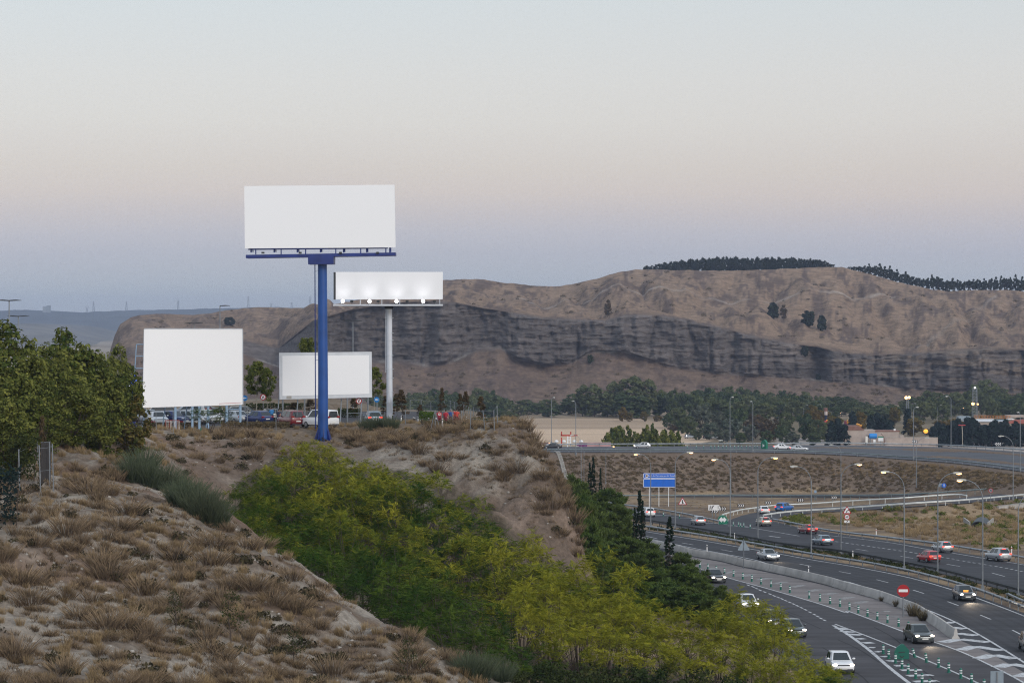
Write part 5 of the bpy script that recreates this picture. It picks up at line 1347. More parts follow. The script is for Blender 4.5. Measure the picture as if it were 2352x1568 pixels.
def car(style, color, label, loc, heading, head=False, tail=False, brake=False, name=None, group=None, cat=None, blink=False, tilt=0.0, beam=0):
    k = car_meshes(style)
    L, W, H, zh, zb, (wx, rf, rr, rb), zt = CARS[style]
    nm = name or {'hatch': 'hatchback', 'sedan': 'sedan_car', 'estate': 'estate_car', 'suv': 'suv_car', 'minivan': 'minivan', 'van': 'van'}[style]
    t = thing(nm, label, cat or ('van' if style == 'van' else 'car'), loc, heading, group)
    if tilt: t.rotation_euler = (0, tilt, heading)
    setm(link('body', k['body'], t), PAINT[color])
    link('windscreen', k['windscreen'], t); link('rear_window', k['rear_window'], t)
    for s in k['side']: link('side_window', s, t)
    for sx, sy in ((1, 1), (1, -1), (-1, 1), (-1, -1)):
        wl_ = link('wheel', k['tyre'], t, (sx * L * .305, sy * (W / 2 - .085), .32)); link('rim', k['rim'], wl_)
    hz = zh - .20
    for sy in (1, -1):
        setm(link('headlight', k['headlight'], t, (L / 2 - .16, sy * (W / 2 - .27), hz)), M['head'] if head else M['headoff'])
        tlz = zt - .16 if style not in ('van', 'minivan') else zt + .02
        setm(link('tail_light', k['tail_light'], t, (-L / 2 + .06, sy * (W / 2 - .27), tlz)), M['tail'] if tail else M['tailoff'])
        setm(link('wing_mirror', k['wing_mirror'], t, (wx - .30, sy * (W / 2 + .08), zb + .06)), PAINT[color])
    link('number_plate', k['number_plate'], t, (-L / 2 - .005, 0, .62)); link('number_plate', k['number_plate'], t, (L / 2 + .005, 0, .42))
    link('grille', k['grille'], t, (L / 2 - .05, 0, .60)); link('bumper_strip', k['bumper_strip'], t, (-L / 2 + .05, 0, .36)); link('bumper_strip', k['bumper_strip'], t, (L / 2 - .04, 0, .30))
    if brake: setm(link('brake_light', k['brake_light'], t, (rr - .12, 0, H - .10)), M['tail'])
    if beam:
        ld_ = bpy.data.lights.new('headlight_beam', 'SPOT'); ld_.energy = beam; ld_.spot_size = R(46); ld_.spot_blend = .9; ld_.shadow_soft_size = .15; ld_.color = (1, .80, .58)
        lo = bpy.data.objects.new('headlight_beam', ld_); COL.objects.link(lo); lo.parent = t; lo.location = (L / 2 + .1, 0, .75); lo.rotation_euler = (0, -math.pi / 2 + .16, 0)
    if blink: setm(link('indicator', k['brake_light'], t, (wx - .02, 0, zb + .02)), M['orange'])
    return t
def tang(line_, p):
    """heading of a road line at the point nearest p"""
    a = poly_interp(line_, 200)
    i = int(np.argmin(((a[:, :2] - np.array([p.x, p.y])) ** 2).sum(1)))
    d = a[min(i + 3, 199)] - a[max(i - 3, 0)]
    return math.atan2(d[1], d[0])
ROADTILT = 0.0
def drive(style, color, label, p, line_, toward, **kw):
    a = tang(line_, p) + (0 if toward else math.pi)
    # follow the road's fall
    fall = math.atan(.035) * math.sin(a)
    t = car(style, color, label, (p.x, p.y, p.z + .03), a, **kw)
    t.rotation_euler = (0, fall, a)
    return t
drive('sedan', 'silver', 'silver saloon with lit headlights beside the concrete barrier', G6(1705, 1172), AF, True, head=True, beam=300)
drive('hatch', 'charcoal', 'dark hatchback with bright headlights and orange glow in its windscreen', G9(1690, 640), AF, True, head=True, blink=True, beam=700)
drive('hatch', 'black', 'dark car leaving the frame on the near carriageway', G9(2440, 1200), AF, True, head=True)
drive('hatch', 'darkgreen', 'dark green car with blazing headlights passing the green arrow marker', G9(1190, 1105), CR, True, head=True, beam=550)
drive('hatch', 'white', 'white car with roof rail half hidden by yellow leaves on the slip road', G9(320, 1430), CR, True, head=True)
drive('sedan', 'black', 'black saloon with headlights coming out from behind the pines', G8(525, 445), CR, True, head=True)
drive('hatch', 'white', 'white hatchback with lit lamps behind the thicket edge', G8(885, 745), CR, True, head=True)
drive('hatch', 'charcoal', 'dark grey hatchback ahead of a second dark car behind the thicket', G8(1165, 935), CR, True, head=True)
drive('hatch', 'darkgreen', 'darkest lower car nosing past the yellow thicket', G8(1385, 1040), CR, True, head=True)
BL = BF
drive('suv', 'white', 'white suv with red tail lights behind the cypress trio', G6(375, 695), AF, False, tail=True)
drive('hatch', 'silver', 'silver hatchback with tail lights passing below the merge sign', G6(935, 785), AF, False, tail=True)
drive('hatch', 'beige', 'beige hatchback braking beside the exit nose', G6(1655, 795), AF, False, tail=True, brake=True)
drive('sedan', 'darkred', 'dark red saloon braking near the curve sign', G6(2140, 880), AF, False, tail=True, brake=True)
drive('sedan', 'greyblue', 'blue-grey saloon with tail lights beside the dark median rail', G7(130, 1005), AF, False, tail=True)
drive('hatch', 'silver', 'silver hatchback braking behind the lamp post on the far carriageway', G7(1450, 1085), AF, False, tail=True, brake=True)
drive('hatch', 'red', 'bright red hatchback in the lane next to the median', G7(1300, 1195), AF, False, tail=True)
drive('suv', 'silver', 'silver suv braking at the outer edge of the far carriageway', G7(2065, 1180), AF, False, tail=True, brake=True)
p = G(*q6(1652, 660)); car('sedan', 'white', 'white saloon with tail lights entering the exit ramp', (p.x, p.y, p.z + .03), math.atan2(d_far[5].y - d_far[2].y, d_far[5].x - d_far[2].x) + .75, tail=True)
p = G(*q6(1885, 637), .12); car('suv', 'blue', 'bright blue car climbing the exit ramp', (p.x, p.y, p.z + .05), .95, tail=True)
p = G(1440, 1137.5); car('estate', 'silver', 'silver estate car passing behind the grey-green rail', (p.x, p.y, p.z + .05), math.pi * .985, tail=True)
# upper road
def up_pt(u, k):
    i = int(np.argmin(np.abs(np.array([a[0] for a in UP_N]) - u)))
    us__ = np.array([a[0] for a in UP_N]); n_ = np.array([tuple(q) for q in up_near]); f_ = np.array([tuple(q) for q in up_far])
    q = np.array([np.interp(u, us__, n_[:, j] * (1 - k) + f_[:, j] * k) for j in range(3)])
    return Vector(q)
for u, k, st, c, lb, hd, kw in [(1268, .62, 'sedan', 'black', 'black car on the upper road behind the slope edge', math.pi * 1.02, dict(head=True)), (1475, .62, 'hatch', 'silver', 'silver hatchback with lamps on the upper road', math.pi * 1.01, dict(head=True)),
                                (1797, .45, 'sedan', 'white', 'pale saloon on the upper road beside the green divider', .0, dict(tail=True)), (1835, .30, 'sedan', 'silver', 'silver saloon on the upper road just past the green divider', .0, dict(tail=True))]:
    q = up_pt(u, k); car(st, c, lb, (q.x, q.y, q.z + .03), hd, **kw)
for u, v, Y, st, c, hd, lb in [(1583, 1011, 1075, 'minivan', 'silver', .5, 'silver minivan parked on the rough lot behind the upper road'), (1620, 1012, 1075, 'suv', 'black', 1.4, 'black suv parked beside the white one on the rough lot'), (1640, 1012, 1072, 'suv', 'white', .1, 'white suv parked at the end of the rough lot'),
                                (2230, 1020, 1010, 'suv', 'silver', .1, 'grey-blue suv before the dark conifer row'), (2062, 1022, 1000, 'hatch', 'white', .0, 'white car below the long garden wall'), (2088, 1022, 1000, 'sedan', 'white', .0, 'second white car below the long garden wall'), (1912, 1022, 990, 'sedan', 'silver', .1, 'silver car half sunk behind the far rail'), (1592, 1011, 1085, 'hatch', 'charcoal', .6, 'dark car hidden behind the silver minivan')]:
    p = P(u, v, Y); car(st, c, lb, (p.x, p.y, hgt1(p.x, p.y) + .03), hd)
# car park: the ground there lies at 18.8
def lot(u, Y, st, c, lb, hd, **kw):
    s, _ = ray(u, 960)
    return car(st, c, lb, (s * Y, Y, 18.83), hd, **kw)
lot(qA(455, 0)[0] - 3, 262, 'sedan', 'white', 'white car nose-on under the near end of the square billboard', -1.25)
lot(qA(700, 0)[0], 263, 'hatch', 'navy', 'dark blue hatchback with pale windscreen under the square billboard', -.55)
lot(qA(1060, 0)[0], 264, 'hatch', 'silver', 'silver hatchback behind the pale blue posts', -.6)
lot(qA(1330, 0)[0], 266, 'hatch', 'white', 'white car hidden behind the dark green bush', -.9)
lot(qA(620, 0)[0], 279, 'estate', 'charcoal', 'charcoal estate in the second row of the car park', .2)
lot(qA(1000, 0)[0], 280, 'minivan', 'silver', 'silver minivan with raised tail in the second row', 2.9)
lot(qA(1250, 0)[0], 290, 'estate', 'black', 'black car in the hindmost row of the car park', .1)
lot(qA(1790, 0)[0], 265, 'sedan', 'silver', 'silver coupe with red tail lamps beside the last billboard post', 2.2)
lot(qA(1990, 0)[0], 277, 'estate', 'darkgreen', 'dark grey estate behind the silver coupe', .3)
lot(qA(2180, 0)[0], 263, 'hatch', 'navy', 'small navy hatchback between silver coupe and red minivan', 2.3)
lot(qB(60, 0)[0], 270, 'hatch', 'black', 'black hatchback with its tailgate open', 1.9)
lot(qB(430, 0)[0], 257.5, 'minivan', 'darkred', 'dark red minivan parked tail-on beside the white van', 2.02)
lot(qB(950, 0)[0], 254.5, 'van', 'white', 'white van behind the blue column', 2.32)
lot(qB(1880, 0)[0], 262, 'hatch', 'greyblue', 'grey car with glowing tail lights near the white column', 1.75, tail=True)
lot(342, 266, 'hatch', 'silver', 'pale car just visible through the grove edge', -.8)

# ------------------------------------------------------------------ billboards
def bb_frame(u0, v0, u1, v1, Y): return P(u0, v0, Y), P(u1, v1, Y)
# tall blue-column billboard
c0 = P(742, 1003, 247); c0.z = hgt1(c0.x, c0.y)
K = 247 / F
t = thing('tall_billboard', 'blank white billboard on the tall blue column', 'billboard', (c0.x, c0.y, c0.z), 0.0)
def rel(u, v, y=0.0):
    p = P(u, v, 247)
    return (p.x - c0.x, y, p.z - c0.z)
colm = MB()
ctop = rel(739, 608)[2]
colm.tube([(0, 0, -.6), (0, 0, ctop * .35), (-.06, 0, ctop)], [.53, .51, .47], 28)
colm.build('column', M['blue'], t, True)
fl = MB()
for k in range(8):
    a = 2 * math.pi * k / 8 + .2
    ca, sa = math.cos(a), math.sin(a)
    fl.add([(ca * .5 - sa * .02, sa * .5 + ca * .02, 1.25), (ca * .52 - sa * .02, sa * .52 + ca * .02, -.4), (ca * 1.05 - sa * .02, sa * 1.05 + ca * .02, -.4),
            (ca * .5 + sa * .02, sa * .5 - ca * .02, 1.25), (ca * .52 + sa * .02, sa * .52 - ca * .02, -.4), (ca * 1.05 + sa * .02, sa * 1.05 - ca * .02, -.4)], [(0, 1, 2), (5, 4, 3), (0, 2, 5, 3), (1, 4, 5, 2), (0, 3, 4, 1)])
    fl.build('base_fin', M['bluedark'], t); fl = MB()
pa, pb = rel(564.5, 429), rel(910, 569.5)
a0, a1, a2, a3 = rel(565.5, 571.5), rel(910, 569.2), rel(907.5, 426), rel(564, 429)
pn = MB(); pn.prism([(a0[0], a0[2]), (a1[0], a1[2]), (a2[0], a2[2]), (a3[0], a3[2])], -1.25, -.95); pn.build('panel', M['panel'], t)
bk = MB()
for k in range(7):
    x = a0[0] + .6 + k * (a1[0] - a0[0] - 1.2) / 6
    bk.tube([(x, -.86, a0[2] - .4), (x, -.86, a2[2] - .3)], .08, 4); bk.tube([(x, -.86, a2[2] - 1.2), (x, .9, a0[2] - .3)], .06, 4)
bk.build('back_bracing', M['bluedark'], t)
tk = MB(); b0, b1 = rel(573, 572.5), rel(892, 569.5); tk.tube([(b0[0], -1.1, b0[2] - .04), (b1[0], -1.1, b1[2] - .04)], .07, 6); tk.build('lower_rail', M['bluedark'], t)
w0, w1, w2, w3 = rel(567.5, 593.5), rel(909.5, 588), rel(909.5, 580.5), rel(567.5, 586)
be = MB(); be.prism([(w0[0], w0[2]), (w1[0], w1[2]), (w2[0], w2[2]), (w3[0], w3[2])], -1.2, .9); be.build('walkway_beam', M['bluedark'], t)
for ux in (590, 648, 704, 773, 830, 887.5):
    s_ = MB(); e0_, e1_ = rel(ux, 585), rel(ux, 570); s_.tube([(e0_[0], -1.05, e0_[2]), (e1_[0], -1.05, e1_[2])], .06, 6); s_.build('stanchion', M['bluedark'], t)
for ux in (607, 692, 784, 869):
    l_ = MB(); q0 = rel(ux, 584); l_.box((q0[0], -1.28, q0[2] + .12), (.30, .25, .18)); l_.build('floodlight', M['dark'], t)
hd = MB(); h0, h1, h2, h3 = rel(710, 607.5), rel(768, 607), rel(768.5, 583), rel(709.5, 584); hd.prism([(h0[0], h0[2]), (h1[0], h1[2]), (h2[0], h2[2]), (h3[0], h3[2])], -1.26, 1.26); hd.build('head_box', M['bluedark'], t)
ld = MB(); l0 = rel(723.5, 608); l1 = rel(725, 985)
ld.tube([(l0[0], -.3, l0[2]), (l1[0], -.3, l1[2])], .035, 4); ld.tube([(l0[0], .1, l0[2]), (l1[0], .1, l1[2])], .035, 4)
for k in range(46):
    z_ = l1[2] + (l0[2] - l1[2]) * k / 46; ld.tube([(l0[0] + (l1[0] - l0[0]) * (1 - k / 46), -.3, z_), (l0[0] + (l1[0] - l0[0]) * (1 - k / 46), .1, z_)], .015, 3)
for k in range(4):
    z_ = l1[2] + (l0[2] - l1[2]) * (.15 + .27 * k); ld.tube([(l0[0], -.1, z_), (-.45, -.1, z_)], .02, 3)
ld.build('ladder', M['bluedark'], t)

# lit billboard on the white column
Y2 = 278.0
c0 = P(894, 962, Y2); c0.z = hgt1(c0.x, c0.y)
def rel(u, v, y=0.0):
    p = P(u, v, Y2)
    return (p.x - c0.x, y, p.z - c0.z)
t = thing('lit_billboard', 'wide floodlit white billboard on the white column', 'billboard', tuple(c0), 0.0)
colm = MB(); ctop = rel(892, 704)[2]
colm.tube([(.05, 0, -1.0), (0, 0, ctop)], [.36, .33], 24); colm.build('column', M['whitepole'], t, True)
for vv in (710, 731, 765, 782, 817, 848, 868, 900, 925):
    b_ = MB(); z_ = rel(894, vv)[2]; b_.tube([(0, 0, z_), (0, 0, z_ + .08)], .39, 20); b_.tube([(.3, -.25, z_ + .04), (.55, -.3, z_ + .04)], .03, 4); b_.build('column_band', M['frame'], t)
a0, a1, a2, a3 = rel(773, 688), rel(1017.5, 687.5), rel(1018, 625), rel(773, 625)
pn = MB(); pn.prism([(a0[0], a0[2]), (a1[0], a1[2]), (a2[0], a2[2]), (a3[0], a3[2])], -1.3, -1.1); pn.build('panel', M['panel'], t)
sd_ = MB(); s0, s1 = rel(768, 688), rel(772.6, 625.5); sd_.box(((s0[0] + s1[0]) / 2, -.65, (s0[2] + s1[2]) / 2), (s1[0] - s0[0], 1.2, s1[2] - s0[2])); sd_.build('side_frame', M['dark'], t)
bk = MB(); bk.box(((a0[0] + a1[0]) / 2, -.75, (a0[2] + a2[2]) / 2), (a1[0] - a0[0] - .3, .5, a2[2] - a0[2] - .3)); bk.build('back_frame', M['dark'], t)
w0, w1 = rel(768, 702.5), rel(1018, 699)
be = MB(); be.box(((w0[0] + w1[0]) / 2, -1.6, (w0[2] + w1[2]) / 2), (w1[0] - w0[0], .9, .20)); be.build('walkway', M['frame'], t)
be = MB(); be.box(((w0[0] + w1[0]) / 2, -.3, (w0[2] + w1[2]) / 2 - .02), (w1[0] - w0[0] - 2, 1.3, .30)); be.box((0, 0, rel(892, 706)[2]), (1.0, .8, .35)); be.build('support_beam', M['dark'], t)
for ux in (785.5, 829, 878.5, 919.5, 971, 1011):
    s_ = MB(); e0_, e1_ = rel(ux, 700), rel(ux, 688); s_.tube([(e0_[0], -1.3, e0_[2]), (e1_[0], -1.3, e1_[2])], .05, 5); s_.build('stanchion', M['frame'], t)
for ux, on in ((790.5, 1), (811, 0), (851.5, 1), (871, 0), (913, 1), (937, 0), (973.5, 1), (999, 0)):
    q0 = rel(ux, 692.5)
    f_ = MB(); f_.box((q0[0], -2.25, q0[2]), (.34, .24, .28)); f_.tube([(q0[0], -2.2, q0[2] - .1), (q0[0], -1.9, q0[2] - .40)], .03, 4)
    fl_ = f_.build('floodlight', M['dark'], t)
    if on:
        g_ = MB(); g_.ball((q0[0], -2.36, q0[2] + .02), (.20, .10, .20), 12, 8); g_.build('lamp_lens', M['lampwhite'], fl_, True)
        ld_ = bpy.data.lights.new('floodlight_beam', 'SPOT'); ld_.energy = 36; ld_.spot_size = R(86); ld_.spot_blend = 1.0; ld_.shadow_soft_size = .12; ld_.color = (1, .97, 1)
        lo = bpy.data.objects.new('floodlight_beam', ld_); COL.objects.link(lo); lo.parent = fl_
        src = Vector((q0[0], -2.9, q0[2] + .35)); tgt = Vector((q0[0] - .1, -1.3, (a0[2] + a2[2]) / 2 - .15))
        lo.location = src; lo.rotation_euler = (src - tgt).to_track_quat('Z', 'Y').to_euler()
ld = MB(); l0, l1 = rel(886, 705), rel(886, 855); ld.tube([(l0[0], -.2, l0[2]), (l0[0], -.2, l1[2])], .03, 4); ld.tube([(l0[0], .15, l0[2]), (l0[0], .15, l1[2])], .03, 4)
for k in range(22): ld.tube([(l0[0], -.2, l1[2] + (l0[2] - l1[2]) * k / 22), (l0[0], .15, l1[2] + (l0[2] - l1[2]) * k / 22)], .012, 3)
ld.build('ladder', M['frame'], t)

# large square billboard near the grove (turned a little, near end towards the grove)
YA, YB_ = 250.0, 253.0
p00, p10, p11, p01 = P(327.5, 936, 249.0), P(556.5, 929, 253.0), P(556, 756.2, 253.0), P(331, 755.8, 249.0)
base = (p00 + p10) / 2; base.z = hgt1(base.x, base.y)
rz = math.atan2(p10.y - p00.y, p10.x - p00.x)
t = thing('square_billboard', 'large blank square billboard on pale blue posts beside the grove', 'billboard', tuple(base), rz)
inv = Matrix.Rotation(-rz, 3, 'Z')
def loc_(p): return inv @ (p - base)
q = [loc_(p) for p in (p00, p10, p11, p01)]
pn = MB(); pn.prism([(p.x, p.z) for p in q], -.12, .12); pn.build('panel', M['panel'], t)
ed = MB(); ed.tube([(q[3].x, -.13, q[3].z + .04), (q[2].x, -.13, q[2].z + .04)], .05, 4); ed.tube([(q[2].x + .03, -.13, q[2].z), (q[1].x + .03, -.13, q[1].z)], .05, 4); ed.build('frame_edge', M['frame'], t)
rd = MB(); mdp = q[0].lerp(q[1], .76); rd.prism([(mdp.x, mdp.z + .16), (q[1].x - .12, q[1].z + .20), (q[1].x - .12, q[1].z + .24), (mdp.x, mdp.z + .20)], -.128, -.11); rd.build('red_trim', M['sred'], t)
for ux, vb_ in ((402, 990), (441, 992), (477.5, 987), (520, 985), (552, 984), (457, 990)):
    f = (ux - 327.5) / 229
    top = q[0].lerp(q[1], f); p_ = MB()
    p_.box((top.x, .05, (top.z - .4) / 2 - .2), (.22, .22, top.z + .8)); p_.build('post', M['bluepale'], t)
br = MB()
for f in (.08, .28, .5, .72, .93):
    top = q[0].lerp(q[1], f)
    br.tube([(top.x, .2, top.z + 4.5), (top.x - .3, 2.6, -.2)], .06, 5)
br.tube([(q[0].lerp(q[1], .86).x, .1, q[0].z - .3), (q[1].x - .2, .1, q[0].z - .3)], .05, 4)
br.build('rear_strut', M['bluepale'], t)
sl = MB(); e0, e1 = loc_(P(315, 791, 249.0)), loc_(P(311, 846, 249.0))
sl.tube([(e0.x, .5, e0.z), (e1.x, .5, e1.z), (e1.x - .1, .5, e1.z - 3)], .05, 4)
for vv, ux in ((791, 315), (818, 313), (846, 311), (875, 316)):
    e = loc_(P(ux, vv, 249.0)); sl.tube([(e.x, .5, e.z), (q[0].x + .1, .1, e.z)], .05, 4)
sl.build('side_ladder', M['bluepale'], t)

# framed billboard behind the blue column
p00, p10, p11, p01 = P(642, 917, 266), P(854.5, 912, 268), P(853.5, 807.5, 268), P(641, 810, 266)
base = (p00 + p10) / 2; base.z = 18.75
rz = math.atan2(p10.y - p00.y, p10.x - p00.x)
t = thing('framed_billboard', 'low blank billboard in a broad grey-white frame behind the blue column', 'billboard', tuple(base), rz)
inv = Matrix.Rotation(-rz, 3, 'Z')
q = [loc_(p) for p in (p00, p10, p11, p01)]
fr = MB(); fr.prism([(p.x, p.z) for p in q], -.10, .15); fr.build('frame', M['frame'], t)
i0, i1, i2, i3 = [loc_(p) for p in (P(648.5, 909, 266), P(848, 904, 268), P(847, 815.5, 268), P(648.5, 817, 266))]
pn = MB(); pn.prism([(p.x, p.z) for p in (i0, i1, i2, i3)], -.125, -.08); pn.build('panel', M['panel'], t)
np_ = MB(); e = loc_(P(664, 912, 266)); np_.box((e.x, -.12, e.z), (.55, .05, .28)); np_.build('maker_plate', M['concrete'], t)
for ux in (649.5, 699.5, 750, 797.5, 845):
    f = (ux - 642) / 212.5; top = q[0].lerp(q[1], f); p_ = MB(); p_.tube([(top.x, .02, -.5), (top.x, .02, top.z + .1)], .085, 8); p_.build('post', M['steel'], t)
for ux, dx in ((683, -.35), (783, -.3), (829, -.25), (640, -.4)):
    f = (ux - 642) / 212.5; top = q[0].lerp(q[1], f); p_ = MB(); p_.tube([(top.x + .3, 1.6, top.z + 1.2), (top.x + dx, -1.4, -.7)], .06, 6); p_.build('strut', M['steel'], t)
gr2 = MB(); gr2.tube([(q[0].x, .02, .9), (q[0].lerp(q[1], .28).x, .02, .9)], .04, 4); gr2.tube([(q[0].lerp(q[1], .72).x, .02, 1.1), (q[1].x - .2, .02, 1.1)], .04, 4); gr2.build('tie_bar', M['steel'], t)

# ------------------------------------------------------------------ street lamps
def lamp_pts(H, arm, drop):
    pts = [(0, 0, -.3), (0, 0, H * .3), (0, 0, H - drop)]
    for k in range(1, 9):
        a = math.pi / 2 * k / 8 * .96
        pts.append((-(1 - math.cos(a)) * arm, 0, H - drop + math.sin(a) * drop))
    return pts
def make_lamp(kind, lit):
    """motorway lamp, 12 m, its arm towards -x"""
    t = thing('street_lamp', 'x', 'street lamp', (0, 0, 0))
    arm, drop = {'long': (2.0, 2.1), 'short': (.75, .9)}[kind]
    pts = lamp_pts(12.0, arm, drop)
    mb = MB(); mb.tube(pts, [.10, .085, .07] + [.045] * 8, 10); mb.build('pole', M['steel'], t, True)
    e = pts[-1]
    hl = .95 if kind == 'long' else .6
    hb = MB()
    hb.prism([(e[0] + .05, e[2] - .07), (e[0] + .05, e[2] + .09), (e[0] - hl * .5, e[2] + .15), (e[0] - hl, e[2] + .07), (e[0] - hl, e[2] - .03), (e[0] - hl * .4, e[2] - .07)], -.15, .15)
    hb.build('lamp_head', M['head_shell'], t)
    ln = MB(); ln.ball((e[0] - hl * .66, 0, e[2] - .06), (hl * .33, .16, .13), 12, 6); ln.build('lamp_lens', M['lampwarm'] if lit else M['lens'], t, True)
    bx = MB(); bx.box((0, 0, .25), (.34, .34, .5)); bx.build('base', M['steel'], t)
    return t
LAMPS = {}
def street_lamp(kind, lit, p, vtop, flip, label, group, rz=0.0):
    s, tt = ray(pix(p.x, p.y, p.z)[0], vtop)
    h = CAMZ + tt * p.y - p.z
    sc = h / 12.1
    k = (kind, lit)
    if k not in LAMPS:
        LAMPS[k] = make_lamp(kind, lit); t = LAMPS[k]
        t.location = p; t.rotation_euler = (0, 0, (math.pi if flip else 0) + rz); t.scale = (sc,) * 3; t['label'] = label; t['group'] = group
        return t
    return dup(LAMPS[k], label, p, (math.pi if flip else 0) + rz, sc, group)
GM = 'lamps along the motorway median'
L_ = [(q6(412, 797), 1041, 0, 1, 'lit motorway lamp whose post stands before the blue board'), (q6(682, 825), 1037, 1, 1, 'lit motorway lamp with its arm over the blue board edge'), (q6(1288, 938), 1053, 0, 1, 'lit motorway lamp by the exit nose, arm towards the blue board'),
      (q6(1593, 975), 1049, 1, 1, 'lit motorway lamp just past the exit nose'), (q6(2181, 1140), 1069, 0, 0, 'unlit motorway lamp with a pale head near the curve sign'), (q7(333, 1100), 1064, 1, 1, 'lit motorway lamp rising through the curve sign view'), (q7(1030, 1285), 1081, 0, 1, 'lit motorway lamp between curve sign and red hatchback'),
      (q7(1400, 1333), 1084, 1, 1, 'lit motorway lamp in front of the silver hatchback'), (q7(1895, 1505), 1100, 0, 1, 'lit motorway lamp left of the silver suv with tall arm'.replace('left of ', 'beside ')), (q7(2288, 1590), 1128, 1, 0, 'motorway lamp at the frame edge with arm pointing outward')]
for (u, v), vt, fl_, lit, lb in L_:
    street_lamp('long', bool(lit), G(u, v), vt, bool(fl_), lb, GM)
G2 = 'lamps around the loop and upper road'
def lampY(u, vb_, vt, Y, kind, lit, fl_, lb, rz=0.0):
    p = P(u, vb_, Y)
    street_lamp(kind, lit, p, vt, fl_, lb, G2, rz)
lampY(q4(630, 0)[0], 1018, 912, 619, 'short', False, True, 'unlit lamp standing in front of the pale field', .8)
lampY(q4(845, 0)[0], 1044, 920, 533, 'short', False, False, 'unlit lamp before the field beside the red-topped mast', -.9)
lampY(q4(2205, 0)[0], 1024, 911, 612, 'short', False, True, 'unlit lamp in front of the grey-green willows', .8)
lampY(q5(-40, 0)[0], 1036, 921, 572, 'short', False, False, 'unlit lamp beside the green divider of the upper road', -1.2)
lampY(q5(1377, 0)[0], 1053, 934, 564, 'short', False, True, 'unlit lamp in front of the garden wall end', .3)
lampY(q5(1708, 0)[0], 1028, 909, 600, 'short', False, False, 'tall unlit lamp beside the conifer row')
lampY(q5(2318, 0)[0], 1080, 946, 498, 'short', False, False, 'unlit lamp at the bend of the upper road', -1.3)
lampY(q5(2256, 0)[0], 1147, 1000, 451, 'long', False, False, 'unlit pale-headed lamp beside the exit ramp')
lampY(q5(1403, 0)[0], 1131, 1004, 528, 'long', False, True, 'unlit lamp at the loop road, arm over the upper road')
lampY(q5(737, 0)[0], 1134, 1020, 540, 'long', False, False, 'unlit lamp behind the curve sign at the loop road')
lampY(q4(2212, 0)[0], 1132, 1010, 540, 'long', False, False, 'unlit lamp at the loop road behind the exit 17 sign')
lampY(q4(892, 0)[0], 1108, 998, 480, 'long', False, False, 'rear lamp of the pair above the round pines')
lampY(q4(917, 0)[0], 1103, 1024, 470, 'long', False, False, 'front lamp of the pair above the round pines')
lampY(q4(1110, 0)[0], 1110, 1024, 480, 'long', True, True, 'lit lamp between the far cypress and the blue board')
lampY(q4(575, 0)[0], 1060, 1016, 470, 'long', True, True, 'lit lamp peeping over the slope edge')
for u, vb_, vt, lit, fl_, lb in [(q5(407, 0)[0], 962, 930, 0, 1, 'distant unlit lamp beside the play tower, first of three'), (q5(490, 0)[0], 962, 936, 1, 1, 'distant lit lamp before the play tower'), (q5(520, 0)[0], 964, 928, 0, 1, 'distant tall unlit lamp before the play tower'), (q5(713, 0)[0], 964, 948, 1, 1, 'distant lit lamp beyond the slides'), (q5(1357, 0)[0], 962, 926, 0, 1, 'distant unlit lamp beside the floodlight mast'),
                                 (q5(1590, 0)[0], 958, 930, 0, 1, 'distant unlit lamp before the dark belt'), (q5(1788, 0)[0], 960, 936, 1, 1, 'distant lit lamp near the lattice mast'), (q5(655, 0)[0], 966, 944, 0, 0, 'distant unlit lamp just behind the play tower')]:
    lampY(u, vb_ + 12, vt, 1150, 'long', bool(lit), bool(fl_), lb)
# car park lamps with twin heads
def twin(u, vt, Y, lb, single=False):
    p = P(u, vt, Y); z0 = hgt1(p.x, p.y)
    H = p.z - z0
    t = thing('car_park_lamp', lb, 'street lamp', (p.x, p.y, z0), 0, 'car park lamps')
    mb = MB(); mb.tube([(0, 0, -.3), (0, 0, H)], [.10, .055], 8); mb.build('pole', M['steel'], t, True)
    for sg in ((1,) if single else (-1, 1)):
        h = MB(); h.prism([(0, H - .02), (0, H + .08), (sg * .6, H + .13), (sg * 1.15, H + .08), (sg * 1.15, H + .03)], -.16, .16); h.build('lamp_head', M['dark'], t)
twin(21, 691, 230, 'taller twin-headed lamp above the dark grove'); twin(42, 727, 262, 'shorter twin-headed lamp above the dark grove')
twin(q1(1940, 0)[0], 703, 275, 'single-headed lamp rising behind the square billboard', True); twin(q1(1712, 0)[0], 743, 310, 'twin-headed lamp just showing over the square billboard'); twin(q2(1231, 0)[0], 738, 300, 'twin-headed lamp between blue and white columns')

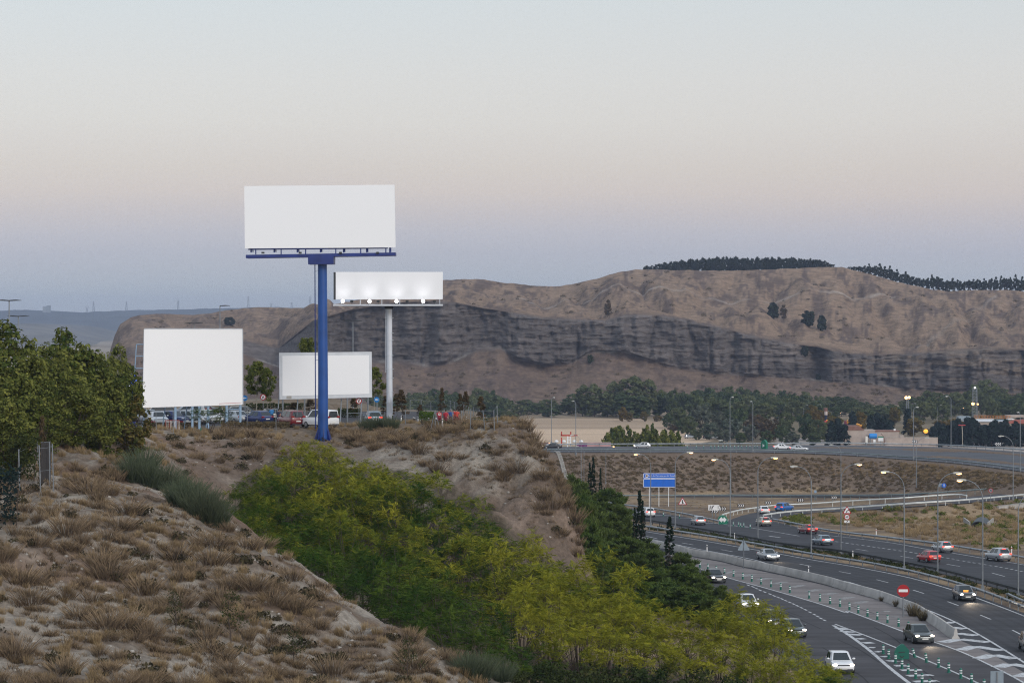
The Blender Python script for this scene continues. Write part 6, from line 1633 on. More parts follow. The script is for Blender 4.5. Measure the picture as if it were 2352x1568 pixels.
# ------------------------------------------------------------------ guardrails and barriers
def rail(name, label, pts, m, post_m, top=.75, every=4.0, double=False, side=1, group=None):
    n = max(4, int(poly_len(pts) / 2) + 2)
    p = poly_interp(pts, n)
    o = p[0].copy()
    t = thing(name, label, 'guardrail', tuple(o), 0, group)
    q = p - o
    d = np.gradient(q, axis=0)[:, :2]; d /= np.linalg.norm(d, axis=1)[:, None]
    nr_ = np.stack([-d[:, 1], d[:, 0], 0 * d[:, 0]], 1)
    prof = [(.00, top), (.06, top - .05), (.06, top - .11), (.015, top - .155), (.06, top - .20), (.06, top - .26), (.0, top - .31), (-.02, top - .155)]
    for sg in ((1, -1) if double else (side,)):
        V = np.concatenate([q + nr_ * (a * sg + .07 * sg) + np.array([0, 0, z]) for a, z in prof])
        k = len(prof)
        f = [(i + j * n, i + 1 + j * n, i + 1 + ((j + 1) % k) * n, i + ((j + 1) % k) * n) for i in range(n - 1) for j in range(k)]
        link('rail_beam', npmesh('rail_beam', V, np.array(f), [m]), t)
    L = poly_len(pts)
    np_ = min(98, int(L / every) + 1)
    pm = MB(); pm.box((0, 0, top / 2 - .25), (.10, .10, top + .4)); pm.box((0, 0, top - .155), (.16, .26, .16))
    pme = pm.mesh('post', post_m)
    for i in np.linspace(0, n - 1, np_):
        i0 = int(i); fr = i - i0; i1 = min(n - 1, i0 + 1)
        c = q[i0] * (1 - fr) + q[i1] * fr
        link('post', pme, t, tuple(c), math.atan2(d[i0, 1], d[i0, 0]))
    return t
rail('guardrail', 'long grey guardrail along the near side of the motorway median', [G6(-300, 770), G6(340, 838), G6(650, 888), G6(1000, 944), G6(1400, 1010), G6(1800, 1080), G9(0, 182), G9(500, 262), G9(760, 308), G9(1070, 372), G9(1490, 480), G9(1900, 610), G9(2352, 790), G9(2800, 980)], M['rail'], M['steel'])
rail('guardrail', 'short inner guardrail starting behind the long median one', [G9(2165, 640), G9(2352, 725), G9(2800, 900)], M['rail'], M['steel'])
rail('guardrail', 'dark guardrail along the far side of the median', [G6(-300, 640), G6(150, 722), G6(340, 762), G6(700, 822), G6(1000, 876), G6(1400, 945), G6(1800, 1025), G7(0, 1078), G7(330, 1118), G7(900, 1222), G7(1400, 1325), G7(1800, 1425), G7(2352, 1575), G7(2700, 1700)], M['raildark'], M['raildark'], double=True, every=4)
rail('guardrail', 'outer guardrail beyond the far carriageway below the dry hollow', [G6(1750, 760), G6(2050, 818), G7(60, 862), G7(330, 905), G7(700, 948), G7(1000, 985), G7(1350, 1030), G7(1600, 1068), G7(1900, 1118), G7(2200, 1168), G7(2352, 1198), G7(2800, 1300)], M['rail'], M['steel'])
rail('guardrail', 'grey guardrail in front of the island with the blue board', [G6(-250, 545), G6(60, 590), G6(400, 634), G6(700, 684), G6(900, 722), G6(1050, 756), G6(1160, 782)], M['rail'], M['steel'])
rail('guardrail', 'bright curved guardrail beginning at the green divergence sign', [G6(1192, 735), G6(1205, 715), G6(1240, 700), G6(1400, 658), G6(1560, 634), G6(1800, 603, .02)] + [G(*q7(x, y), dzD(q7(x, y)[0])) for x, y in ((0, 585), (500, 552), (1000, 524), (1560, 486), (1720, 498))], M['railwhite'], M['railwhite'])
rail('guardrail', 'bright guardrail on the outer side of the exit ramp', [G6(1655, 712), G6(1850, 684, .1), G6(2090, 660, .2)] + [G(*q7(x, y), dzD(q7(x, y)[0])) for x, y in ((0, 658), (330, 638), (870, 600), (1250, 574), (1660, 548), (2190, 500), (2352, 484), (2700, 455))], M['railwhite'], M['railwhite'], side=-1)
rail('guardrail', 'grey-green guardrail in front of the loop road', [G(1330, 1143.5), G6(0, 492), G6(600, 490), G6(1200, 487), G6(1800, 492)] + [G(*q7(x, y), dzD(q7(x, y)[0])) for x, y in ((0, 492), (800, 490), (1300, 468))], M['railgreen'], M['railgreen'])
rail('guardrail', 'guardrail continuing along the ramp past the blue round sign', [G(*q7(x, y), dzD(q7(x, y)[0])) for x, y in ((1300, 472), (1900, 424), (2352, 388), (2800, 350))], M['railgreen'], M['railgreen'])
rail('guardrail', 'near guardrail of the upper road above the bank', up_near[1:], M['railgreen'], M['steel'], every=5)
rail('guardrail', 'far guardrail of the upper road', up_far[1:], M['rail'], M['steel'], every=5)
def jersey(name, label, pts):
    p = poly_interp(pts, max(4, int(poly_len(pts) / 2)))
    n = len(p); o = p[0].copy(); q = p - o
    d = np.gradient(q, axis=0)[:, :2]; d /= np.linalg.norm(d, axis=1)[:, None]
    nr_ = np.stack([-d[:, 1], d[:, 0], 0 * d[:, 0]], 1)
    prof = [(-.34, -.05), (-.34, .08), (-.17, .32), (-.10, .88), (.10, .88), (.17, .32), (.34, .08), (.34, -.05)]
    V = np.concatenate([q + nr_ * a + np.array([0, 0, z]) for a, z in prof]); k = len(prof)
    f = [(i + j * n, i + 1 + j * n, i + 1 + ((j + 1) % k) * n, i + ((j + 1) % k) * n) for i in range(n - 1) for j in range(k)]
    t = thing(name, label, 'barrier', tuple(o))
    link('barrier_wall', npmesh('barrier_wall', V, np.array(f), [M['barrier']]), t)
    mb = MB()
    for i in (0, n - 1):
        w = [Vector(q[i]) + Vector(nr_[i]) * a * 1.01 + Vector((0, 0, z)) for a, z in prof]
        off = Vector((d[i, 0], d[i, 1], 0)) * (.02 if i else -.02)
        mb.add([x + off for x in w], [tuple(range(k))])
    mb.build('end_face', M['barrier'], t)
    jm = MB()
    for i in range(3, n - 2, 3):
        w = [Vector(q[i]) + Vector(nr_[i]) * a * 1.012 + Vector((0, 0, z * 1.004)) for a, z in prof]
        dd = Vector((d[i, 0], d[i, 1], 0)) * .03
        jm.add([x - dd for x in w] + [x + dd for x in w], [(j, j + 1, j + 1 + k, j + k) for j in range(k - 1)])
    jm.build('joint_seam', M['jointc'], t)
    return t
M['barrier'] = mat('barrier_concrete', (.43, .41, .385), .9, 0, (.55, .20))
M['jointc'] = mat('barrier_joint', (.16, .15, .14), .9)
jersey('concrete_barrier', 'long pale concrete barrier between motorway and slip road', [G6(250, 985), G6(430, 1020), G6(690, 1072), G6(850, 1120), G6(1200, 1180), G6(1430, 1238), G6(1560, 1262), G6(1900, 1332), G6(2352, 1438), G9(380, 530), G9(750, 630), G9(1000, 722), G9(1180, 790)])
jersey('concrete_barrier', 'short end piece of concrete barrier past the dry bush', [G9(1190, 800), G9(1300, 868), G9(1450, 968), G9(1545, 1040), G9(1600, 1072)])
for x, y, s_ in ((1130, 820, .9), (1240, 870, .8), (780, 655, .35), (945, 715, .5)):
    g = G9(x, y); V, f, tn = tuft(760 + x, 220, 1.0, 1.7, .03, .6)
    o = link('verge_bush', npmesh('verge_bush', V, f, [M['scrub']], fattr={'tint': tn}), None, tuple(g)); o.scale = (s_,) * 3
    tag(o, {1130: 'larger dry olive bush in the gap between the barriers', 1240: 'dry bush at the head of the short barrier piece', 780: 'tiny dry weed at the barrier foot', 945: 'thin dry weed at the barrier foot before the no-entry sign'}[x], 'bush')

# ------------------------------------------------------------------ bollards and marker posts
def make_bollard():
    t = thing('green_bollard', 'x', 'bollard')
    mb = MB(); mb.tube([(0, 0, -.02), (0, 0, .05)], [.17, .15], 12); mb.tube([(0, 0, .0), (0, 0, .70), (0, 0, .76)], [.10, .10, .07], 12); mb.build('bollard_post', M['green'], t, True)
    for z in (.36, .54):
        b = MB(); b.tube([(0, 0, z), (0, 0, z + .09)], .106, 12); b.build('reflective_band', M['reflect'], t)
    return t
BOL = make_bollard(); _first = [True]
def bollard(p, label, group, tilt=0.0):
    if _first[0]:
        t = BOL; _first[0] = False; t.location = p; t['label'] = label; t['group'] = group
    else: t = dup(BOL, label, p, 0, 1, group)
    if tilt: t.rotation_euler = (0, tilt, 0)
lb = 'green bollard with white bands in the row along the pale pavement'
for a in [(955, 1255), (1042, 1278), (1135, 1304), (1225, 1327), (1325, 1354), (1428, 1384), (1527, 1410), (1628, 1440), (1738, 1470), (1845, 1502), (1945, 1533)]: bollard(G6(*a), lb, 'bollards along the pale pavement')
for a in [(1571, 625), (1690, 656), (1802, 687), (1911, 717), (2015, 752), (2113, 788), (2214, 824)]: bollard(G8(*a), lb, 'bollards along the pale pavement')
for a in [(735, 860), (847, 896), (969, 935), (1078, 972)]: bollard(G9(*a), lb, 'bollards along the pale pavement')
for a in [(800, 1236), (860, 1288), (935, 1338), (1007, 1398), (1075, 1455), (1157, 1510), (1228, 1562), (1310, 1630)]: bollard(G9(*a), 'green bollard with white bands in the hatched wedge of the slip road', 'bollards in the hatched wedge')
for a, tl in [((1150, 1275), .28), ((1278, 1330), .12), ((1410, 1385), 0), ((1522, 1442), 0), ((1655, 1505), 0), ((1773, 1565), 0), ((1912, 1630), 0)]: bollard(G9(*a), 'green bollard standing on the line beyond the arrow marker', 'bollards on the line beyond the arrow marker', -tl)
for a in [(552, 690), (730, 712), (972, 745)]: bollard(G6(*a), 'green bollard on the painted wedge before the exit nose', 'bollards on the painted wedge')
for a in [(1262, 765), (1323, 798), (1380, 800), (1403, 811), (1437, 810), (1509, 826)]: bollard(G6(*a), 'green bollard clustered behind the green divergence sign', 'bollards behind the divergence sign')
for x in (762, 895, 1003, 1110, 1165, 1220, 1287, 1337, 1400, 1460, 1515, 1567, 1640, 1692, 1765, 1800): bollard(up_pt(qH(x, 0)[0], .66), 'small green bollard in the row on the upper road', 'bollards on the upper road')
def delin(p, lb_, red=False):
    t = thing('marker_post', lb_, 'marker post', tuple(p), 0, 'white roadside marker posts')
    mb = MB(); mb.prism([(-.06, -.1), (.06, -.1), (.06, 1.0), (-.02, 1.08), (-.06, 1.05)], -.05, .05); mb.build('post', M['white'], t)
    b = MB(); b.box((0, 0, .82), (.125, .106, .14)); b.build('reflector_band', M['sred'] if red else M['dark'], t)
for q_, l_ in ((G6(1337, 952), 'white marker post by the median lamp near the grey triangle'), (G7(465, 1158), 'white marker post in the median past the curve sign'), (G6(1033, 1088), 'white marker post behind the long barrier near the pines'), (G6(2152, 1335), 'white marker post behind the long barrier further along')): delin(q_, l_)
delin(G7(723, 905), 'white marker post with red band in the dry hollow', True); delin(G7(2215, 1108), 'white marker post with red band near the silver suv', True)

# ------------------------------------------------------------------ signs
def flat(poly, y0, y1, m, name, parent):
    mb = MB(); mb.prism(poly, y0, y1); return mb.build(name, m, parent)
def rrect(cx, cz, w, h, r, n=5):
    out = []
    for (sx, sz), a in zip(((1, 1), (-1, 1), (-1, -1), (1, -1)), (0, 90, 180, 270)):
        for k in range(n + 1):
            t_ = R(a + 90 * k / n)
            out.append((cx + sx * (w / 2 - r) + r * math.cos(t_), cz + sz * (h / 2 - r) + r * math.sin(t_)))
    return out
def posts(t, xs, z1, r=.05, m=None):
    for x in xs:
        mb = MB(); mb.tube([(x, .04, -.3), (x, .04, z1)], r, 8); mb.build('post', m or M['steel'], t, True)
FACE = (math.pi / 2, 0, 0)
def tri(cx, cz, s): h = s * .866; return [(cx - s / 2, cz - h / 3), (cx + s / 2, cz - h / 3), (cx, cz + h * 2 / 3)]
def rtri(cx, cz, s, r=.08, n=4):
    c = tri(cx, cz, s - 2 * r * 1.732); out = []
    for (x, z), a in zip(c, (150, 270, 30)):
        for k in range(n + 1):
            t_ = R(a + 120 * k / n); out.append((x + r * math.cos(t_), z + r * math.sin(t_)))
    return out
# big blue board
b0 = G(*qI(1170, 464)); k_ = F / b0.y
t = thing('blue_direction_board', 'large blue road board reading Red de Carreteras del Estado', 'road sign', tuple(b0), 0.0)
def rl(u, v): p = P(u, v, b0.y); return p.x - b0.x, p.z - b0.z
x0, z0 = rl(*qI(978, 240)); x1, z1 = rl(*qI(1362, 73))
zm, _ = rl(0, 0); zmid = rl(*qI(978, 135))[1]
flat([(x0, z0), (x1, z0), (x1, z1), (x0, z1)], -.03, .03, M['sblue'], 'board', t)
for za, zb_ in ((z0, zmid - .02), (zmid + .02, z1)):
    w, h = x1 - x0 - .06, zb_ - za - .06
    cx, cz = (x0 + x1) / 2, (za + zb_) / 2
    fa = flat(rrect(cx, cz, w, h, .22), -.045, -.028, M['white'], 'white_border', t)
    flat(rrect(cx, cz, w - .20, h - .20, .16), -.055, -.030, M['sblue'], 'blue_panel', t)
cz = (zmid + z1) / 2
flat(rrect(x0 + .72, cz, .50, .62, .05), -.062, -.05, M['reflect'], 'emblem', t)
flat(rrect(x0 + .72, cz, .30, .38, .05), -.068, -.06, M['tile'], 'emblem_shield', t)
text_part('lettering', 'Red de Carreteras del Estado', M['white'], .46, t, (x0 + 3.75, -.062, cz), FACE)
posts(t, [rl(*qI(1050, 0))[0], rl(*qI(1163, 0))[0], rl(*qI(1277, 0))[0]], z1 - .1, .07, M['white'])
# warning triangle: merge
b0 = G(*qI(1440, 540)); t = thing('merge_warning_sign', 'red-bordered warning triangle with a merging arrow beside the blue board', 'road sign', tuple(b0))
zc = rl(*qI(1440, 413))[1]
flat(rtri(0, zc, 1.72), -.02, .0, M['sred'], 'red_border', t); flat(rtri(0, zc, 1.28, .05), -.035, -.015, M['white'], 'white_face', t)
flat([(-.10, zc - .32), (.06, zc - .32), (.06, zc - .10), (.26, zc - .30), (.26, zc - .18), (.06, zc + .06), (.06, zc + .22), (.16, zc + .22), (-.02, zc + .50), (-.2, zc + .22), (-.10, zc + .22)], -.048, -.03, M['black'], 'arrow_symbol', t)
posts(t, [0], zc)
# exit 17
b0 = G(*qI(1818, 597)); t = thing('exit_sign', 'white arrow-shaped exit sign with the number 17', 'road sign', tuple(b0))
xa, za = rl(*qI(1743, 508)); xb, zb_ = rl(*qI(1895, 445)); xm = rl(*qI(1868, 0))[0]
zc = (za + zb_) / 2
flat([(xa, za), (xm, za), (xb, zc), (xm, zb_), (xa, zb_)], -.02, .02, M['white'], 'sign_face', t)
h = zb_ - za
for dx in (0, .34):
    flat([(xa + .22 + dx, za + .12 * h), (xa + .36 + dx, za + .12 * h), (xa + .44 + dx, zc), (xa + .40 + dx, zb_ - .12 * h), (xa + .30 + dx, zb_ - .12 * h)], -.034, -.015, M['black'], 'motorway_symbol', t)
flat([(xa + .62, zc - .02), (xa + .74, zc - .05), (xa + 1.0, zb_ - .25 * h), (xa + 1.06, zb_ - .10 * h), (xa + .82, zb_ - .12 * h), (xa + .9, zb_ - .24 * h)], -.034, -.015, M['black'], 'exit_arrow', t)
text_part('number', '17', M['black'], .78, t, (xa + 1.95, -.03, zc), FACE, bold=.012)
posts(t, [xa + .7, xa + 1.3, xa + 2.0], zc)
# chevrons
def chevron(u, v, lb_, w=.98, dirn=1, Y=None, dz=0.0, base=None):
    g = G(u, v + 13, dz) if Y is None else P(u, v + 8, Y)
    t = thing('chevron_sign', lb_, 'road sign', tuple(g), 0, 'black and white chevron boards')
    p = P(u, v, g.y); zc = p.z - g.z
    s = w
    flat(rrect(0, zc, 1.36 * s, .62 * s, .04), -.02, .02, M['black'], 'board', t)
    for k in (-1, 0, 1):
        cx = k * .42 * s * dirn
        flat([(cx - .13 * s * dirn, zc + .26 * s), (cx + .03 * s * dirn, zc + .26 * s), (cx + .20 * s * dirn, zc), (cx + .03 * s * dirn, zc - .26 * s), (cx - .13 * s * dirn, zc - .26 * s), (cx + .04 * s * dirn, zc)], -.034, -.015, M['white'], 'chevron_mark', t)
    posts(t, [-.3, .3], zc, .04)
for (u, v), l_ in ((qI(1912, 490), 'chevron board at the point of the exit 17 sign'), (qI(1815, 520), 'chevron board below the exit 17 sign'), (qI(2128, 452), 'chevron board alone on the island past the exit sign'), (q6(1705, 540), 'chevron board above the white saloon on the ramp'), (q6(2062, 512), 'chevron board above the blue car on the ramp'), (q5(675, 1210), 'chevron board in front of the loop rail near the curve sign')):
    chevron(u, v, l_, 1.0 if u < 1660 else .95)
chevron(2293, 1019, 'far reversed chevron board before the conifer row', 2.0, -1, 985.0); chevron(2101, 1013, 'far reversed chevron board at the garden wall end', 1.6, -1, 960.0)
# green divergence beacon
b0 = G(*qI(1912, 672)); t = thing('divergence_beacon', 'round-topped green nose marker with a white double arrow', 'road sign', tuple(b0))
flat([(-.78, 0), (.78, 0), (.78, .75)] + circle(0, .75, .78, 20, 0, math.pi)[1:] + [(-.78, .75)], -.25, .35, M['sgreen'], 'green_body', t)
flat([(-.66, .78), (-.18, 1.28), (-.18, 1.02), (.18, 1.02), (.18, 1.28), (.66, .78), (.18, .28), (.18, .54), (-.18, .54), (-.18, .28)], -.28, -.24, M['white'], 'double_arrow', t)
q_ = up_pt(qH(1905, 0)[0], .55); t = thing('divergence_marker', 'small green nose marker on the upper road', 'road sign', tuple(q_), -.9)
flat([(-.9, 0), (.9, 0), (.9, 1.3)] + circle(0, 1.3, .9, 14, 0, math.pi)[1:] + [(-.9, 1.3)], -.3, .3, M['sgreen'], 'green_body', t)
flat([(-.3, .35), (.45, .8), (-.3, 1.25)], -.33, -.28, M['white'], 'arrow_mark', t)
# curve, 60 and plate
b0 = G7(400, 905); t = thing('curve_and_limit_sign', 'post with curve triangle, 60 limit disc and arrow plate', 'road sign', tuple(b0))
zt_, zc, zp = [rl(*q7(399, y_))[1] for y_ in (632, 697, 749)]
flat(rtri(0, zt_, 1.42), -.02, 0, M['sred'], 'red_triangle', t); flat(rtri(0, zt_, 1.04, .05), -.035, -.015, M['white'], 'triangle_face', t)
flat([(-.14, zt_ - .24), (-.02, zt_ - .24), (.0, zt_ - .05), (.14, zt_ + .06), (.14, zt_ - .02), (.30, zt_ + .12), (.14, zt_ + .26), (.14, zt_ + .17), (-.08, zt_ + .04)], -.048, -.03, M['black'], 'curve_arrow', t)
flat(circle(0, zc, .47), -.02, 0, M['sred'], 'red_ring', t); flat(circle(0, zc, .345), -.035, -.015, M['white'], 'disc_face', t)
text_part('number', '60', M['black'], .46, t, (0, -.04, zc), FACE, bold=.012)
flat(rrect(0, zp, .80, .36, .04), -.02, 0, M['white'], 'plate', t); flat([(-.16, zp - .12), (-.08, zp - .12), (.06, zp + .0), (.12, zp - .06), (.16, zp + .13), (-.03, zp + .10), (.02, zp + .04)], -.034, -.015, M['black'], 'plate_arrow', t)
posts(t, [0], zt_ + .2)
# no entry
b0 = G9(1020, 832); t = thing('no_entry_sign', 'red no-entry disc with a white bar beside the concrete barrier', 'road sign', tuple(b0))
zc = rl(*q9(1020, 540))[1]
flat(circle(0, zc, .585, 32), -.02, .01, M['sred'], 'red_disc', t); flat([(-.43, zc - .12), (.43, zc - .12), (.43, zc + .14), (-.43, zc + .14)], -.035, -.015, M['white'], 'white_bar', t); posts(t, [0], zc + .3, .055)
# triangle seen from behind
b0 = G6(1437, 1268); t = thing('triangle_sign', 'grey back of a triangular sign standing at the barrier', 'road sign', tuple(b0))
zc = rl(*q6(1437, 1025))[1]; flat(rtri(0, zc, 1.56), -.02, .0, M['signback'], 'sign_back', t); posts(t, [0], zc + .9, .055)
pz = MB(); pz.tube([(0, -.06, -.2), (0, -.06, zc + .95)], .045, 8); pz.build('front_post', M['steel'], t, True)
# blue disc with arrow, grey back beside it
u, v = q7(1470, 445); b0 = G(u, v, dzD(u)); t = thing('blue_arrow_sign', 'blue disc with a white upward arrow above the ramp', 'road sign', tuple(b0))
zc = rl(*q7(1465, 350))[1]; flat(circle(0, zc, .46), -.02, 0, M['sblue'], 'blue_disc', t); flat([(-.06, zc - .28), (.06, zc - .28), (.06, zc + .08), (.17, zc + .08), (0, zc + .3), (-.17, zc + .08), (-.06, zc + .08)], -.034, -.015, M['white'], 'arrow', t); posts(t, [0], zc)
u, v = q7(1436, 445); b0 = G(u, v, dzD(u)); t = thing('round_sign', 'grey back of a round sign beside the blue arrow disc', 'road sign', tuple(b0)); flat(circle(0, zc, .44), -.02, 0, M['signback'], 'sign_back', t); posts(t, [0], zc)
u, v = q7(1985, 540); b0 = G(u, v, dzD(u)); t = thing('speed_limit_sign', 'red-ringed 40 limit disc at the top of the ramp', 'road sign', tuple(b0))
zc = rl(*q7(1980, 407))[1]; flat(circle(0, zc, .42), -.02, 0, M['sred'], 'red_ring', t); flat(circle(0, zc, .30), -.035, -.015, M['signback'], 'disc_face', t); text_part('number', '40', M['black'], .38, t, (0, -.04, zc), FACE, bold=.012); posts(t, [0], zc)
b0 = G6(2228, 532); t = thing('small_blue_sign', 'small pale blue plate on twin posts in front of the bank', 'road sign', tuple(b0)); zc = rl(*q6(2228, 418))[1]; flat(rrect(0, zc, .45, .55, .03), -.02, 0, M['bluepale'], 'plate', t); posts(t, [-.18, .2], zc, .035)
# arrow marker on the slip road seen from behind
b0 = G9(1003, 1292); t = thing('arrow_marker', 'green house-shaped arrow marker at the slip road nose', 'road sign', tuple(b0)); t.scale = (.77, .9, .77)
flat([(-.74, 0), (.74, 0), (.74, .95), (.2, 1.52), (-.05, 1.55), (-.50, 1.22), (-.74, .80)], -.12, .12, M['green'], 'marker_body', t); flat([(-.34, .64), (.32, .70), (.32, .80), (-.34, .74)], -.135, -.11, M['dark'], 'handle_slot', t)
flat([(-.25, .32), (0, .10), (.28, .36), (.16, .38), (0, .24), (-.14, .38)], -.135, -.11, M['dark'], 'lower_mark', t)
# grey sign back cut by the lower edge
b0 = G9(2060, 1760); t = thing('sign_back', 'grey rectangular sign back at the lower edge beside the slip road', 'road sign', tuple(b0))
xa = rl(*q9(1985, 0))[0]; xb = rl(*q9(2128, 0))[0]; ztop = rl(*q9(2060, 1425))[1]
flat([(xa, ztop - 1.15), (xb, ztop - 1.15), (xb, ztop), (xa, ztop)], -.02, .02, M['signback'], 'plate', t); posts(t, [(xa + xb) / 2], ztop - .1, .05)
mb = MB(); mb.box(((xa + xb) / 2, -.05, ztop - .6), (.10, .06, 1.1)); mb.build('back_rib', M['steel'], t)
# car park signs
def lot_sign(u, v, Y, r, kind, lb_):
    p = P(u, v, Y); g = hgt1(p.x, p.y)
    t = thing({'turn': 'no_turn_sign', 'arrow': 'blue_arrow_sign'}[kind], lb_, 'road sign', (p.x, p.y, g)); zc = p.z - g
    if kind == 'arrow':
        flat(circle(0, zc, r), -.02, 0, M['sblue2'], 'blue_disc', t); flat([(-r * .62, zc), (-r * .1, zc + r * .42), (-r * .1, zc + r * .13), (r * .6, zc + r * .13), (r * .6, zc - r * .13), (-r * .1, zc - r * .13), (-r * .1, zc - r * .42)], -.034, -.015, M['white'], 'arrow', t)
        posts(t, [-.06, .08], zc, .035)
    else:
        flat(circle(0, zc, r), -.02, 0, M['sred'], 'red_ring', t); flat(circle(0, zc, r * .72), -.035, -.015, M['white'], 'disc_face', t)
        flat([(-r * .22, zc - r * .5), (-r * .02, zc - r * .5), (-r * .02, zc + r * .05), (r * .12, zc + r * .14), (r * .12, zc + r * .0), (r * .45, zc + r * .24), (r * .12, zc + r * .5), (r * .12, zc + r * .34), (-r * .22, zc + r * .15)], -.046, -.03, M['black'], 'turn_arrow', t)
        mb = MB(); mb.prism([(-r * .56, zc + r * .46), (-r * .46, zc + r * .56), (r * .56, zc - r * .46), (r * .46, zc - r * .56)], -.055, -.04); mb.build('red_slash', M['sred'], t)
        posts(t, [0], zc, .035)
M['sblue2'] = mat('sign_light_blue', (.012, .19, .52), .45)
lot_sign(*qA(1963, 198), 272, .33, 'arrow', 'blue disc with a white arrow beside the square billboard'); lot_sign(*qB(1940, 225), 272, .31, 'arrow', 'blue disc with a white arrow beside the white column')
lot_sign(*qA(2290, 182), 276, .36, 'turn', 'no-turn disc beside the pale-trunked young tree'); lot_sign(*qB(1627, 248), 268, .34, 'turn', 'no-turn disc under the framed billboard')

# ------------------------------------------------------------------ people
def limb(vs, es, rs, pts, start):
    k = start
    for p, r_ in pts:
        vs.append(p); rs.append(r_); es.append((k, len(vs) - 1)); k = len(vs) - 1
    return k
def person(label, loc, rotz, shirt, shorts, hair, lean=0.0, stride=.18, arms=.2, group=None, number=None, sc=1.0, reach=False, trousers=False):
    """standing or walking figure, facing +y (away from the road), one continuous skinned body"""
    t = thing('person', label, 'person', loc, rotz, group); t.scale = (sc,) * 3
    vs, es, rs = [(0, 0, .95)], [], [.135]
    s1 = limb(vs, es, rs, [((0, .01, 1.10), .125), ((0, .02, 1.28), .145), ((0, .01, 1.42), .12), ((0, .02, 1.50), .058), ((0, .03, 1.56), .062), ((0, .04, 1.64), .098), ((0, .04, 1.72), .082), ((0, .03, 1.76), .04)], 0)
    chest = 3
    for sg in (1, -1):
        st = stride * sg
        limb(vs, es, rs, [((sg * .095, 0, .88), .105), ((sg * .11, st * .5 + .03, .50), .062), ((sg * .11, st * .6, .36), .058), ((sg * .11, st - (.10 if st < 0 else 0), .09 + (.05 if st < 0 else 0)), .038), ((sg * .12, st + .10, .035), .036), ((sg * .12, st + .17, .03), .026)], 0)
        ar = -sg * arms
        el_ = (sg * .27, ar * .45 - .02, 1.14); wr = (sg * .27, ar + .12, .92)
        if reach: el_ = (sg * .25, .22, 1.18); wr = (sg * .20, .46, 1.08)
        w_ = limb(vs, es, rs, [((sg * .17, .01, 1.40), .068), ((sg * .225, 0, 1.34), .056), (el_, .042), (wr, .028), ((wr[0], wr[1] + .03, wr[2] - .06), .036), ((wr[0], wr[1] + .04, wr[2] - .085), .034)], chest)
        hp = vs[w_]
        for k, (dx, ln) in enumerate(((-.028, .07), (-.010, .085), (.010, .08), (.027, .062))):
            limb(vs, es, rs, [((hp[0] + dx * .6, hp[1] + dx, hp[2] - .02), .010), ((hp[0] + dx * .6, hp[1] + dx + .012, hp[2] - .02 - ln * .6), .009), ((hp[0] + dx * .6 - sg * .01, hp[1] + dx + .03, hp[2] - .02 - ln), .008)], w_)
        limb(vs, es, rs, [((hp[0] - sg * .03, hp[1] + .03, hp[2] + .02), .011), ((hp[0] - sg * .045, hp[1] + .05, hp[2] - .02), .009)], w_ - 1)
    head = 6
    for sg in (1, -1): limb(vs, es, rs, [((sg * .098, .03, 1.645), .018)], head)
    limb(vs, es, rs, [((0, .150, 1.63), .018)], head)
    me = bpy.data.meshes.new('body'); me.from_pydata(vs, es, [])
    o = bpy.data.objects.new('body', me); COL.objects.link(o)
    sk = o.modifiers.new('skin', 'SKIN'); sk.use_smooth_shade = True
    for d_, r_ in zip(me.skin_vertices[0].data, rs): d_.radius = (r_, r_)
    me.skin_vertices[0].data[0].use_root = True
    ss = o.modifiers.new('sub', 'SUBSURF'); ss.levels = 1; ss.render_levels = 1
    dg = bpy.context.evaluated_depsgraph_get()
    m2 = bpy.data.meshes.new_from_object(o.evaluated_get(dg))
    bpy.data.objects.remove(o)
    m2.materials.clear(); m2.materials.append(M['skin'])
    link('body', m2, t)
    sh = MB(); sh.tube([(0, 0, .88), (0, .01, 1.0), (0, .02, 1.20), (0, .02, 1.36), (0, .015, 1.44), (0, .02, 1.50)], [.19, .185, .195, .205, .17, .075], 14)
    for sg in (1, -1): sh.tube([(sg * .12, .01, 1.41), (sg * .215, .0, 1.34), (sg * .255, -.01 - sg * arms * .25 + (.10 if reach else 0), 1.20)], [.095, .085, .072], 10)
    sm = sh.mesh('shirt', shirt, True)
    for v_ in sm.vertices: v_.co.y = v_.co.y * .72
    so = link('shirt', sm, t)
    hs = MB(); hs.tube([(0, 0, 1.0), (0, 0, .90), (0, 0, .82)], [.175, .185, .17], 12)
    for sg in (1, -1):
        st = stride * sg; lo = .12 if trousers else .52
        hs.tube([(sg * .09, 0, .88), (sg * .11, st * .4, .62), (sg * .11, st * (.95 if trousers else .5) + .02, lo)], [.12, .105, .085 if trousers else .10], 10)
    link('trousers' if trousers else 'shorts', hs.mesh('shorts', shorts, True), t)
    hr = MB(); hr.ball((0, .02, 1.70), (.103, .108, .098), 12, 8)
    hm2 = hr.mesh('hair', hair, True)
    for v_ in hm2.vertices:
        if v_.co.y > .06 and v_.co.z < 1.70: v_.co.y = .06
    link('hair', hm2, t)
    if not trousers:
        for sg in (1, -1):
            st = stride * sg
            s_ = MB(); s_.ball((sg * .12, st + .06, .05), (.052, .14, .05), 10, 6); link('shoe', s_.mesh('shoe', M['white'], True), t)
    if number: text_part('number', number, M['white'], .30, t, (0, -.165, 1.27), FACE, bold=.01)
    return t
M['jersey'] = mat('red_jersey', (.36, .012, .03), .7); M['jersey_dark'] = mat('dark_red_shorts', (.17, .008, .02), .7); M['jersey_blue'] = mat('blue_jersey', (.02, .07, .25), .7); M['jersey_orange'] = mat('orange_jersey', (.52, .045, .03), .7); M['navy_cloth'] = mat('navy_cloth', (.012, .018, .045), .8); M['blue_shirt'] = mat('bright_blue_shirt', (.03, .19, .45), .7)
def on_ground(u, v, Y):
    p = P(u, v, Y); return (p.x, p.y, hgt1(p.x, p.y))
PY = 258
